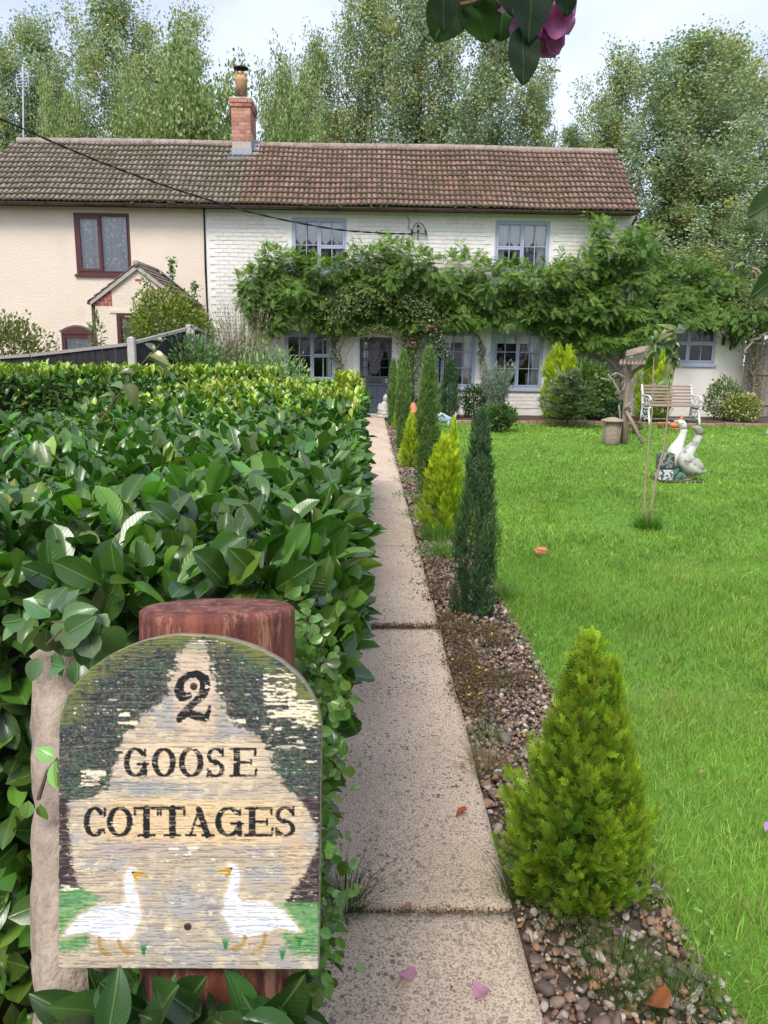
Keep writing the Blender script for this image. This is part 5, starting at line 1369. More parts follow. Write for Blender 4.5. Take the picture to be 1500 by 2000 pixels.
bot = [(1510, 650), (1480, 660), (1460, 640), (1440, 668), (1405, 648), (1360, 640), (1330, 652), (1300, 645), (1260, 668), (1240, 690), (1190, 690), (1150, 698), (1095, 688), (1060, 675), (1045, 650), (1000, 644), (975, 655), (940, 642), (915, 655), (850, 650), (800, 660), (740, 645), (690, 655), (660, 662), (640, 660), (600, 648), (560, 652), (530, 672), (505, 660), (485, 622), (478, 590)]
def wist_poly_world():
    return [(W(x, y, D)[0], W(x, y, D)[2]) for x, y in top + bot]
bot = [(x, y - 14) for x, y in bot]; WP = wist_poly_world()
rg = np.random.default_rng(91)
wis = thing('wisteria', 'large green wisteria draped along the cottage front above the ground floor windows', 'climber', (0, 0, 0))
xs = [p[0] for p in WP]; zs = [p[1] for p in WP]
N0 = 27000
X = rg.uniform(min(xs), max(xs), N0); Z = rg.uniform(min(zs), max(zs), N0)
ok = pip(X, Z, WP); X = X[ok]; Z = Z[ok]
# thin out where the white wall shows through
thin = (fbm(X * 1.1 + 4, Z * 1.6, 77, 4) < 0.29) & (rg.random(len(X)) < 0.85)
X = X[~thin]; Z = Z[~thin]; n = len(X)
prot = 0.10 + 0.95 * np.clip(fbm(X * 1.7, Z * 2.6, 14, 3) * 1.7 - .35, 0, 1) + 0.15 * np.clip((Z - 2.2), 0, 1)
Yd = D - 0.05 - prot * rg.random(n) ** 0.45
Yd = np.where(X > XR + 0.2, Yd + np.clip((Z - 2.6) * 1.2, 0, 1.6) + 0.1, Yd)
P = np.stack([X, Yd, Z], -1)
dtop = np.clip((fbm(X * 2.2, Z * 3.1, 33) - 0.5) * 3 + 0.5, 0, 1)
ztop = np.interp(X, [W(x, y, D)[0] for x, y in top], [W(x, y, D)[2] for x, y in top])
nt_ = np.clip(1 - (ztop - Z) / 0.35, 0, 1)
d = np.stack([rg.normal(0, 0.65, n), -0.55 + rg.normal(0, 0.3, n), rg.normal(-0.35, 0.4, n) + nt_ * 1.0], -1); d = nrm(d)
R = frames(d, nrm(np.stack([rg.normal(0, .3, n), np.full(n, -0.45) + rg.normal(0, .2, n), np.full(n, 0.85)], -1)))
s = rg.uniform(0.15, 0.27, n)
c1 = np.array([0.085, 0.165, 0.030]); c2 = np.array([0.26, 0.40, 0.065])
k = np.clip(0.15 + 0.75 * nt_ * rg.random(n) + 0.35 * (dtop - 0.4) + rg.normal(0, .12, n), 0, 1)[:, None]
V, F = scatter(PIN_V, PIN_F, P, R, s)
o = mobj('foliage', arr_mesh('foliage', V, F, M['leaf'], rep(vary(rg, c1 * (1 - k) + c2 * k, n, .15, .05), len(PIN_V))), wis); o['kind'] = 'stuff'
# young shoots standing out of the top
Ps = []; Ds = []; sh = MB()
for k_ in range(70):
    x = rg.uniform(min(xs) + .3, max(xs) - .3); z = float(np.interp(x, [W(a_, b_, D)[0] for a_, b_ in top], [W(a_, b_, D)[2] for a_, b_ in top])) - 0.1
    L = rg.uniform(0.15, 0.42); a = rg.normal(0, .4); y0 = D - rg.uniform(.1, .5) + (0.9 if x > XR + .2 else 0)
    p0 = np.array([x, y0, z]); p1 = p0 + np.array([math.sin(a) * L, -0.1, L])
    sh.tube([p0, (p0 + p1) / 2, p1], [0.008, 0.005, 0.003], 4)
    for t in np.linspace(0.2, 1, 7): Ps.append(p0 + (p1 - p0) * t); Ds.append(nrm(np.array([rg.normal(0, 1), rg.normal(0, .6), 0.5])))
sh.build('shoot', M['twig'], wis)['kind'] = 'stuff'
Ps = np.array(Ps); Ds = np.array(Ds); n = len(Ps)
V, F = scatter(PIN_V, PIN_F, Ps, frames(Ds, nrm(np.tile([0, -.4, 1.0], (n, 1)) + rg.normal(0, .3, (n, 3)))), rg.uniform(.12, .22, n))
o = mobj('foliage', arr_mesh('foliage', V, F, M['leaf'], rep(vary(rg, (0.15, 0.25, 0.05), n, .2, .08), len(PIN_V))), wis); o['kind'] = 'stuff'
M['vine_bark'] = surf('grey_vine_bark', (0.16, 0.13, 0.10), (0.34, 0.29, 0.24), scale=9, rough=0.95, bs=0.8, bd=0.01, bscale=40)
def vine(pts, r0, r1, Y, name='stem', par=None, wob=0.05, seed=0):
    r_ = random.Random(seed + len(pts)); P_ = []
    for i in range(len(pts) - 1):
        for t in (0, .25, .5, .75):
            x = pts[i][0] + (pts[i + 1][0] - pts[i][0]) * t; y = pts[i][1] + (pts[i + 1][1] - pts[i][1]) * t
            w_ = W(x, y, Y); P_.append((w_[0] + r_.uniform(-wob, wob), Y + r_.uniform(-wob, wob), max(w_[2] + r_.uniform(-wob, wob) * .5, -0.02)))
    w_ = W(*pts[-1], Y); P_.append((w_[0], Y, max(w_[2], -0.02)))
    n_ = len(P_); return MB().tube(P_, [r0 + (r1 - r0) * i / (n_ - 1) for i in range(n_)], 7).build(name, M['vine_bark'], par or wis, True)
for i, (pts, r0, r1) in enumerate([([(1212, 825), (1205, 780), (1212, 730), (1195, 700), (1160, 672)], .085, .05), ([(1205, 820), (1190, 770), (1205, 725), (1180, 690), (1150, 680), (1120, 665)], .06, .03),
        ([(1216, 800), (1222, 760), (1208, 720), (1222, 690), (1240, 670)], .05, .03), ([(1192, 760), (1172, 742), (1180, 710), (1150, 690)], .03, .02), ([(1208, 715), (1180, 705), (1155, 690), (1145, 672)], .025, .015),
        ([(1225, 812), (1228, 780), (1215, 750), (1228, 720), (1212, 690), (1195, 660)], .045, .03), ([(1148, 695), (1160, 715), (1195, 720), (1230, 715)], .014, .01)]):
    vine(pts, r0, r1, D - 0.35 - 0.04 * (i % 3), seed=i)
vine([(944, 812), (940, 770), (943, 720), (936, 690), (940, 665), (925, 648)], .035, .02, D - .07, seed=9)
vine([(946, 800), (950, 750), (946, 700), (940, 668)], .02, .012, D - .08, seed=10)
vine([(640, 640), (700, 628), (760, 622), (860, 630), (1000, 632)], .03, .02, D - .12, seed=11)
rgb = np.random.default_rng(8)
def strew(root, name, pts_px, Y, spread, n, leaf, color, seed, width=.5, yj=.2, mat='leaf'):
    rg = np.random.default_rng(seed); A = np.array([W(x, y, Y) for x, y in pts_px]); seg = rg.integers(0, len(A) - 1, n); t = rg.random((n, 1))
    P = A[seg] * (1 - t) + A[seg + 1] * t + rg.normal(0, 1, (n, 3)) * [spread, yj, spread]; P[:, 2] = np.maximum(P[:, 2], 0.03); P[:, 1] = np.minimum(P[:, 1], D - 0.02)
    tv, tf = simple_leaf(width, .2, .1); dd = nrm(rg.normal(0, 1, (n, 3)) + [0, -.3, -.2])
    V, F = scatter(tv, tf, P, frames(dd, nrm(rg.normal(0, .4, (n, 3)) + [0, -.6, .8])), leaf * rg.uniform(.6, 1.2, n))
    cl = np.array(color); col = cl[rg.integers(0, len(cl), n)] if cl.ndim == 2 else cl
    o = mobj(name, arr_mesh(name, V, split_deg(F), M[mat], rep(vary(rg, col, n, .25, .08), len(tv))), root); o['kind'] = 'stuff'; return o
strew(wis, 'foliage', [(940, 668), (944, 700), (950, 760), (942, 805)], D - .1, .06, 170, .06, (0.12, 0.17, 0.06), 92, yj=.03)

rose = thing('climbing_rose', 'dull green climbing rose arched over the blue front door with pink blooms', 'climber', (0, 0, 0))
RC = [(0.12, 0.16, 0.05), (0.15, 0.18, 0.06), (0.09, 0.13, 0.045), (0.15, 0.20, 0.09)]
strew(rose, 'foliage', [(655, 630), (680, 595), (720, 580), (760, 585), (800, 600), (835, 620), (845, 640)], D - .75, .17, 4200, .085, RC, 93, yj=.16)
strew(rose, 'foliage', [(790, 600), (800, 640), (805, 680), (800, 720), (795, 760)], D - .45, .15, 2000, .07, RC, 94, yj=.12)
strew(rose, 'foliage', [(835, 640), (850, 660), (862, 680), (856, 692)], D - .75, .10, 800, .07, [(0.17, 0.22, 0.15), (0.13, 0.18, 0.11)], 95, yj=.08)
strew(rose, 'foliage', [(660, 640), (650, 670), (660, 700), (668, 735)], D - .3, .07, 420, .06, RC, 96, yj=.08)
strew(rose, 'foliage', [(705, 652), (735, 640), (765, 648)], D - .72, .06, 350, .07, RC, 97, yj=.08)
for i, (pts, r0, r1) in enumerate([([(672, 770), (668, 730), (664, 690), (675, 660), (700, 655), (735, 650), (765, 655), (790, 668)], .018, .01), ([(795, 800), (800, 760), (795, 720), (800, 680), (785, 650)], .022, .012),
        ([(684, 760), (672, 720), (680, 690), (690, 670), (705, 662)], .009, .005), ([(655, 740), (662, 700), (650, 670), (668, 650)], .01, .006), ([(806, 790), (810, 750), (802, 700)], .012, .008)]):
    vine(pts, r0, r1, D - .3, par=rose, seed=20 + i, wob=.04)
M['rose_red'] = surf('rose_red', (0.62, 0.10, 0.14), (0.75, 0.2, 0.22), rough=0.5, bs=0)
def bloom(name, par, p, r, mat, seed=0, n=12):
    rg = np.random.default_rng(seed); P = []; Dd = []; Nn = []
    tv, tf, tl = leaf_template(3, .5, -.3, lambda v: np.sin(np.pi * np.clip(v, .03, .97)) ** .5, .5, .2)
    for k in range(n):
        a = k * 2.4; ti = 0.25 + 1.0 * k / n
        dd = np.array([math.sin(ti) * math.cos(a), math.sin(ti) * math.sin(a), math.cos(ti)]); P.append(p); Dd.append(dd); Nn.append(np.array([-math.cos(a), -math.sin(a), .3]))
    V, F = scatter(tv, tf, np.array(P, float), frames(nrm(np.array(Dd)), nrm(np.array(Nn))), r * rg.uniform(.7, 1, n))
    return mobj(name, arr_mesh(name, V, F, mat, rep(vary(rg, (0.62, 0.2, 0.30), n, .12), len(tv)), smooth=True), par)
bloom('bloom', rose, W(843, 642, D - 1.0), .085, M['rose_red'], 1); bloom('bloom', rose, W(808, 673, D - 1.0), .065, M['petal_pink'], 2)
MB().tube([W(843, 644, D - 1.0), W(840, 665, D - .95), W(836, 700, D - .8)], .006, 5).build('stem', M['twig'], rose)
for i, (a, b_) in enumerate((((740, 520), 1), ((1165, 628), 2))): bloom('bloom', rose, W(*a, D - .9), .035, M['petal_pink'], 3 + i)
# ------------------------------------------------------------------ lawn grass, tufts
def blades(name, X, Y, z, h, w, col, seed, lean=0.45, seg=2, parent=None):
    rg = np.random.default_rng(seed); n = len(X); az = rg.uniform(0, 6.28, n); ln = np.abs(rg.normal(0, lean, n)) * h
    f = np.stack([np.cos(az), np.sin(az)], -1); sd = np.stack([-np.sin(az + rg.normal(0, .8, n)), np.cos(az + rg.normal(0, .8, n))], -1)
    Pz = np.zeros((n, 5, 3)); b0 = np.stack([X, Y], -1)
    ts = (0, 0, .55, .55, 1); sg = (-1, 1, 1, -1, 0); wk = (1, 1, .7, .7, 0)
    for k in range(5):
        Pz[:, k, :2] = b0 + f * (ln * ts[k] ** 1.8)[:, None] + sd * (w * sg[k] * wk[k] * .5)[:, None]
        Pz[:, k, 2] = z + h * ts[k] * (1 - 0.18 * ts[k] * lean)
    F0 = np.array([(0, 1, 2, 3)]); F1 = np.array([(3, 2, 4)]); off = (np.arange(n) * 5)[:, None, None]
    V = Pz.reshape(-1, 3)
    o = mobj(name, arr_mesh(name, V, [(F0[None] + off).reshape(-1, 4), (F1[None] + off).reshape(-1, 3)], M['blade'], rep(col, 5)), parent); return o
rg = np.random.default_rng(101)
LX0 = 0.92
zones = [(0.85, 2.6, 1.2, 3.4, 11000, .050, .0032), (0.88, 4.6, 3.4, 6.0, 5500, .048, .0045), (0.9, 6.5, 6.0, 9.5, 2000, .045, .0095), (0.9, 8.6, 9.5, 13.5, 850, .042, .015), (0.9, 11.5, 13.5, 18.3, 400, .040, .024)]
XX = []; YY = []; HH = []; WW = []
for x0, x1, y0, y1, dn, hh, ww in zones:
    n = int((x1 - x0) * (y1 - y0) * dn); X = rg.uniform(x0, x1, n); Y = rg.uniform(y0, y1, n)
    edge = LX0 + 0.05 * (fbm(Y * 1.5, Y * 0 + 2, 3) - .5) * 2 + 0.02 * rg.normal(0, 1, n)
    k = (X > edge) & (X < 0.62 * Y + 1.2); X, Y = X[k], Y[k]
    cl = fbm(X * 2.3, Y * 2.3, 40); h = hh * (0.55 + 1.3 * np.clip(cl - .25, 0, 1)) * np.exp(rg.normal(0, .25, len(X))) * (1 + .5 * np.exp(-(X - LX0) / .10))
    XX.append(X); YY.append(Y); HH.append(h); WW.append(np.full(len(X), ww) * rg.uniform(.7, 1.3, len(X)))
X, Y, H_, W_ = map(np.concatenate, (XX, YY, HH, WW)); n = len(X)
base = np.array([0.21, 0.34, 0.06]); alt = np.array([0.32, 0.46, 0.09]); dk = np.array([0.12, 0.25, 0.03])
m1 = np.clip(fbm(X * 0.7, Y * 0.7, 44) * 2.4 - .75, 0, 1)[:, None]; m2 = np.clip(fbm(X * 3, Y * 3, 45) * 2 - 1.0, 0, 1)[:, None]
near_ = np.clip((X - 0.9) / .35, 0, 1)[:, None] if False else 1
colr = base * (1 - m1) + alt * m1; colr = colr * (1 - m2) + dk * m2
colr = vary(rg, colr, n, .24, .07); dead = rg.random(n) < .02 + .10 * (fbm(X * 1.1 + 7, Y * 1.1, 48) > .62); colr[dead] = (0.35, 0.30, 0.12)
tag(blades('lawn_grass', X, Y, -0.012, H_, W_, colr, 102, .75), 'bright green mown lawn grass right of the gravel strip', 'grass', kind='stuff')
# clover-like lawn weeds and dark seed heads
def tuft(label, base, n, h, r, col, seed, lean=.8, w=.0022, name='grass_tuft', splay=1.0):
    rg = np.random.default_rng(seed); root_x, root_y = base[0], base[1]
    az = rg.uniform(0, 6.28, n); q = r * np.sqrt(rg.random(n)); X = root_x + q * np.cos(az); Y = root_y + q * np.sin(az)
    o = blades(name, X, Y, -0.01, h * rg.uniform(.4, 1.1, n), np.full(n, w), vary(rg, col, n, .25, .08), seed, lean)
    return tag(o, label, 'grass')
tuft('dark wiry grass tuft leaning over the left edge of the near path', G(672, 1775), 260, .17, .05, (0.06, 0.12, 0.03), 110, 1.0)
tuft('wispy grass tuft between the path edge and the big lime conifer', G(1010, 1745), 220, .17, .05, (0.09, 0.16, 0.04), 111, .8)
tuft('fine dark grass at the foot of the big lime conifer', G(1120, 1800), 320, .13, .09, (0.10, 0.15, 0.05), 112, .9)
tuft('straggly grass tuft in the gravel bottom right', G(1200, 1900), 420, .11, .10, (0.08, 0.16, 0.03), 113, .8)
tuft('straggly dark grass tuft at the bottom right corner of the gravel', G(1310, 1960), 420, .11, .10, (0.08, 0.15, 0.03), 114, .9)
tuft('dry brown grass tuft on the gravel left of the big lime conifer', G(950, 1500), 260, .13, .07, (0.30, 0.23, 0.13), 115, 1.3)
tuft('silvery weed tuft on the path edge above the dry grass', G(955, 1440), 200, .08, .06, (0.18, 0.25, 0.10), 116, 1.1)
tuft('green weedy tuft below the wide yellow conifer on the gravel', G(855, 1055), 500, .22, .13, (0.14, 0.26, 0.05), 117, .6, .005)
tuft('green weedy tuft in front of the wide yellow conifer on the gravel', G(880, 1085), 380, .18, .14, (0.17, 0.28, 0.07), 118, .6, .005)
tuft('long grass around the foot of the sapling on the lawn', G(1266, 1030), 420, .15, .12, (0.09, 0.22, 0.03), 119, .6, .005)
tuft('grassy weeds at the foot of the tall juniper in the middle of the row', G(830, 985), 260, .15, .12, (0.14, 0.22, 0.06), 120, .8, .006)
tuft('long grass beside the nearest dark juniper by the lawn edge', G(985, 1170), 220, .14, .06, (0.14, 0.24, 0.05), 121, .7, .003)
tuft('thin iris like leaves against the house wall', W(912, 812, 19.8) * [1, 1, 0], 26, .55, .10, (0.14, 0.20, 0.08), 122, .3, .02, 'strappy_plant')
tuft('thin strappy leaves against the white wall right of the blue juniper', W(1002, 812, 19.8) * [1, 1, 0], 22, .5, .08, (0.16, 0.22, 0.08), 123, .3, .018, 'strappy_plant')

# ------------------------------------------------------------------ gravel
def stone_mat(name, obj):
    m, nt, p, out = mat_base(name)
    if obj: s_ = nt.nodes.new('ShaderNodeObjectInfo').outputs['Random']
    else: s_ = nnode(nt, 'ShaderNodeAttribute', attribute_name='luv').outputs['Fac']
    c = ramp(nt, s_, [(0.0, (0.27, 0.19, 0.14)), (0.15, (0.09, 0.07, 0.06)), (0.3, (0.44, 0.36, 0.28)), (0.42, (0.20, 0.10, 0.065)), (0.55, (0.13, 0.125, 0.125)), (0.68, (0.36, 0.20, 0.10)), (0.8, (0.22, 0.17, 0.14)), (0.92, (0.55, 0.49, 0.41)), (1.0, (0.20, 0.11, 0.075))])
    tcn = nt.nodes.new('ShaderNodeTexCoord')
    c = mixc(nt, 1.0, c, ramp(nt, noise(nt, 45, 4, .7, tcn.outputs['Object']), [(.3, .6), (.7, 1.3)]), 'MULTIPLY')
    nt.links.new(c, p.inputs['Base Color']); p.inputs['Roughness'].default_value = .55; p.inputs['Specular IOR Level'].default_value = .4
    bump(nt, p, noise(nt, 120, 3, .6, tcn.outputs['Object']), .4, .002); return m
M['stone_one'] = stone_mat('river_stone', True); M['stone_many'] = stone_mat('river_gravel', False)
import bmesh
def stone_arrays(seed, sub):
    bm = bmesh.new(); bmesh.ops.create_icosphere(bm, subdivisions=sub, radius=1.0); V = np.array([v.co[:] for v in bm.verts]); F = np.array([[v.index for v in f.verts] for f in bm.faces]); bm.free()
    rg = np.random.default_rng(seed)
    for k in range(7):
        d = nrm(rg.normal(0, 1, 3)); lim = rg.uniform(.4, .75); t = V @ d; V = V - np.outer(np.clip(t - lim, 0, 9), d)
    V *= rg.uniform(.88, 1.1, (len(V), 1)) * np.array([rg.uniform(.8, 1.15), rg.uniform(.65, .95), rg.uniform(.5, .75)]); return V, F
ST = [stone_arrays(k, 2) for k in range(8)]; ST1 = [stone_arrays(20 + k, 1) for k in range(6)]
gb = bpy.data.objects['gravel_bed']
rg = np.random.default_rng(130)
Pg = []; Sg = []
for (y0, y1, dn, s0) in ((1.2, 4.2, 4200, .0115), (4.2, 8, 1900, .0155), (8, 18.2, 450, .026)):
    n = int((y1 - y0) * .48 * dn); Pg.append(np.stack([rg.uniform(.452, .93, n), rg.uniform(y0, y1, n), rg.uniform(-.016, .004, n)], -1)); Sg.append(s0 * np.exp(rg.normal(0, .38, n)))
Pg = np.concatenate(Pg); Sg = np.clip(Sg[0] if False else np.concatenate(Sg), .006, .034)
keep = rg.random(len(Pg)) > 0.3 * np.clip(fbm(Pg[:, 0] * 6, Pg[:, 1] * 2, 9) * 3 - 1.6, 0, 1); Pg = Pg[keep]; Sg = Sg[keep]
big = Sg > .016; Pg[big, 2] += .008
pr = proj(Pg); hidden = (np.abs(pr[:, 0] - 1130) < 110) & (pr[:, 1] > 1350) & (pr[:, 1] < 1730)
scr = Sg / pr[:, 2]; scr[hidden] = 0; scr[(pr[:, 0] > 1500) | (pr[:, 1] > 2010)] = 0
order = np.argsort(-scr); mes = []
for V, F in ST:
    mes.append(arr_mesh('stone', V, F, M['stone_one'], smooth=True))
for i in order[:300]:
    o = mobj('stone', mes[rg.integers(8)], gb, Pg[i]); o.rotation_euler = (rg.normal(0, .35), rg.normal(0, .35), rg.uniform(0, 6.28)); o.scale = (float(Sg[i]),) * 3
rest = order[300:]; Vs, Fs, Ls, off = [], [], [], 0
for k in range(6):
    ii = rest[k::6]; n = len(ii); az = rg.uniform(0, 6.28, n); y = nrm(np.stack([np.cos(az), np.sin(az), rg.normal(0, .3, n)], -1))
    V, F = scatter(*ST1[k], Pg[ii], frames(y, nrm(np.array([0, 0, 1.0]) + rg.normal(0, .3, (n, 3)))), Sg[ii]); Vs.append(V); Fs.append(F + off); off += len(V); r_ = rg.random(n)[:, None] * np.ones((1, 3)); Ls.append(rep(r_, len(ST1[k][0])))
tag(mobj('gravel', arr_mesh('gravel', np.concatenate(Vs), np.concatenate(Fs), M['stone_many'], luv=np.concatenate(Ls), smooth=True), gb), kind='stuff')

# brown creeping ground cover with yellow flowers
def mat_plants(name, label, pts, r, n, leaf, cols, seed, h=.05, cat='ground cover', flowers=0):
    rg = np.random.default_rng(seed); A = np.array([G(*p) for p in pts]); c = rg.integers(0, len(A), n)
    P = A[c] + np.stack([rg.normal(0, r, n), rg.normal(0, r * 1.3, n), rg.uniform(0, h, n) ** 1.0], -1)
    P[:, 0] = np.where(P[:, 1] > 0, np.minimum(P[:, 0], .97), P[:, 0]); tv, tf = quadleaf(.6)
    dd = nrm(rg.normal(0, 1, (n, 3)) + [0, 0, .6]); V, F = scatter(tv, tf, P, frames(dd, nrm(rg.normal(0, .6, (n, 3)) + [0, 0, 1])), leaf * rg.uniform(.5, 1.3, n))
    cl = np.array(cols); col = vary(rg, cl[rg.integers(0, len(cl), n)], n, .3, .1)
    if flowers:
        f = rg.integers(0, n, flowers); col[f] = (0.75, 0.52, 0.03); V = V.reshape(n, 4, 3); V[f, :, 2] += h * .5; V[f] = V[f].mean(1, keepdims=True) + (V[f] - V[f].mean(1, keepdims=True)) * 1.3; V = V.reshape(-1, 3)
    o = mobj(name, arr_mesh(name, V, F, M['leaf'], rep(col, 4))); return tag(o, label, cat, kind='stuff')
BR = [(0.17, 0.10, 0.065), (0.12, 0.085, 0.05), (0.15, 0.13, 0.06), (0.22, 0.13, 0.09)]
mat_plants('ground_cover', 'reddish brown creeping weeds with tiny yellow flowers on the gravel beside the path', [(875, 1215), (905, 1225), (935, 1245), (900, 1265), (925, 1290), (960, 1240), (895, 1300), (930, 1330), (905, 1345), (985, 1345), (1010, 1335), (975, 1260), (920, 1370), (940, 1400), (950, 1330), (880, 1240), (910, 1310)], .045, 10500, .013, BR, 140, .055, flowers=60)
mat_plants('joint_weeds', 'brown weeds growing along the wide joint between two path slabs', [(x, 1229) for x in range(690, 870, 7)], .016, 2300, .011, BR, 141, .03)
mat_plants('ground_cover', 'brown weeds in the gravel by the foot of the farther junipers', [(772, 850), (775, 868), (778, 884), (770, 840), (845, 1110), (850, 1140), (860, 1165)], .08, 2200, .022, BR, 142, .05)
mat_plants('ground_cover', 'low silvery green weeds on the gravel between the yellow conifers', [(795, 940), (800, 970), (812, 1010), (830, 1080), (845, 1085), (784, 905), (790, 890)], .09, 2200, .022, [(0.16, 0.22, 0.09), (0.22, 0.26, 0.13)], 143, .05)
mat_plants('joint_moss', 'thin line of dark moss and grit in the joint between the two nearest path slabs', [(x, 1786) for x in range(700, 1010, 6)], .006, 1100, .007, BR + [(0.05, 0.06, 0.02)], 151, .012)
mat_plants('lawn_weeds', 'broad leaved weeds scattered through the near lawn', [(1380, 1600), (1420, 1250), (1450, 1700), (1330, 1660), (1400, 1780), (1250, 1310), (1300, 1450), (1460, 1400), (1470, 1900), (1350, 1120), (1180, 1150)], .12, 420, .017, [(0.17, 0.33, 0.06), (0.22, 0.38, 0.10)], 144, .05)
mat_plants('bed_litter', 'brown plant litter along the front edge of the house border', [(x, 822) for x in range(880, 1460, 16)], .25, 5200, .05, BR + [(0.07, 0.11, 0.03)], 145, .10)
def debris(name, label, cat, x0, x1, y0, y1, z, n, sz, cols, seed):
    rg = np.random.default_rng(seed); P = np.stack([rg.uniform(x0, x1, n), y0 + (y1 - y0) * rg.random(n) ** 1.5, np.full(n, z)], -1); az = rg.uniform(0, 6.28, n); tv, tf = quadleaf(.6)
    V, F = scatter(tv, tf, P, frames(nrm(np.stack([np.cos(az), np.sin(az), rg.normal(0, .15, n)], -1)), nrm(np.array([0, 0, 1.0]) + rg.normal(0, .2, (n, 3)))), sz * rg.uniform(.4, 1.4, n)); cl = np.array(cols)
    tag(mobj(name, arr_mesh(name, V, F, M['leaf'], rep(vary(rg, cl[rg.integers(0, len(cl), n)], n, .25), 4))), label, cat, kind='stuff')
debris('path_litter', 'tiny brown leaf scraps and grit scattered over the concrete path', 'litter', -.25, .43, 1.2, 14, .019, 420, .010, [(0.16, 0.09, 0.05), (0.10, 0.07, 0.045), (0.30, 0.22, 0.14)], 152)
debris('lawn_flecks', 'scattered pale and yellow fallen flecks on the lawn', 'litter', 1.1, 8.5, 2.6, 17, .045, 130, .026, [(0.75, 0.72, 0.60), (0.65, 0.60, 0.10), (0.35, 0.22, 0.10), (0.2, 0.35, 0.08)], 153)
# border edging of low bricks
edg = thing('brick_edging', 'low brick edging along the front of the house border', 'edging')
rb = random.Random(6)
for k in range(40):
    x = 1.15 + k * .225
    m_ = MB(); t = rb.uniform(.7, 1.1); m_.cur = (0.36 * t, 0.22 * t, 0.16 * t); m_.cbox((x, 18.22 + rb.uniform(-.02, .02), -.03), (x + .21, 18.32, .055 + rb.uniform(-.012, .012)), .01); m_.build('brick', M['brick_red'], edg)

# ------------------------------------------------------------------ fallen petals and leaves
def fallen(name, label, cat, px, py, size, col, seed, mat, rz=0, curl=.35, z=.02, w=.5):
    rg = np.random.default_rng(seed); tv, tf, tl = leaf_template(7, .25, curl, lambda v: w * np.sin(np.pi * np.clip(v, .02, .98)) ** .55, w, .15)
    tv[:, 2] += .05 * np.sin(tv[:, 0] * 9 + seed) + .04 * np.sin(tv[:, 1] * 11); tv[:, 2] -= tv[:, 2].min(); tv = (tv - [0, .5, 0]) * size
    o = mobj(name, arr_mesh(name, tv, tf, mat, vary(rg, col, 1, .05).repeat(len(tv), 0), tl, smooth=True), None, G(px, py) + [0, 0, z]); o.rotation_euler = (rg.normal(0, .12), rg.normal(0, .12), rz)
    return tag(o, label, cat)
PK = (0.62, 0.33, 0.58)
fallen('petal', 'pale pink petal on the path, left of the two near the bottom edge', 'petal', 792, 1920, .042, PK, 1, M['petal_pink'], .6, .3, .016, .62)
fallen('petal', 'pale pink petal on the path, right of the two near the bottom edge', 'petal', 938, 1955, .040, PK, 2, M['petal_pink'], 2.3, .3, .016, .6)
fallen('petal', 'pale pink petal on the gravel right of the big lime conifer', 'petal', 1278, 1760, .038, PK, 3, M['petal_pink'], 1.4, .5, .02)
fallen('petal', 'crumpled pink petal lying in the grass tuft on the gravel', 'petal', 1212, 1852, .036, PK, 4, M['petal_pink'], .2, .7, .03)
fallen('petal', 'pink petal on the lawn at the right edge of the picture', 'petal', 1498, 1643, .036, PK, 5, M['petal_pink'], 2.0, .3, .04)
DRY = (0.33, 0.12, 0.05)
fallen('dry_leaf', 'curled red brown leaf on the path left of the big lime conifer', 'leaf', 900, 1602, .045, DRY, 6, M['leaf'], 1.8, .5, .014, .35)
fallen('dry_leaf', 'large brown dry leaf on the gravel at the bottom edge', 'leaf', 1280, 1988, .07, DRY, 7, M['leaf'], .6, .4, .025, .6)
fallen('dry_leaf', 'small orange tan leaf on the gravel beside the path edge', 'leaf', 965, 1535, .04, (0.55, 0.30, 0.10), 8, M['leaf'], .9, .3, .02)
fallen('dry_leaf', 'tiny tan leaf beside the near path joint', 'leaf', 795, 1785, .028, (0.45, 0.30, 0.20), 9, M['leaf'], 1.5, .4, .014)
M['terracotta'] = surf('terracotta', (0.50, 0.17, 0.085), (0.62, 0.25, 0.13), scale=8, rough=.8, bs=.3, bscale=60)
tf_ = MB(); tf_.cbox((-.05, -.03, 0), (.045, .03, .03), .008); tf_.cbox((-.035, -.028, .03), (.05, .025, .045), .006)
o = tf_.build('terracotta_fragment', M['terracotta'], None, False, G(1054, 1085) + [0, 0, .02]); o.rotation_euler = (.2, .1, .3); tag(o, 'broken orange terracotta piece lying on the lawn right of the nearest juniper', 'pottery')

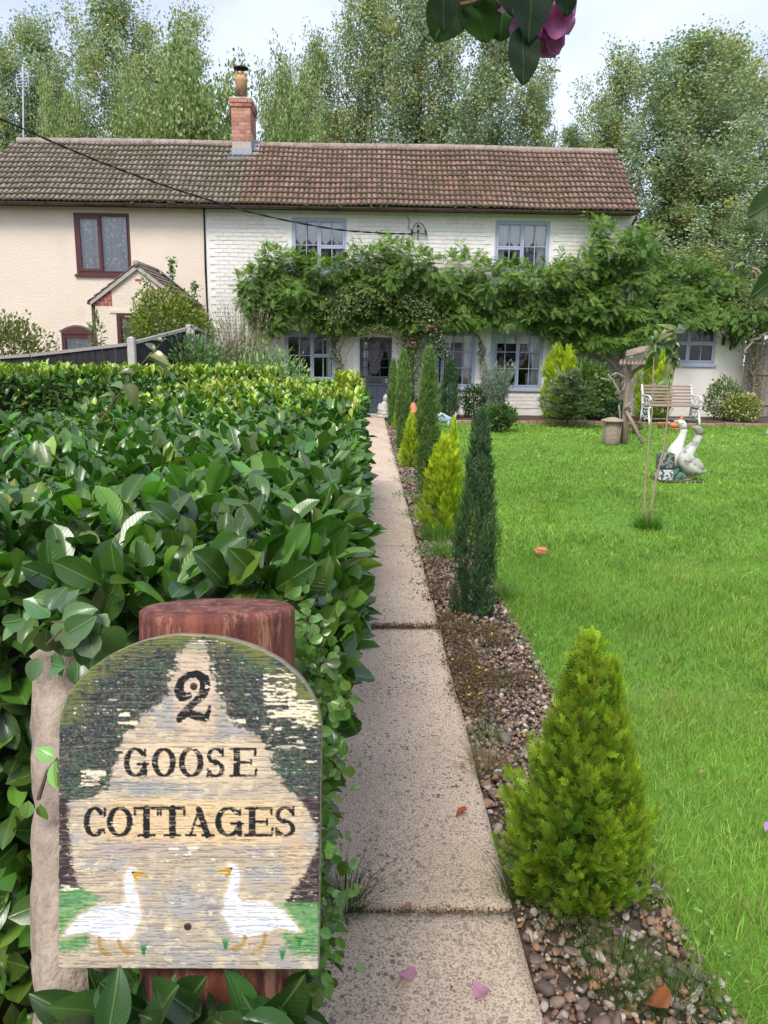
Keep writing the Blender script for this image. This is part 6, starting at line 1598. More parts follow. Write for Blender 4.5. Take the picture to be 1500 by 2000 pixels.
# ------------------------------------------------------------------ black boarded fence with concrete posts
M['black_board'] = surf('black_stained_board', (0.012, 0.012, 0.016), (0.03, 0.03, 0.036), scale=4, rough=.7, bs=.4, stretch=(12, 12, 1), bscale=12)
M['conc_post'] = surf('concrete_post', (0.42, 0.39, 0.35), (0.56, 0.53, 0.48), scale=8, rough=.9, bs=.4, bscale=60, stain=(0.22, 0.22, 0.16), stain_scale=5)
M['grey_rail'] = surf('weathered_rail', (0.26, 0.24, 0.22), (0.42, 0.40, 0.37), scale=6, rough=.85, bs=.4, stretch=(1, 12, 12))
fence = thing('board_fence', 'black boarded garden fence with pale capping rail rising to the right between concrete posts', 'fence')
def run(a_px, ya, b_px, yb, rail2=False):
    A = W(a_px[0], a_px[1], ya); B = W(b_px[0], b_px[1], yb); L_ = math.hypot(B[0] - A[0], B[1] - A[1]); n = max(3, int(L_ / .105)); u = np.array([(B[0] - A[0]) / L_, (B[1] - A[1]) / L_]); nv = np.array([-u[1], u[0]])
    r_ = random.Random(n)
    for k in range(n):
        p0 = A[:2] + u * (k * L_ / n + .003); p1 = A[:2] + u * ((k + 1) * L_ / n - .004); z0 = A[2] + (B[2] - A[2]) * k / n; z1 = A[2] + (B[2] - A[2]) * (k + 1) / n; j = r_.uniform(0, .012)
        q = [p0 - nv * (.008 + j), p1 - nv * (.008 + j), p1 + nv * .006, p0 + nv * .006]
        m_ = MB().add([(*q[0], 0), (*q[1], 0), (*q[2], 0), (*q[3], 0), (*q[0], z0), (*q[1], z1), (*q[2], z1), (*q[3], z0)], [(0, 3, 2, 1), (4, 5, 6, 7), (0, 1, 5, 4), (1, 2, 6, 5), (2, 3, 7, 6), (3, 0, 4, 7)]); m_.build('pale', M['black_board'], fence)
    q0, q1, q2, q3 = A[:2] - nv * .045, B[:2] - nv * .045, B[:2] + nv * .045, A[:2] + nv * .045
    MB().add([(*q0, A[2] + .002), (*q1, B[2] + .002), (*q2, B[2] + .002), (*q3, A[2] + .002), (*q0, A[2] + .055), (*q1, B[2] + .055), (*q2, B[2] + .055), (*q3, A[2] + .055)], [(0, 3, 2, 1), (4, 5, 6, 7), (0, 1, 5, 4), (1, 2, 6, 5), (2, 3, 7, 6), (3, 0, 4, 7)]).build('capping_rail', M['grey_rail'], fence)
    if rail2:
        m0, m1 = A[:2] - nv * .05, B[:2] - nv * .05; zz = A[2] - .32
        MB().add([(*m0, zz), (*m1, zz), (*(m1 + nv * .03), zz), (*(m0 + nv * .03), zz), (*m0, zz + .06), (*m1, zz + .06), (*(m1 + nv * .03), zz + .06), (*(m0 + nv * .03), zz + .06)], [(0, 3, 2, 1), (4, 5, 6, 7), (0, 1, 5, 4), (1, 2, 6, 5), (2, 3, 7, 6), (3, 0, 4, 7)]).build('rail', M['black_board'], fence)
run((62, 697), 13.6, (249, 676), 13.6); run((264, 672), 13.7, (363, 646), 14.6, True); run((380, 644), 14.9, (396, 652), 15.6)
run((-140, 712), 13.6, (60, 697), 13.6)
for (px, ty, Y, w_) in ((256, 657, 13.62, .125), (371, 633, 14.75, .15), (397, 646, 15.7, .10)):
    p = W(px, ty, Y); m_ = MB(); m_.cbox((p[0] - w_ / 2, Y - .06, 0), (p[0] + w_ / 2, Y + .06, p[2] - .03), .012)
    m_.add([(p[0] - w_ / 2, Y - .06, p[2] - .029), (p[0] + w_ / 2, Y - .06, p[2] - .029), (p[0] + w_ / 2, Y + .06, p[2] - .029), (p[0] - w_ / 2, Y + .06, p[2] - .029), (p[0], Y, p[2])], [(0, 1, 4), (1, 2, 4), (2, 3, 4), (3, 0, 4)]); m_.build('post', M['conc_post'], fence)

# ------------------------------------------------------------------ overhead wire, aerial
ow = MB(); pts = [(-120, 185, 13.0), (0, 232, 13.8), (100, 276, 14.4), (200, 318, 15.0), (300, 355, 15.8), (400, 388, 16.7), (520, 422, 17.8), (650, 447, 19.0), (740, 455, 19.8), (806, 457, 20.28)]
wp = [W(a, b, c) for a, b, c in pts]; fine = []
for i in range(len(wp) - 1):
    for t in np.linspace(0, 1, 12, endpoint=False):
        p0, p1, p2, p3 = wp[max(i - 1, 0)], wp[i], wp[i + 1], wp[min(i + 2, len(wp) - 1)]
        fine.append(.5 * (2 * p1 + (p2 - p0) * t + (2 * p0 - 5 * p1 + 4 * p2 - p3) * t * t + (3 * p1 - p0 - 3 * p2 + p3) * t ** 3))
fine.append(wp[-1])
for ph in (0, math.pi): ow.tube([p + np.array([0, .011 * math.cos(i * .9 + ph), .011 * math.sin(i * .9 + ph)]) for i, p in enumerate(fine)], .0115, 5)
tag(ow.build('overhead_cable', M['cable'], None, True), 'twisted black overhead cable crossing the roof down to the wall insulators', 'cable')
M['alu'] = surf('dull_aluminium', (0.5, 0.52, 0.55), (0.6, 0.62, 0.65), rough=.4, metal=.6, bs=0)
ae = thing('tv_aerial', 'tall thin metal tv aerial mast behind the left end of the brown roof', 'aerial', W(45, 300, 23.2))
AE0 = np.array(ae.location); rel = lambda px, py, dy=0: W(px, py, 23.2 + dy) - AE0
MB().tube([rel(46, 300), rel(45, 125)], .022, 7).build('mast', M['alu'], ae)
bm_ = MB(); bm_.tube([rel(33, 158, -.3), rel(57, 150, .5)], .012, 5); bm_.build('boom', M['alu'], ae)
for k in range(5):
    t = k / 4; y = 145 + 6 * k; a_ = MB(); a_.tube([rel(32, y + 1, 0), rel(56, y, 0)], .012, 5); a_.build('element', M['alu'], ae)
for px in (32, 44, 56): MB().tube([rel(px, 144), rel(px, 171)], .010, 5).build('element', M['alu'], ae)

# ------------------------------------------------------------------ bench
M['white_iron'] = surf('white_painted_iron', (0.66, 0.69, 0.70), (0.76, 0.78, 0.78), scale=12, rough=.5, bs=.3, bscale=60, stain=(0.30, 0.20, 0.13), stain_scale=9, stain_lo=.66, stain_hi=.74)
M['old_slat'] = surf('weathered_slat', (0.26, 0.185, 0.145), (0.40, 0.31, 0.26), scale=5, rough=.85, bs=.5, stretch=(1, 9, 9), bscale=20)
bb_ = G(1266, 830); bench = thing('garden_bench', 'slatted wooden bench with ornate white cast iron ends on the lawn by the annexe', 'bench', bb_)
bench.scale = (1, 1.3, 1.06)
BW = 1.2
def curl(mb, cx, cz, r, a0, a1, y, x, rad=.011, shrink=.45, n=12):
    mb.tube([(x, y + (r * (1 - shrink * k / n)) * math.cos(a0 + (a1 - a0) * k / n) + cx, cz + (r * (1 - shrink * k / n)) * math.sin(a0 + (a1 - a0) * k / n)) for k in range(n + 1)], rad, 5)
for x in (0, BW):
    e = MB()
    e.tube([(x, .42, 0), (x, .40, .18), (x, .36, .38), (x, .40, .60), (x, .47, .84), (x, .50, .87)], [(.02, .03), (.018, .028), (.02, .03), (.02, .028), (.02, .026), (.022, .02)], 8)
    e.tube([(x, -.06, 0), (x, -.03, .12), (x, .02, .28), (x, .0, .40)], [(.02, .03), (.018, .028), (.018, .026), (.02, .024)], 8)
    e.tube([(x, -.04, .385), (x, .12, .36), (x, .26, .36), (x, .37, .38)], [(.018, .026)] * 4, 8)
    e.tube([(x, .43, .66), (x, .28, .64), (x, .12, .64), (x, .02, .62), (x, -.03, .575), (x, -.01, .53), (x, .03, .54)], [(.022, .018)] * 7, 8)
    e.tube([(x, .02, .6), (x, .04, .50), (x, -.01, .40)], .016, 6)
    curl(e, .14, .50, .09, 0, 5.2, 0, x); curl(e, .28, .51, .085, 3.1, -2.4, 0, x); curl(e, .20, .44, .05, 1, 6.5, 0, x); curl(e, .33, .60, .05, 0, 5.5, 0, x, .009); curl(e, .08, .58, .04, 1, 6, 0, x, .009)
    curl(e, .12, .24, .08, 0, 5.0, 0, x); curl(e, .27, .23, .08, 3.14, -2, 0, x); curl(e, .2, .13, .06, 1.5, 6.5, 0, x, .009); e.tube([(x, .0, .12), (x, .12, .16), (x, .26, .15), (x, .40, .14)], .012, 6)
    e.build('end_frame', M['white_iron'], bench, True)
rb = random.Random(4)
for k in range(6):
    t = k / 5; z = .46 + .36 * t; y = .37 + .09 * t
    MB().cbox((.0, y - .012, z), (BW, y + .012, z + .045), .005).build('slat', M['old_slat'], bench)
for k in range(6):
    y = -.03 + k * .072; MB().cbox((-.02, y, .40 + .008 * abs(k - 2)), (BW + .02, y + .058, .422 + .008 * abs(k - 2)), .004).build('slat', M['old_slat'], bench)
MB().tube([(.03, .2, .12), (BW - .03, .2, .12)], .01, 6).build('stretcher', M['white_iron'], bench)

# ------------------------------------------------------------------ rustic bird table, wicker stool
M['log_bark'] = surf('rustic_bark', (0.19, 0.13, 0.095), (0.38, 0.30, 0.24), scale=9, rough=.95, bs=.9, bd=.012, bscale=35, stretch=(1, 1, .35))
M['wicker'] = surf('wicker', (0.26, 0.20, 0.15), (0.44, 0.36, 0.29), scale=25, rough=.9, bs=.6, bscale=90)
ZX = lambda zx, zy, Y: W(1160 + zx / 4.412, 620 + zy / 4.412, Y)
BYB = G(1217, 866)[1]
bt = thing('bird_table', 'rustic bird table made of bark covered logs with a tilted roof on the lawn', 'bird table', (ZX(258, 1090, BYB)[0], BYB, 0)); B0 = np.array(bt.location)
rl = lambda zx, zy, dy=0: ZX(zx, zy, BYB + dy) - B0
MB().tube([rl(258, 1100), rl(268, 900), rl(282, 700), rl(300, 520), rl(305, 400)], [.07, .06, .052, .048, .04], 9).build('post', M['log_bark'], bt, True)
MB().tube([rl(262, 780, -.05), rl(330, 900, -.15), rl(420, 1085, -.35)], .033, 7).build('strut', M['log_bark'], bt, True)
MB().tube([rl(245, 880, -.03), rl(222, 980, -.15), rl(203, 1095, -.25)], .026, 7).build('strut', M['log_bark'], bt, True)
MB().tube([rl(265, 790, -.1), rl(322, 730, -.15)], .03, 7).build('peg', M['log_bark'], bt, True)
MB().tube([rl(305, 520), rl(350, 465), rl(400, 430, -.1), rl(470, 405, -.2)], [.045, .04, .035, .03], 7).build('branch', M['log_bark'], bt, True)
for k in range(8): MB().tube([rl(232 + k * 33, 402, -.32), rl(236 + k * 33, 372, .28)], .030, 7).build('platform_log', M['log_bark'], bt, True)
for k in range(4): MB().tube([rl(276 + k * 2, 335 - 13 * k, -.28 + .14 * k), rl(380, 308 - 13 * k, -.28 + .14 * k), rl(470, 283 - 11 * k, -.28 + .14 * k)], .025, 7).build('roof_log', M['log_bark'], bt, True)
for (a, b_) in ((290, 390), (440, 385)): MB().tube([rl(a, b_, .15), rl(a + 3, 300, .15)], .016, 6).build('upright', M['log_bark'], bt, True)
MB().lathe([(.03, 0), (.05, .03), (.035, .07), (.02, .1)], rl(315, 355, -.1), 8).build('feeder', M['stone_grey'], bt, True)
# dead branches leaning beside it
db = MB(); yy = BYB + 1.5
for pts in ([(120, 490), (160, 540), (200, 610), (230, 660), (215, 755)], [(150, 500), (190, 480), (245, 500), (265, 540)], [(60, 525), (130, 540), (150, 560)], [(230, 660), (262, 600), (275, 530)], [(262, 560), (330, 550), (370, 520), (345, 470)]):
    db.tube([ZX(a, b_, yy) for a, b_ in pts], [.024 - .003 * i for i in range(len(pts))], 6)
db.tube([ZX(215, 755, yy), ZX(225, 860, yy), ZX(228, 960, yy)], .02, 6)
tag(db.build('dead_branch', M['vine_bark'], None, True), 'pale bare forked branch propped beside the rustic bird table', 'branch')
ws_p = G(1193, 867); ws = thing('wicker_stool', 'round woven wicker stool standing on the lawn left of the bird table', 'stool', ws_p)
s_ = ws_p[1] / 1500 / 4.41 * .98 * 4.41 / 4.41
bd = MB(); hb = .40
for k in range(17):
    z = .012 + hb * k / 17; r = .105 + .03 * math.sin(math.pi * (k / 17) ** .8) + .02 * (1 - k / 17)
    bd.tube([((r + .006 * (-1) ** (j + k)) * math.cos(j * math.pi / 14), (r + .006 * (-1) ** (j + k)) * math.sin(j * math.pi / 14), z) for j in range(29)], .0135, 5, cap=False)
bd.build('woven_body', M['wicker'], ws, True)
tp = MB()
for k in range(8):
    r = .19 - .02 * k
    tp.tube([((r + .005 * (-1) ** j) * math.cos(j * math.pi / 14), (r + .005 * (-1) ** j) * math.sin(j * math.pi / 14), hb + .03 + .010 * k ** .8) for j in range(29)], .015, 5, cap=False)
tp.lathe([(.17, 0), (.18, .03), (.02, .07)], (0, 0, hb), 16); tp.build('seat', M['wicker'], ws, True)
rf = G(1206, 846); o = bloom('potted_flower', None, (rf[0], rf[1], .16), .07, M['rose_red'], 31); tag(o, 'small red flower between the wicker stool and the log post', 'flower')
shrub('shrub', 'small plant with pink flowers at the foot of the bird table', 'plant', G(1238, 848), .16, .14, .28, 240, .05, [(0.08, 0.15, 0.04), (0.3, 0.12, 0.12)], 150, stems=4)

# ------------------------------------------------------------------ goose statues
M['goose_white'] = surf('white_goose_paint', (0.62, 0.60, 0.55), (0.76, 0.75, 0.71), scale=7, rough=.7, bs=.5, bscale=40, stain=(0.42, 0.38, 0.30), stain_scale=4)
M['goose_worn'] = surf('worn_goose_concrete', (0.40, 0.38, 0.33), (0.66, 0.65, 0.61), scale=9, rough=.9, bs=.6, bscale=40, stain=(0.17, 0.165, 0.14), stain_scale=7, stain_lo=.5, stain_hi=.62)
M['goose_head'] = surf('weathered_grey_brown', (0.24, 0.22, 0.18), (0.36, 0.34, 0.29), scale=10, rough=.9, bs=.4)
M['beak'] = surf('beak_orange', (0.62, 0.33, 0.20), (0.70, 0.42, 0.28), rough=.6, bs=.1)
M['teal'] = surf('teal_paint', (0.05, 0.13, 0.11), (0.10, 0.20, 0.17), scale=12, rough=.7, bs=.4)
M['ochre_foot'] = surf('ochre_feet', (0.45, 0.36, 0.14), (0.55, 0.45, 0.2), scale=12, rough=.8, bs=.3)
GB = G(1347, 938); K = GB[1] * 1.0 / 1500 / 4.412 * 1.0
def gz(zx, zy, y=0): return np.array([(zx - 850) * K, y, (1405 - zy) * K])
def goose(name, label, dy, spec, head, beak_pts, mat, hmat, bmat, seed, tail=None, eye=None):
    root = thing(name, label, 'goose statue', GB + [0, dy, 0], group='pair of goose statues')
    mb = MB(); mb.tube([gz(a, b_) for a, b_, *_ in spec], [(r1 * K, r2 * K) for *_, r1, r2 in spec], 18)
    o = mb.build('body', mat, root, True); sb = o.modifiers.new('s', 'SUBSURF'); sb.levels = 1; sb.render_levels = 1
    h = MB(); h.tube([gz(a, b_) for a, b_, *_ in head], [(r1 * K, r2 * K) for *_, r1, r2 in head], 14); h.build('head', hmat, root, True)
    bk = MB(); bk.tube([gz(a, b_) for a, b_, *_ in beak_pts], [(r1 * K, r2 * K) for *_, r1, r2 in beak_pts], 10); bk.build('beak', bmat, root, True)
    for sg in (-1, 1): MB().lathe([(.001, -.006), (.006, -.004), (.007, 0), (.006, .004), (.001, .006)], gz(eye[0], eye[1], sg * 34 * K), 8).build('eye', M['iron'], root, True)
    return root
g1 = goose('goose_statue', 'white goose statue with raised head and orange beak, left of the lawn pair', .16,
    [(860, 1330, 20, 14), (830, 1320, 50, 40), (790, 1290, 78, 66), (755, 1240, 90, 80), (738, 1185, 88, 76), (750, 1130, 68, 58), (775, 1080, 44, 42), (796, 1030, 34, 33), (804, 985, 30, 30), (795, 955, 31, 32)],
    [(800, 965, 28, 28), (792, 935, 36, 34), (778, 915, 37, 32), (755, 905, 28, 24), (742, 902, 20, 17)], [(748, 903, 20, 16), (725, 898, 14, 11), (703, 896, 7, 4)], M['goose_white'], M['goose_white'], M['beak'], 1, eye=(770, 912))
g2 = goose('goose_statue', 'weathered mottled goose statue with grey brown head, right of the pair on the lawn', 0,
    [(990, 1312, 8, 4), (965, 1325, 30, 14), (930, 1322, 66, 40), (885, 1310, 92, 66), (835, 1285, 104, 84), (798, 1240, 100, 84), (792, 1195, 88, 68), (818, 1150, 62, 52), (853, 1105, 42, 40), (880, 1062, 34, 33), (894, 1020, 31, 31), (896, 990, 32, 32)],
    [(898, 1010, 30, 30), (894, 975, 38, 36), (880, 955, 38, 34), (858, 945, 28, 24), (845, 941, 20, 17)], [(850, 942, 20, 15), (835, 942, 14, 10), (820, 938, 7, 4)], M['goose_worn'], M['goose_head'], M['goose_head'], 2, eye=(874, 950))
wg = MB(); wg.tube([gz(790, 1215, -78 * K), gz(840, 1250, -90 * K), (gz(900, 1290, -72 * K)), gz(955, 1318, -30 * K)], [(10 * K, 40 * K), (12 * K, 60 * K), (10 * K, 42 * K), (4 * K, 10 * K)], 10); wg.build('wing', M['goose_worn'], g2, True)
for gr, xs_ in ((g2, (820, 850)), (g1, (760, 800))):
    for x_ in xs_: MB().tube([gz(x_ + 10, 1350, -10 * K), gz(x_, 1390, -15 * K), gz(x_ - 40, 1403, -30 * K)], [(12 * K, 12 * K), (12 * K, 10 * K), (22 * K, 5 * K)], 8).build('foot', M['ochre_foot'], gr, True)
M['dark_base'] = surf('dark_earthy_base', (0.06, 0.055, 0.04), (0.12, 0.11, 0.08), rough=.9)
rc = thing('goose_plinth', 'low dark base with teal painted reeds under the two goose statues', 'plinth', GB + [0, .08, 0])
MB().tube([gz(560, 1400), gz(700, 1402), gz(900, 1405), gz(960, 1410)], [(150 * K, 8 * K), (180 * K, 12 * K), (170 * K, 12 * K), (110 * K, 6 * K)], 14).build('base', M['dark_base'], rc, True)
for k, (a, b_, c, d_) in enumerate(((660, 1390, 750, 1300), (700, 1398, 820, 1330), (690, 1395, 790, 1370), (760, 1400, 830, 1350))): MB().tube([gz(a, b_, -.1), gz((a + c) / 2, (b_ + d_) / 2 - 10, -.11), gz(c, d_, -.08)], [(22 * K, 26 * K), (26 * K, 30 * K), (6 * K, 8 * K)], 8).build('reed', M['teal'], rc, True)
pqt = thing('milk_churn', 'square dark green and white painted flower tub left of the goose statues', 'tub', GB + gz(615, 1398) + [0, -.03, 0]); pw = 62 * K
def worn2(name, a, b_):
    m, nt, p, out = mat_base(name); v = nnode(nt, 'ShaderNodeTexNoise', Scale=26.0, Detail=4.0); t = nt.nodes.new('ShaderNodeTexCoord'); nt.links.new(t.outputs['Object'], v.inputs[0])
    nt.links.new(ramp(nt, v.outputs[0], [(.48, a), (.55, b_)]), p.inputs['Base Color']); p.inputs['Roughness'].default_value = .85; return m
MB().cbox((-pw, -.07, 0), (pw, .10, 92 * K), .01).build('lower_panel', worn2('white_leaf_relief', (0.58, 0.60, 0.60), (0.07, 0.11, 0.11)), pqt)
MB().cbox((-pw + .004, -.062, 92 * K + .001), (pw - .004, .095, 98 * K), .001).build('band', M['iron'], pqt)
MB().cbox((-pw, -.068, 98 * K + .001), (pw, .098, 235 * K), .01).build('upper_panel', worn2('dark_bark_relief', (0.035, 0.05, 0.05), (0.20, 0.22, 0.21)), pqt)
pqt.name = 'flower_tub'

# ------------------------------------------------------------------ other ornaments
def stone_figure(base, s, mat):
    root = thing('seated_statue', 'pale grey stone seated figure beside the path in front of the blue door', 'statue', base)
    MB().lathe([(.19 * s, 0), (.20 * s, .03 * s), (.19 * s, .07 * s), (.15 * s, .085 * s)], (0, 0, 0), 18).build('base', mat, root, True)
    b_ = MB(); b_.tube([(-.02 * s, 0, .07 * s), (-.03 * s, 0, .16 * s), (-.02 * s, 0, .27 * s), (.01 * s, 0, .36 * s), (.035 * s, 0, .43 * s)], [(.16 * s, .13 * s), (.155 * s, .14 * s), (.13 * s, .13 * s), (.10 * s, .085 * s), (.05 * s, .05 * s)], 14)
    b_.tube([(-.15 * s, -.02 * s, .12 * s), (0, -.15 * s, .11 * s), (.16 * s, -.05 * s, .12 * s)], .055 * s, 10)
    for sg in (-1, 1): b_.tube([(sg * .11 * s, 0, .36 * s), (sg * .15 * s, -.05 * s, .24 * s), (sg * .04 * s, -.14 * s, .19 * s)], .034 * s, 8)
    b_.build('body', mat, root, True)
    h = MB(); h.lathe([(.03 * s, -.02 * s), (.06 * s, .01 * s), (.075 * s, .06 * s), (.07 * s, .11 * s), (.045 * s, .15 * s), (.01 * s, .165 * s)], (.04 * s, -.01 * s, .43 * s), 14)
    h.lathe([(.03 * s, 0), (.025 * s, .03 * s), (.005 * s, .04 * s)], (.04 * s, 0, .585 * s), 8); h.build('head', mat, root, True)
stone_figure(W(750, 818, 19.4) * [1, 1, 0] + [.0, 0, .01], .95, M['stone_grey'])
fg = thing('piglet_ornament', 'light blue winged piglet garden ornament on the lawn by the row of junipers', 'ornament', G(868, 834)); M['pale_blue'] = surf('pale_blue_glaze', (0.36, 0.45, 0.56), (0.46, 0.53, 0.62), rough=.4, bs=.1)
b_ = MB(); b_.tube([(-.17, 0, .17), (-.14, 0, .19), (-.05, 0, .20), (.06, 0, .17), (.14, 0, .13)], [(.05, .06), (.09, .10), (.10, .11), (.08, .08), (.05, .05)], 12); b_.build('body', M['pale_blue'], fg, True)
h_ = MB(); h_.tube([(.12, 0, .14), (.18, 0, .12), (.24, 0, .10), (.27, 0, .09)], [(.05, .05), (.065, .06), (.045, .045), (.04, .04)], 12)
for sg in (-1, 1): h_.tube([(.15, sg * .04, .17), (.13, sg * .07, .22), (.17, sg * .05, .2)], [.02, .015, .004], 6)
h_.build('head', M['white_wood'], fg, True)
for x_, y_ in ((-.12, -.05), (-.12, .05), (.08, -.04), (.08, .04)): MB().tube([(x_, y_, .14), (x_, y_, .0)], [.03, .022], 8).build('leg', M['pale_blue'], fg, True)
for sg in (-1, 1): MB().tube([(-.02, sg * .07, .22), (-.08, sg * .11, .30), (-.16, sg * .13, .28)], [(.05, .015), (.045, .012), (.01, .004)], 8).build('wing', M['goose_white'], fg, True)
MB().tube([(.20, 0, .14), (.24, 0, .2), (.25, 0, .30), (.23, 0, .34)], [.018, .016, .012, .004], 7).build('horn', M['white_wood'], fg, True)
tpz = W(806, 836, 18.6) * [1, 1, 0]
tc_ = MB(); hh = W(806, 786, 18.6)[2]; tc_.lathe([(.16, 0), (.16, hh * .45), (.175, hh * .47), (.175, hh * .52), (.12, hh * .60), (.05, hh * .95), (.01, hh)], (0, 0, 0), 18); o = tc_.build('terracotta_forcer', M['terracotta'], None, True, tpz); tag(o, 'orange terracotta bell pot standing behind the junipers by the house', 'pot')
hen = thing('rusty_hen', 'rusty terracotta hen ornament on the lawn beneath the bench', 'ornament', G(1320, 839)); q = MB()
q.tube([(-.14, 0, .10), (-.05, 0, .09), (.05, 0, .11), (.10, 0, .19), (.11, 0, .27), (.10, 0, .32)], [(.02, .03), (.06, .07), (.06, .075), (.04, .045), (.03, .03), (.02, .02)], 10); q.build('body', M['terracotta'], hen, True)
MB().tube([(.11, 0, .30), (.16, 0, .28)], [.015, .003], 6).build('beak', M['terracotta'], hen); MB().tube([(-.14, 0, .09), (-.19, 0, .18)], [(.02, .03), (.005, .03)], 6).build('tail', M['terracotta'], hen, True); MB().cbox((-.12, -.04, 0), (.08, .04, .03), .01).build('base', M['terracotta'], hen)
for i, (px, py, r) in enumerate(((1290, 818, .06), (1302, 819, .05))):
    p = W(px, py, 17.4) * [1, 1, 0]; o = MB().lathe([(r * .7, 0), (r, .10), (r * 1.08, .11), (r * 1.08, .13), (r * .9, .13), (r * .85, .1)], (0, 0, 0), 12).build('plant_pot', M['terracotta'], None, True, p); tag(o, 'small terracotta pot beneath the bench, %s of two' % ('left' if i == 0 else 'right'), 'pot')
sp = G(1499, 849); st_ = MB(); st_.lathe([(.13, 0), (.13, .05), (.10, .07), (.085, .15), (.10, .28), (.06, .36), (.05, .40), (.07, .46), (.06, .52), (.01, .56)], (0, 0, 0), 16)
tag(st_.build('white_statue', M['stone_grey'], None, True, sp + [.09, 0, 0]), 'pale stone statue on the lawn, cut off by the right edge', 'statue')
def cat_fig(name, label, px, py, Y, s, mat, flip=1):
    root = thing(name, label, 'cat ornament', W(px, py, Y)); b_ = MB()
    b_.tube([(.02 * s * flip, 0, 0), (.02 * s * flip, 0, .08 * s), (0, 0, .17 * s), (-.03 * s * flip, 0, .24 * s)], [(.085 * s, .10 * s), (.09 * s, .10 * s), (.065 * s, .075 * s), (.04 * s, .04 * s)], 12); b_.tube([(.07 * s * flip, 0, .02), (.13 * s * flip, -.02, .02), (.12 * s * flip, -.05, .03)], .018 * s, 6); b_.build('body', mat, root, True)
    h = MB(); h.tube([(-.03 * s * flip, .02, .27 * s), (-.045 * s * flip, -.03, .28 * s), (-.05 * s * flip, -.06, .27 * s)], [.05 * s, .05 * s, .02 * s], 12)
    for sg in (-1, 1): h.lathe([(.018 * s, 0), (.002, .04 * s)], (-.03 * s * flip + sg * .028 * s, 0, .31 * s), 6)
    h.build('head', mat, root, True)
M['tabby'] = surf('tan_glaze', (0.34, 0.26, 0.15), (0.52, 0.42, 0.26), scale=22, rough=.4, bs=.1)
cat_fig('cat_ornament', 'tan tabby cat ornament sitting in the left bay window', 906, 752, D + .16, 1.05, M['tabby'])
cat_fig('cat_ornament', 'white cat ornament sitting in the right bay window', 1030, 750, D + .16, .85, M['goose_white'])
cat_fig('cat_ornament', 'small white curled ornament low in the right bay window beside the cat', 992, 752, D + .16, .35, M['goose_white'], -1)

# ------------------------------------------------------------------ gate and climber at the right
gt = thing('garden_gate', 'weathered grey boarded gate beyond the annexe at the right edge', 'gate', (0, 0, 0)); M['grey_board'] = surf('grey_brown_board', (0.20, 0.165, 0.145), (0.33, 0.28, 0.25), scale=5, rough=.9, bs=.5, stretch=(9, 9, 1), bscale=14)
gx = AX1 + .12
for k in range(9): MB().cbox((gx + k * .13, 20.5, .05), (gx + k * .13 + .122, 20.53, 1.95), .004).build('board', M['grey_board'], gt)
for z in (.35, 1.15): MB().cbox((gx, 20.46, z), (gx + 1.16, 20.499, z + .1), .004).build('rail', M['grey_board'], gt)
MB().cbox((AX1 + .0, 20.42, 0), (AX1 + .09, 20.52, W(1452, 655, 20.45)[2]), .01).build('post', M['grey_rail'], gt)
cl = thing('climber', 'straggly olive and rust climber hanging over the gate at the right edge', 'climber', (0, 0, 0))
strew(cl, 'foliage', [(1440, 640), (1470, 610), (1500, 600), (1520, 620)], 20.0, .28, 2600, .075, [(0.12, 0.16, 0.05), (0.18, 0.15, 0.06), (0.15, 0.19, 0.06)], 160, yj=.2)
strew(cl, 'foliage', [(1480, 640), (1470, 700), (1480, 760)], 20.2, .16, 700, .065, [(0.20, 0.17, 0.07), (0.13, 0.15, 0.05), (0.3, 0.22, 0.1)], 161, yj=.12)
vine([(1452, 690), (1470, 665), (1485, 655), (1520, 648)], .035, .03, 19.7, par=cl, seed=50); vine([(1475, 790), (1470, 720), (1478, 660)], .02, .015, 20.1, par=cl, seed=51); vine([(1474, 522), (1490, 540), (1515, 552)], .035, .03, 20.6, par=cl, seed=52); vine([(1474, 530), (1482, 560), (1480, 585)], .014, .01, 20.6, par=cl, seed=53)

# ------------------------------------------------------------------ cherry sapling on the lawn
SY = G(1268, 1028)[1]; sap = thing('cherry_sapling', 'young cherry sapling with two thin stems and large drooping leaves on the lawn', 'sapling', (0, 0, 0)); M['sap_bark'] = surf('sapling_bark', (0.30, 0.22, 0.15), (0.42, 0.33, 0.24), scale=15, rough=.8, bs=.4, bscale=60)
Z6 = lambda zx, zy, dy=0: W(1000 + zx / 3, 600 + zy / 3, SY + dy)
MB().tube([Z6(778, 1262), Z6(772, 1180), Z6(782, 1000), Z6(800, 800), Z6(820, 620), Z6(826, 440), Z6(834, 250), Z6(845, 200)], [.011, .010, .009, .008, .007, .006, .005, .003], 7).build('stem', M['sap_bark'], sap, True)
MB().tube([Z6(798, 1278), Z6(820, 1140), Z6(845, 1000), Z6(870, 900), Z6(888, 820), Z6(905, 690), Z6(918, 540), Z6(922, 400), Z6(935, 280), Z6(960, 150), Z6(985, 100)], [.012, .011, .010, .009, .009, .008, .007, .006, .005, .004, .002], 7).build('stem', M['sap_bark'], sap, True)
MB().tube([Z6(802, 1280), Z6(812, 1180), Z6(835, 1050), Z6(865, 930), Z6(905, 850)], [.010, .009, .008, .007, .004], 6).build('stem', M['sap_bark'], sap, True)
lt = leaf_template(8, .2, .55, None, .30, .16); rg = np.random.default_rng(170)
sm = [arr_mesh('leaf', lt[0] * [1, 1, b_], lt[1], M['laurel_one'], np.tile([c], (len(lt[0]), 1)), lt[2], smooth=True) for b_, c in ((1, (0.09, 0.16, 0.05)), (1.4, (0.13, 0.21, 0.07)), (.6, (0.07, 0.13, 0.045)), (1, (0.18, 0.20, 0.07)))]
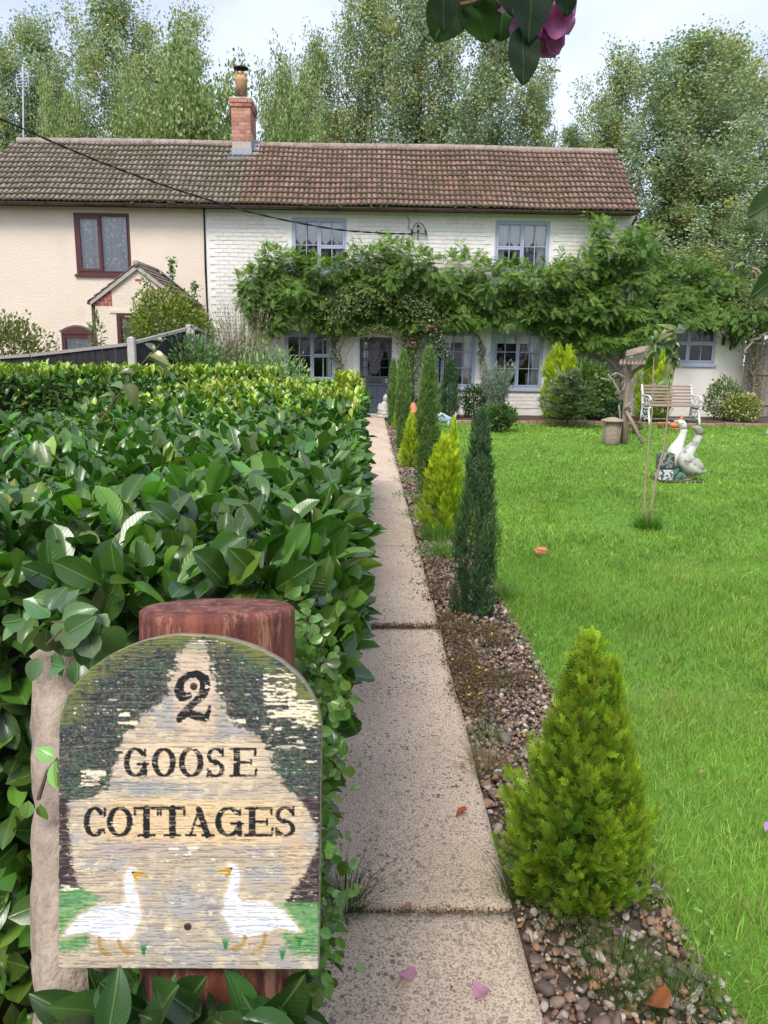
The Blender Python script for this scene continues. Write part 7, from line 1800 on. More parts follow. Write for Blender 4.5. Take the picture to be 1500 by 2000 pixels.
EXTRA = [(float(a), float(b_), float(a + rg.uniform(-55, 55)), float(b_ + rg.uniform(-30, 60))) for a, b_ in [(rg.choice([835, 930, 945, 958]), rg.uniform(110, 330)) for _ in range(22)]]
for (x0, y0, x1, y1) in tuple(EXTRA) + ((835, 250, 760, 210), (835, 240, 860, 110), (840, 240, 770, 300), (845, 235, 880, 330), (835, 260, 800, 390), (930, 330, 880, 400), (935, 290, 1040, 300), (940, 270, 900, 150), (950, 200, 1030, 190), (955, 180, 880, 170), (960, 150, 1050, 70), (950, 160, 930, 60), (985, 110, 1045, 120), (930, 300, 870, 310), (920, 420, 860, 430), (925, 330, 990, 390), (940, 240, 1010, 270), (945, 220, 860, 240), (930, 260, 900, 230), (830, 270, 780, 250), (850, 215, 800, 150), (960, 170, 1000, 230), (925, 390, 905, 480), (828, 300, 770, 330), (935, 280, 975, 200), (930, 310, 945, 400), (848, 210, 900, 120), (940, 250, 880, 280)):
    a_ = Z6(x0, y0); e_ = Z6(x1, y1, rg.uniform(-.14, .14)); dd = e_ - a_; L_ = np.linalg.norm(dd)
    Rm = frames(nrm(dd)[None], nrm(np.array([[rg.normal(0, .4), -.7, .7]])))[0]; o = mobj('leaf', sm[rg.integers(4)], sap); m4 = Matrix(Rm.tolist()).to_4x4(); m4.translation = Vector(a_); o.matrix_world = m4 @ Matrix.Diagonal((L_ * 0.75, L_ * 0.78, L_, 1))

# bramble shoot growing out of the hedge
br_ = thing('bramble_shoot', 'thin arching bramble shoot growing up out of the laurel hedge at left', 'plant', (0, 0, 0)); BY_ = 3.6
M['stem_green'] = surf('green_red_stem', (0.10, 0.10, 0.03), (0.16, 0.09, 0.05), rough=.6, bs=.1)
MB().tube([W(185, 850, BY_), W(205, 810, BY_), W(238, 762, BY_), (W(280, 708, BY_)), W(322, 662, BY_)], [.005, .0045, .004, .003, .002], 6).build('stem', M['stem_green'], br_, True)
for (x0, y0, x1, y1, k) in ((238, 760, 205, 735, 1), (240, 755, 265, 755, 1), (245, 750, 275, 790, 3), (262, 730, 232, 715, 3), (285, 700, 340, 705, 1), (290, 695, 330, 692, 3), (300, 685, 285, 660, 0), (318, 668, 300, 655, 0), (225, 775, 205, 760, 1), (322, 664, 328, 655, 3)):
    a_ = W(x0, y0, BY_); e_ = W(x1, y1, BY_ + rg.uniform(-.05, .05)); dd = e_ - a_; L_ = np.linalg.norm(dd); Rm = frames(nrm(dd)[None], nrm(np.array([[.1, -.5, .8]])))[0]
    o = mobj('leaf', sm[k], br_); m4 = Matrix(Rm.tolist()).to_4x4(); m4.translation = Vector(a_); o.matrix_world = m4 @ Matrix.Diagonal((L_ * .9, L_ * .9, L_, 1))
tw = MB(); tw.tube([W(375, 905, 2.6), W(440, 870, 2.9), W(520, 838, 3.3), W(610, 805, 3.8)], [.004, .0035, .003, .002], 5); tag(tw.build('dead_twig', M['twig']), 'thin dead twig lying across the top of the near laurel hedge', 'twig')

# ------------------------------------------------------------------ rose branch hanging in at the top of the picture
rbh = thing('rose_branch', 'dark backlit rose branch with pink bloom hanging into the top of the picture', 'branch', (0, 0, 0))
M['rose_leaf'] = leafmat('rose_leaf', .45, .35, .35, (0.55, 1.1, 0.2), veins=True, vein_col=(0.07, 0.12, 0.035))
def rose_leaf_me(w, sharp, c, seed):
    n = 22; vs = np.linspace(0, 1, n + 1); r_ = np.random.default_rng(seed)
    ww = w * np.sin(np.pi * vs ** (.85 if not sharp else .75)) ** (.62 if not sharp else .8); ww = ww * (1 + .045 * (np.arange(n + 1) % 2)); ww[0] = .01; ww[-1] = .003
    V = []; L = []
    for v, q_ in zip(vs, ww):
        for u in (-1, -.5, 0, .5, 1): V.append((u * q_, v, .10 * abs(u) * q_ * 2 - .10 * v * v + .015 * math.sin(v * 14 + u * 3))); L.append((u * max(q_ / w, .15), v))
    F = [(r * 5 + c_, r * 5 + c_ + 1, (r + 1) * 5 + c_ + 1, (r + 1) * 5 + c_) for r in range(n) for c_ in range(4)]
    return arr_mesh('leaf', np.array(V), np.array(F), M['rose_leaf'], np.tile([c], (len(V), 1)), np.array(L), smooth=True)
RD = 0.72
rg = np.random.default_rng(180)
def hang(x0, y0, x1, y1, w, sharp, c, yd, tilt=(0.0, -.9, .35), par=rbh):
    a_ = W(x0, y0, RD + yd); e_ = W(x1, y1, RD + yd + rg.uniform(-.01, .01)); dd = e_ - a_; L_ = np.linalg.norm(dd)
    Rm = frames(nrm(dd)[None], nrm(np.array([tilt], float)))[0]; o = mobj('leaf', rose_leaf_me(w, sharp, c, int(x0 + y0)), par); m4 = Matrix(Rm.tolist()).to_4x4(); m4.translation = Vector(a_); o.matrix_world = m4 @ Matrix.Diagonal((L_, L_, L_, 1))
dkc = (0.018, 0.040, 0.018); mdc = (0.022, 0.060, 0.012); grc = (0.032, 0.085, 0.012)
hang(895, -15, 850, 78, .46, False, mdc, .03, (.1, -1, .1)); hang(865, -75, 869, 64, .27, True, dkc, 0)
hang(925, -5, 955, 80, .50, False, grc, .03); hang(985, -30, 978, 76, .48, False, mdc, .045, (-.2, -1, .1)); hang(1000, -60, 1005, 28, .42, False, dkc, .01)
hang(1043, -85, 1036, 80, .30, True, (0.022, 0.045, 0.028), -.01); hang(1022, 50, 1025, 162, .30, False, dkc, 0); hang(1098, -55, 1112, 32, .34, False, (0.022, 0.045, 0.028), -.01); hang(940, -60, 925, 15, .4, False, dkc, .02)
st = MB()
for pts in ([(870, -75), (905, 0), (925, 4), (960, -15), (1010, -45), (1020, -120)], [(925, 4), (900, 10)], [(1010, -45), (1035, -30), (1045, 20), (1060, 50)], [(1045, 20), (1024, 50)], [(1060, -60), (1098, -50)]):
    st.tube([W(a, b_, RD + .02) for a, b_ in pts], .0022, 6)
st.tube([W(870, -75, RD + .02), W(900, -160, RD + .02), W(1000, -260, RD + .1)], .003, 6); st.tube([W(1020, -120, RD + .02), W(1000, -260, RD + .1), W(1100, -500, RD + .5)], .004, 6)
st.build('stem', M['stem_green'], rbh, True)
fl_ = []
M['bloom'] = leafmat('rose_bloom', .6, .2, .35, (1.0, .6, .9))
def petal(x0, y0, x1, y1, w, c, yd, seed, tilt=(0.1, -1, .1)):
    tv, tf, tl = leaf_template(8, .3, .15, lambda v: w * np.sin(np.pi * np.clip(v * .86 + .02, .02, 1)) ** .7, w, .05); r_ = np.random.default_rng(seed); tv[:, 2] += .06 * np.sin(tv[:, 0] * 16 + seed) + .05 * np.sin(tv[:, 1] * 13 + seed); tv[:, 1] += .04 * np.sin(tv[:, 0] * 22 + seed) * tl[:, 1]
    a_ = W(x0, y0, RD + yd); e_ = W(x1, y1, RD + yd); dd = e_ - a_; L_ = np.linalg.norm(dd); Rm = frames(nrm(dd)[None], nrm(np.array([tilt], float)))[0]
    k = tl[:, 1:2]; cc = np.array(c)[None] * (1 - .5 * k) + np.array((0.50, 0.28, 0.44))[None] * .5 * k
    o = mobj('petal', arr_mesh('petal', tv, tf, M['bloom'], cc, tl, smooth=True), rbh); m4 = Matrix(Rm.tolist()).to_4x4(); m4.translation = Vector(a_); o.matrix_world = m4 @ Matrix.Diagonal((L_, L_, L_, 1))
MG = (0.34, 0.05, 0.20); LP = (0.38, 0.17, 0.33)
petal(1050, 30, 1085, 110, .42, LP, .015, 1); petal(1045, 40, 1062, 112, .5, LP, .02, 2); petal(1060, 25, 1112, 60, .55, MG, .005, 3); petal(1065, 15, 1130, 30, .5, LP, .02, 4, (.3, -1, .2)); petal(1085, 20, 1118, 64, .4, LP, .015, 5); petal(1040, 25, 1000, 75, .35, LP, .02, 6); petal(1050, 10, 1090, 5, .6, MG, .02, 7); petal(1065, 45, 1092, 105, .3, MG, .012, 8); petal(1000, 5, 970, 18, .35, LP, .03, 9)
rb2 = thing('rose_branch', 'two dark rose leaves poking in at the right edge of the picture', 'branch', (0, 0, 0))
hang(1545, 375, 1465, 420, .34, False, (0.030, 0.075, 0.014), 0, (.1, -1, .4), rb2); hang(1550, 515, 1467, 583, .27, True, (0.030, 0.075, 0.014), 0, (.1, -1, .3), rb2)
MB().tube([W(1545, 375, RD), W(1580, 300, RD), W(1650, 200, RD)], .002, 6).build('stem', M['stem_green'], rb2); MB().tube([W(1550, 515, RD), W(1580, 430, RD), W(1580, 300, RD)], .002, 6).build('stem', M['stem_green'], rb2)
tv, tf, tl = leaf_template(5, .3, .2, lambda v: .5 * np.sin(np.pi * np.clip(v, .02, .98)) ** .7, .5, .05)
MB().tube([W(1515, 352, RD), W(1545, 375, RD)], .0015, 5).build('stem', M['stem_green'], rb2)
a_ = W(1515, 352, RD); o = mobj('petal', arr_mesh('petal', tv * .012, tf, M['bloom'], np.tile([(0.42, 0.16, 0.30)], (len(tv), 1)), tl, smooth=True), rb2, a_); o.rotation_euler = (1.4, 0, 1.2)
# ------------------------------------------------------------------ painted wooden house sign on a leaning post
SZ = 0.874                                          # distance along the view axis where the sign hangs
U_ = SZ / 1500.0 / 2.381                            # one unit of the measured drawing in metres
SC_PX = (60 + 735 / 2.381, 1180 + 925 / 2.381)
sr = CM @ np.array([(SC_PX[0] - 750) / 1500.0, -(SC_PX[1] - 1000) / 1500.0, -1.0])
SIGN_P = np.array([0, 0, CAM_H]) + sr * SZ
SIGN_M = Matrix(CM.tolist()).to_4x4(); SIGN_M.translation = Vector(SIGN_P)    # the post leans back a little, the board with it

def seg_dist(px, py, pts):
    """signed coverage of a tapered stroke: negative inside"""
    best = np.full(px.shape, 1e9)
    for (x0, y0, w0), (x1, y1, w1) in zip(pts[:-1], pts[1:]):
        dx, dy = x1 - x0, y1 - y0; L2 = dx * dx + dy * dy + 1e-9
        t = np.clip(((px - x0) * dx + (py - y0) * dy) / L2, 0, 1)
        best = np.minimum(best, np.hypot(px - x0 - dx * t, py - y0 - dy * t) - (w0 + (w1 - w0) * t))
    return best
def arc(cx, cy, rx, ry, a0, a1, wt, wn, n=14):
    """wt = stroke half width where the curve runs vertically, wn where it runs level"""
    out = []
    for k in range(n + 1):
        a = math.radians(a0 + (a1 - a0) * k / n); out.append((cx + rx * math.cos(a), cy - ry * math.sin(a), wn + (wt - wn) * abs(math.cos(a))))
    return out
def bar(x0, y0, x1, y1, w): return [(x0, y0, w), (x1, y1, w)]
def glyph(ch, x, y, w, h):
    """x,y = left top; returns strokes in drawing units (y down)"""
    T, t = h * .105, h * .045; L, R, B, mid = x, x + w, y + h, y + h / 2
    if ch == 'O': return [arc(x + w / 2, mid, w / 2 - T, h / 2 - t, 0, 360, T, t, 24)]
    if ch == 'C': return [arc(x + w / 2, mid, w / 2 - T, h / 2 - t, 42, 318, T, t, 20), bar(R - t, y + .06 * h, R - t, y + .30 * h, t), bar(R - t, B - .12 * h, R - t * 1.5, B - .25 * h, t * .8)]
    if ch == 'G': return [arc(x + w / 2, mid, w / 2 - T, h / 2 - t, 42, 330, T, t, 20), bar(R - t * 2, y + .06 * h, R - t * 2, y + .28 * h, t), bar(R - T, mid + .06 * h, R - T, B - t * 2, T * .85), bar(R - .42 * w, mid + .06 * h, R + .02 * w, mid + .06 * h, t)]
    if ch == 'S':
        cx = x + w / 2; a = arc(cx, y + h * .27, w * .34, h * .24, 30, 255, T * .7, t, 10); b = arc(cx, y + h * .73, w * .36, h * .24, 75, -155, T * .8, t, 12)
        return [a[:-1] + [(cx, mid, T * .95)] + b[1:], bar(R - w * .12, y + .04 * h, R - w * .12, y + .27 * h, t), bar(L + w * .1, B - .27 * h, L + w * .1, B - .04 * h, t)]
    if ch == 'E': return [bar(x + w * .28, y + T, x + w * .28, B - T, T * 1.1), bar(L + t, y + t, R - t, y + t, t), bar(L + t, B - t, R - t, B - t, t), bar(x + w * .3, mid, R - w * .2, mid, t), bar(R - t, y + t, R - t, y + .24 * h, t), bar(R - t, B - t, R - t * .2, B - .26 * h, t), bar(R - w * .2, mid - .1 * h, R - w * .2, mid + .1 * h, t * .8)]
    if ch == 'T': return [bar(x + w / 2, y + T * .5, x + w / 2, B - t, T * 1.1), bar(L + t, y + t, R - t, y + t, t * 1.2), bar(L + t, y + t, L + t, y + .26 * h, t), bar(R - t, y + t, R - t, y + .26 * h, t), bar(x + w * .2, B - t, x + w * .8, B - t, t)]
    if ch == 'A': return [bar(x + w * .47, y + t * 2, x + w * .78, B - t, T), bar(x + w * .47, y + t * 2, x + w * .17, B - t, t), bar(x + w * .28, y + h * .64, x + w * .68, y + h * .64, t), bar(L, B - t, x + w * .34, B - t, t), bar(x + w * .6, B - t, R, B - t, t)]
STROKES = []
for ch, x, w in (('G', 432, 112), ('O', 563, 112), ('O', 688, 116), ('S', 815, 88), ('E', 922, 128)): STROKES += glyph(ch, x, 668, w, 136)
for ch, x, w in (('C', 245, 105), ('O', 353, 122), ('T', 478, 120), ('T', 598, 122), ('A', 722, 128), ('G', 857, 128), ('E', 992, 134), ('S', 1133, 100)): STROKES += glyph(ch, x, 943, w, 138)
TWO = [[(700, 428, 24), (688, 398, 22), (700, 356, 17), (735, 330, 16), (775, 325, 18), (808, 350, 24), (812, 385, 25), (800, 420, 22), (765, 455, 17), (725, 490, 17), (700, 525, 20), (690, 538, 15)], [(700, 530, 10), (735, 505, 18), (775, 522, 22), (812, 530, 18), (828, 500, 10), (832, 475, 7)], [(698, 415, 22), (715, 432, 18), (738, 425, 14)]]

def smooth(e0, e1, x): t = np.clip((x - e0) / (e1 - e0), 0, 1); return t * t * (3 - 2 * t)
def mixa(c, d, f): return c * (1 - f[..., None]) + np.array(d)[None, None] * f[..., None]
def poly_mask(x, y, poly): return pip(x.ravel(), y.ravel(), poly).reshape(x.shape)
def paint(x, y):
    nlo = fbm(x / 130, y / 60, 1, 4); nst = fbm(x / 90, y / 7, 2, 4); nf = fbm(x / 14, y / 8, 3, 3); nb = fbm(x / 40, y / 30, 6, 4)
    c = np.ones(x.shape + (3,)) * np.array(lin(184, 170, 150)); c = mixa(c, lin(170, 165, 160), smooth(.45, .65, nlo)); c = mixa(c, lin(214, 198, 168), smooth(.52, .7, nb) * .7)
    # cream sky gap at the top and warm panels behind the words
    def soft(cx, cy, rx, ry, p=4): return np.clip(1.25 - ((np.abs(x - cx) / rx) ** p + (np.abs(y - cy) / ry) ** p), 0, 1)
    c = mixa(c, lin(214, 190, 165), soft(760, 420, 100, 200) * .8); c = mixa(c, lin(224, 202, 168), soft(745, 735, 385, 100) * .8); c = mixa(c, lin(226, 196, 150), soft(745, 1010, 545, 115) * .8); c = mixa(c, lin(158, 160, 158), soft(560, 850, 180, 38, 2) * .7); c = mixa(c, lin(170, 165, 165), soft(300, 960, 90, 60, 2) * .3)
    c = mixa(c, lin(164, 170, 180), soft(690, 1380, 70, 80, 2) * .45); c = mixa(c, lin(208, 176, 140), soft(1230, 1180, 60, 150, 2) * .5); c = mixa(c, lin(165, 150, 155), soft(480, 1130, 250, 40, 2) * .4)
    # foliage of the painted trees
    jag = (fbm(x / 22, y / 16, 11, 4) - .5) * 150 + (nf - .5) * 60
    lb = np.interp(y, [148, 200, 300, 400, 480, 560, 620, 700, 760, 820, 860, 900, 930], [760, 705, 665, 640, 570, 480, 420, 405, 385, 370, 350, 280, 60])
    rbd = np.interp(y, [148, 200, 300, 400, 500, 560, 620, 700, 760, 850, 890, 930], [760, 822, 845, 868, 900, 960, 1075, 1110, 1130, 1180, 1230, 1420])
    fol = np.maximum(smooth(-12, 12, lb - x + jag * .6), smooth(-12, 12, x - rbd + jag * .6)); dots = smooth(.40, .55, fbm(x / 9, y / 6, 12, 3))
    gcol = np.ones(x.shape + (3,)) * np.array(lin(48, 56, 58)); gcol = mixa(gcol, lin(104, 108, 102), smooth(.55, .7, nst) * .5); gcol = mixa(gcol, lin(52, 86, 62), smooth(.55, .7, fbm(x / 70, y / 60, 13)) * .6); gcol = mixa(gcol, lin(140, 138, 122), smooth(.64, .74, fbm(x / 12, y / 5, 14, 3)) * .45)
    f = (fol * (.86 + .14 * dots))[..., None]; c = c * (1 - f) + gcol * f
    # moss near the arch
    edge_d = 610 - np.hypot((x - 740), (y - 620) * (610 / 472.0)); ms = np.clip(1 - edge_d / 120, 0, 1) * (y < 560) * smooth(.35, .6, nb + .1); c = mixa(c, lin(122, 128, 66), ms * .8)
    # trunks
    tl_ = smooth(-10, 10, np.interp(y, [890, 930, 1100, 1200, 1290, 1330], [200, 172, 182, 190, 215, 235]) - x + (nf - .5) * 40) * smooth(885, 915, y) * smooth(1345, 1320, y)
    trc = mixa(np.ones(x.shape + (3,)) * np.array(lin(62, 52, 54)), lin(125, 105, 98), smooth(.5, .66, fbm(x / 40, y / 5, 15, 3)) * .7); c = c * (1 - tl_[..., None]) + trc * tl_[..., None]
    xr = np.interp(y, [880, 960, 1040, 1120, 1220, 1300, 1380, 1420], [1225, 1290, 1330, 1335, 1290, 1240, 1185, 1170]); tr_ = smooth(-10, 10, x - xr + (nf - .5) * 40) * smooth(885, 910, y) * smooth(1415, 1395, y); c = c * (1 - tr_[..., None]) + trc * tr_[..., None]
    # grass
    gl = smooth(-15, 15, np.interp(y, [1310, 1360, 1450, 1560, 1660], [215, 330, 300, 270, 290]) - x + jag * .35) * smooth(1305, 1330, y) * smooth(1640, 1600, y + (x - 120) * .1 + (nf - .5) * 60); gr_ = smooth(-15, 15, x - np.interp(y, [1380, 1450, 1560, 1640], [1115, 1190, 1180, 1230]) + jag * .35) * smooth(1375, 1400, y) * smooth(1650, 1625, y + (nf - .5) * 40)
    grc_ = mixa(np.ones(x.shape + (3,)) * np.array(lin(98, 150, 92)), lin(58, 140, 70), smooth(.45, .6, fbm(x / 16, y / 22, 16, 3))); grc_ = mixa(grc_, lin(165, 190, 140), smooth(.58, .7, nst) * .5)
    for g in (gl, gr_): g = g * .85; c = c * (1 - g[..., None]) + grc_ * g[..., None]
    for tx, ty in ((905, 1575), (1170, 1620), (1250, 1560), (525, 1600)):
        for dx in (-16, -5, 6, 18): c = mixa(c, lin(45, 130, 62), smooth(3, -3, seg_dist(x, y, [(tx, ty + 24, 7), (tx + dx, ty - 22, 2)])) * .9)
    # geese
    halo = lambda d: smooth(26, 0, d) * .5
    for fl in (1, -1):
        X_ = x if fl == 1 else (1385 - x) + 22; Y_ = y - (8 if fl == 1 else -10)
        body = [(150, 1535, 4), (200, 1505, 26), (260, 1470, 48), (330, 1465, 78), (410, 1475, 88), (455, 1440, 62)]; neck = [(450, 1440, 55), (475, 1385, 36), (462, 1320, 24), (456, 1275, 24), (470, 1245, 30)]
        d = np.minimum(seg_dist(X_, Y_, body), seg_dist(X_, Y_, neck)) + (nf - .5) * 10; c = mixa(c, lin(226, 200, 160), halo(d)); wcol = lin(228, 232, 240); c = mixa(c, wcol, smooth(5, -8, d) * (.93 - .35 * smooth(.5, .68, fbm(x / 30, y / 6, 71, 3)))); c = mixa(c, lin(205, 215, 235), smooth(0, -30, seg_dist(X_, Y_, [(230, 1500, 26), (360, 1500, 40)])) * .5)
        bk = np.minimum(seg_dist(X_, Y_, [(486, 1245, 14), (510, 1246, 10), (548, 1258, 3)]), seg_dist(X_, Y_, [(484, 1262, 9), (500, 1275, 4)])); c = mixa(c, lin(196, 156, 52), smooth(2, -3, bk)); c = mixa(c, lin(30, 30, 30), smooth(1.5, -2, np.hypot(X_ - 474, Y_ - 1240) - 6))
        lg = np.minimum.reduce([seg_dist(X_, Y_, [(318, 1545, 10), (322, 1590, 9), (345, 1615, 12), (372, 1622, 5)]), seg_dist(X_, Y_, [(408, 1555, 9), (420, 1590, 10), (450, 1612, 14), (485, 1618, 5)])]) + (nf - .5) * 8; c = mixa(c, lin(172, 140, 70), smooth(3, -4, lg) * .85)
    # words
    ink = lin(30, 32, 36)
    wob = (fbm(x / 9, y / 9, 17, 2) - .5) * 5
    d = np.full(x.shape, 1e9)
    for s in STROKES + TWO: d = np.minimum(d, seg_dist(x, y, s))
    inkm = smooth(1.6, -1.6, d + wob); scr_ = smooth(.64, .72, fbm(x / 60, y / 3.2, 18, 3)); c = mixa(c, ink, inkm * (1 - .35 * scr_))
    # flaked primer patches
    for (x0, x1, y0, y1, amt) in ((1075, 1240, 320, 470, .50), (1190, 1345, 440, 560, .50), (1090, 1270, 490, 530, .6), (1230, 1330, 500, 580, .5), (225, 355, 765, 850, .5), (400, 500, 545, 562, .75), (410, 465, 500, 522, .7), (920, 1000, 538, 552, .8), (1190, 1275, 612, 650, .55), (1110, 1290, 655, 675, .5), (1280, 1335, 728, 740, .7), (645, 690, 1128, 1144, .8), (730, 770, 1124, 1142, .9), (715, 745, 1150, 1166, .8), (1025, 1065, 1168, 1184, .7), (600, 660, 1498, 1518, .6), (830, 842, 1432, 1448, .8), (130, 235, 1298, 1335, .45), (770, 880, 165, 178, .5), (1060, 1300, 560, 590, .4)):
        ins_ = np.clip(np.minimum(np.minimum(x - x0, x1 - x), (np.minimum(y - y0, y1 - y)) * 2) / 22 + .5, 0, 1); m_ = smooth(.0, .09, amt + .06 - fbm(x / 34 + x0, y / 7 + y0, 19, 4) - (1 - ins_) * .7 + 0.0); c = mixa(c, lin(238, 224, 196), m_ * .95)
    return c
def cracks(x, y):
    w = y + 9 * (fbm(x / 220, y / 90, 30, 3) - .5) * 2 + 5 * (fbm(x / 26, y / 14, 31, 2) - .5)
    out = np.zeros(x.shape)
    for per, th, sd, cut in ((19.0, 1.0, 32, .42), (33.0, 1.6, 33, .46), (11.0, .8, 34, .50)):
        ph = (w / per + 3 * vn(x * 0 + 1, np.floor(w / per), sd)) ; fr = np.abs((ph % 1.0) - .5) * per; on = smooth(cut, cut + .12, fbm(x / 75, np.floor(ph) * 3.7, sd + 5, 3)); out = np.maximum(out, smooth(th + 1.2, th * .3, fr) * on)
    return out
NX, NY = 350, 440
tt = np.linspace(0, 1, NY + 1) ** 1.0; ys = np.concatenate([148 + (592 - 148) * np.linspace(0, 1, int(NY * .31) + 1) ** 1.6, np.linspace(592, 1695, NY - int(NY * .31) + 1)[1:]])
hw = np.where(ys < 592, 611 * np.sqrt(np.clip(1 - ((592 - ys) / 446.0) ** 2, 0.0005, 1)), 611 - (ys - 592) * .004)
ss = np.linspace(-1, 1, NX + 1); GX = 738 - (ys[:, None] - 900) * .008 + ss[None] * hw[:, None]; GYY = np.repeat(ys[:, None], NX + 1, 1) + ss[None] * 3
GX = GX + ((fbm(GYY / 30, GYY * 0, 50) - .5) * 7) * (np.abs(ss[None]) > .985)
colg = paint(GX, GYY); crk = cracks(GX, GYY); grain = fbm(GX / 60, GYY / 4.0, 51, 3)
colg = colg * (1 - .5 * crk[..., None]) * (.92 + .16 * grain[..., None])
zed = -.0006 * crk + .0005 * (grain - .5) + .0008 * (fbm(GX / 150, GYY / 150, 52) - .5)
ed = np.minimum(1 - np.abs(ss[None]), 1) * hw[:, None]; zed = zed - .0022 * np.clip(1 - ed / 9, 0, 1) ** 2
TH = .020
P = np.stack([(GX - 735) * U_, (925 - GYY) * U_, zed], -1).reshape(-1, 3)
i = (np.arange(NX)[None] + (np.arange(NY) * (NX + 1))[:, None]).ravel()
Fq = [np.stack([i, i + NX + 1, i + NX + 2, i + 1], -1)]
rim = np.concatenate([np.arange(NX + 1), (np.arange(1, NY + 1) * (NX + 1) + NX), (NY * (NX + 1) + np.arange(NX)[::-1]), (np.arange(1, NY)[::-1] * (NX + 1))])
back = P[rim].copy(); back[:, 2] = -TH; n0 = len(P); k = len(rim); j = np.arange(k)
Fq.append(np.stack([rim[j], rim[(j + 1) % k], n0 + (j + 1) % k, n0 + j], -1))
C_ = colg.reshape(-1, 3).copy(); C_[rim] = np.array(lin(150, 140, 118)) * (.8 + .4 * np.random.default_rng(1).random((k, 1))); Cb = np.tile([lin(120, 110, 92)], (k, 1))
M['sign_paint'], nt, p_, out_ = mat_base('painted_sign_board'); a = nnode(nt, 'ShaderNodeAttribute', attribute_name='Col'); nt.links.new(a.outputs[0], p_.inputs['Base Color']); p_.inputs['Roughness'].default_value = .75; p_.inputs['Specular IOR Level'].default_value = .25
sign = thing('house_sign', 'arched wooden sign reading 2 GOOSE COTTAGES with two painted white geese on it', 'sign'); sign.matrix_world = SIGN_M
mobj('board', arr_mesh('board', np.concatenate([P, back]), Fq, M['sign_paint'], np.concatenate([C_, Cb]), smooth=True), sign)
mb = MB(); bk_ = [tuple(v) for v in back[:: 12]]; mb.add([(x, y, -TH + .0005) for x, y, z in bk_], [tuple(range(len(bk_)))[::-1]]); mb.build('board_back', M['grey_board'], sign)
M['screw'] = surf('rusty_screw', (0.05, 0.035, 0.03), (0.13, 0.08, 0.06), scale=90, rough=.6, metal=.3, bs=.3, bscale=300)
for (sx, sy) in ((758, 381), (730, 1497)):
    cx, cy = (sx - 735) * U_, (925 - sy) * U_; s = MB().lathe([(.0033, -.004), (.0036, -.0002), (.0042, .0008), (.0040, .0013), (.0018, .0015)], (cx, cy, 0), 16)
    so = s.build('screw', M['screw'], sign, True); x_ = MB(); x_.box((cx - .0021, cy - .00045, .0010), (cx + .0021, cy + .00045, .00165)); x_.box((cx - .00045, cy - .0021, .00102), (cx + .00045, cy + .0021, .00168)); x_.build('cross_slot', M['cable'], so)

# the post: round, reddish stained, leaning back a little
def post_mat():
    m, nt, p, out = mat_base('red_brown_stained_log'); t = nt.nodes.new('ShaderNodeTexCoord'); v = t.outputs['Object']
    c = ramp(nt, noise(nt, 9, 5, .65, v, (4, .6, 4)), [(.32, (0.045, 0.014, 0.013)), (.48, (0.14, 0.035, 0.026)), (.66, (0.27, 0.080, 0.048))])
    f = ramp(nt, noise(nt, 16, 6, .8, v, (3, .7, 3)), [(.52, 0), (.60, .8)]); c = mixc(nt, f, c, (0.42, 0.20, 0.12)); nt.links.new(c, p.inputs['Base Color']); p.inputs['Roughness'].default_value = .7
    bump(nt, p, noise(nt, 22, 6, .75, v, (5, .5, 5)), .9, .006); return m
post = thing('sign_post', 'round reddish brown stained post carrying the house sign beside the hedge', 'post'); pc_ = np.array([(770 - 735) * U_, 0, -TH - .098])
PM = SIGN_M.copy(); PM.translation = SIGN_M @ Vector(pc_); post.matrix_world = PM
topy = (SC_PX[1] - 1208) / 1500 * (SZ + .0); zdir = CM[:, 1]; down = (SIGN_P[2] + .08) / zdir[2]
n = 64; ring = []; V = []; F = []
hs = list(np.linspace(-down, topy - .012, 60)) + [topy - .004, topy]
for q, h in enumerate(hs):
    for k in range(n):
        a = 2 * math.pi * k / n; r = .098 * (1 + .03 * (float(fbm(np.array(k / 5.0), np.array(h * 3 + 5), 60)) - .5)) - .0022 * (float(vn(np.array(k * .9), np.array(h * 1.2), 61)) > .72)
        if q == len(hs) - 1: r *= .93
        V.append((r * math.cos(a), h, r * math.sin(a)))
m_ = len(hs)
for q in range(m_ - 1):
    for k in range(n): F.append((q * n + k, (q + 1) * n + k, (q + 1) * n + (k + 1) % n, q * n + (k + 1) % n))
F.append(tuple((m_ - 1) * n + k for k in range(n))[::-1])
mb = MB(); mb.add(V, F); mb.build('log', post_mat(), post, True)
mb = MB(); mb.box((-.075, (925 - 1712) * U_, .0975), (.06, (925 - 1690) * U_, .104)); mb.build('batten', M['bargeboard'], post)

# pale bark trunk left of the sign and light sprays of small leaves round the post
tk = thing('old_trunk', 'short gnarled pale brown trunk standing left behind the house sign', 'tree trunk'); tv_ = lambda px, py, z_: np.array([0, 0, CAM_H]) + ray(px, py) * z_
M['pale_bark'] = surf('pale_flaking_bark', (0.20, 0.15, 0.115), (0.46, 0.38, 0.31), scale=22, rough=.95, bs=1.0, bd=.012, bscale=45, stretch=(1, 1, .5), stain=(0.13, 0.14, 0.06), stain_scale=9, stain_lo=.55)
pts = [tv_(132, 1262, 1.10), tv_(134, 1330, 1.09), tv_(136, 1500, 1.06), tv_(138, 1700, 1.03), tv_(140, 1900, 1.0), tv_(142, 2150, .97), tv_(146, 2600, .94)]
fine = [pts[0] + (pts[-1] - pts[0]) * (i + t) / 7.0 * 1.0 + np.array([.004 * math.sin((i + t) * 2.1), 0, 0]) if False else pts[i] + (pts[i + 1] - pts[i]) * t for i in range(len(pts) - 1) for t in np.linspace(0, 1, 6, endpoint=False)]
q = MB(); q.tube(fine, [.047 + .0015 * math.sin(i * 1.7) + .002 * math.sin(i * .6 + 2) + (-.012 if i == 0 else 0) for i in range(len(fine))], 18)
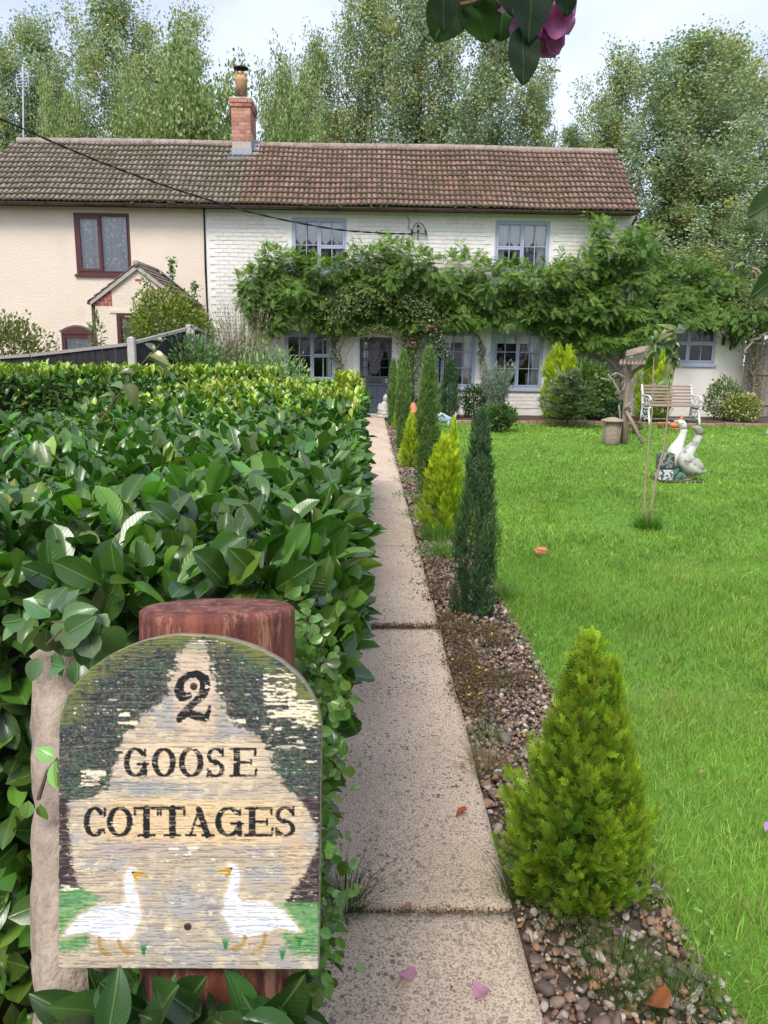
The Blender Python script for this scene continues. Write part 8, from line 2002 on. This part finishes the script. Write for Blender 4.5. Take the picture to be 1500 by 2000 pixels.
rr_ = random.Random(3); q.v = [(a + rr_.uniform(-.0025, .0025), b_ + rr_.uniform(-.0025, .0025), c) for a, b_, c in q.v]; q.build('trunk', M['pale_bark'], tk, True)
sb_ = thing('birch_sprays', 'light green small leafed twigs around the post and sign', 'twigs'); rg = np.random.default_rng(190); ls = leaf_template(6, .1, .2, None, .36, .1)
def sprig(px0, py0, px1, py1, z_, n, size, col, sd, spread=.02):
    rg = np.random.default_rng(sd); a = tv_(px0, py0, z_); b_ = tv_(px1, py1, z_ - .03); MB().tube([a, (a + b_) / 2 + [0, 0, .01], b_], [.003, .002, .001], 5).build('twig', M['twig'], sb_)
    t = rg.random((n, 1)); P = a + (b_ - a) * t + rg.normal(0, spread, (n, 3)); d = nrm(rg.normal(0, 1, (n, 3)) * [1, .5, 1] + [0, 0, -.3]); V, F = scatter(ls[0], ls[1], P, frames(d, nrm(rg.normal(0, .45, (n, 3)) + [0, -.8, .5])), size * rg.uniform(.6, 1.2, n))
    o = mobj('foliage', arr_mesh('foliage', V, F, M['laurel'], rep(vary(rg, col, n, .25, .1), len(ls[0])), np.tile(ls[2], (n, 1)), smooth=True), sb_); o['kind'] = 'stuff'
for k, (x0, y0, x1, y1) in enumerate(((590, 1230, 640, 1215), (580, 1330, 640, 1290), (625, 1420, 615, 1480), (620, 1560, 640, 1500), (620, 1640, 640, 1700), (620, 1760, 640, 1820), (600, 1880, 640, 1900), (620, 1350, 645, 1400), (575, 1215, 610, 1260))): sprig(x0, y0, x1, y1, 1.16, 42, .021, (0.13, 0.24, 0.05), 200 + k, .022)
for k, (x0, y0, x1, y1) in enumerate(((200, 1240, 100, 1215), (150, 1230, 90, 1260), (210, 1290, 110, 1250))): sprig(x0, y0, x1, y1, 1.0, 12, .045, (0.12, 0.21, 0.08), 220 + k, .02)
sprig(75, 1560, 112, 1480, .98, 7, .035, (0.14, 0.26, 0.06), 230, .012)
# hedge leaves in front of the post's foot
rg = np.random.default_rng(240); n = 130; lv = leaf_template(7, .15, .2, None, .27, .14)
P = np.array([tv_(rg.uniform(170, 560), rg.uniform(1975, 2120), rg.uniform(.80, 1.02)) for _ in range(n)]); d = nrm(rg.normal(0, .6, (n, 3)) + [0, -.3, .35])
V, F = scatter(lv[0], lv[1], P, frames(d, nrm(rg.normal(0, .4, (n, 3)) + [0, -.7, .7])), .085 * rg.uniform(.7, 1.15, n))
o = mobj('laurel_sprigs', arr_mesh('laurel_sprigs', V, F, M['laurel'], rep(vary(rg, (0.035, 0.085, 0.022), n, .3, .1), len(lv[0])), np.tile(lv[2], (n, 1)), smooth=True)); tag(o, 'dark laurel sprigs growing round the foot of the sign post', 'plant', kind='stuff')
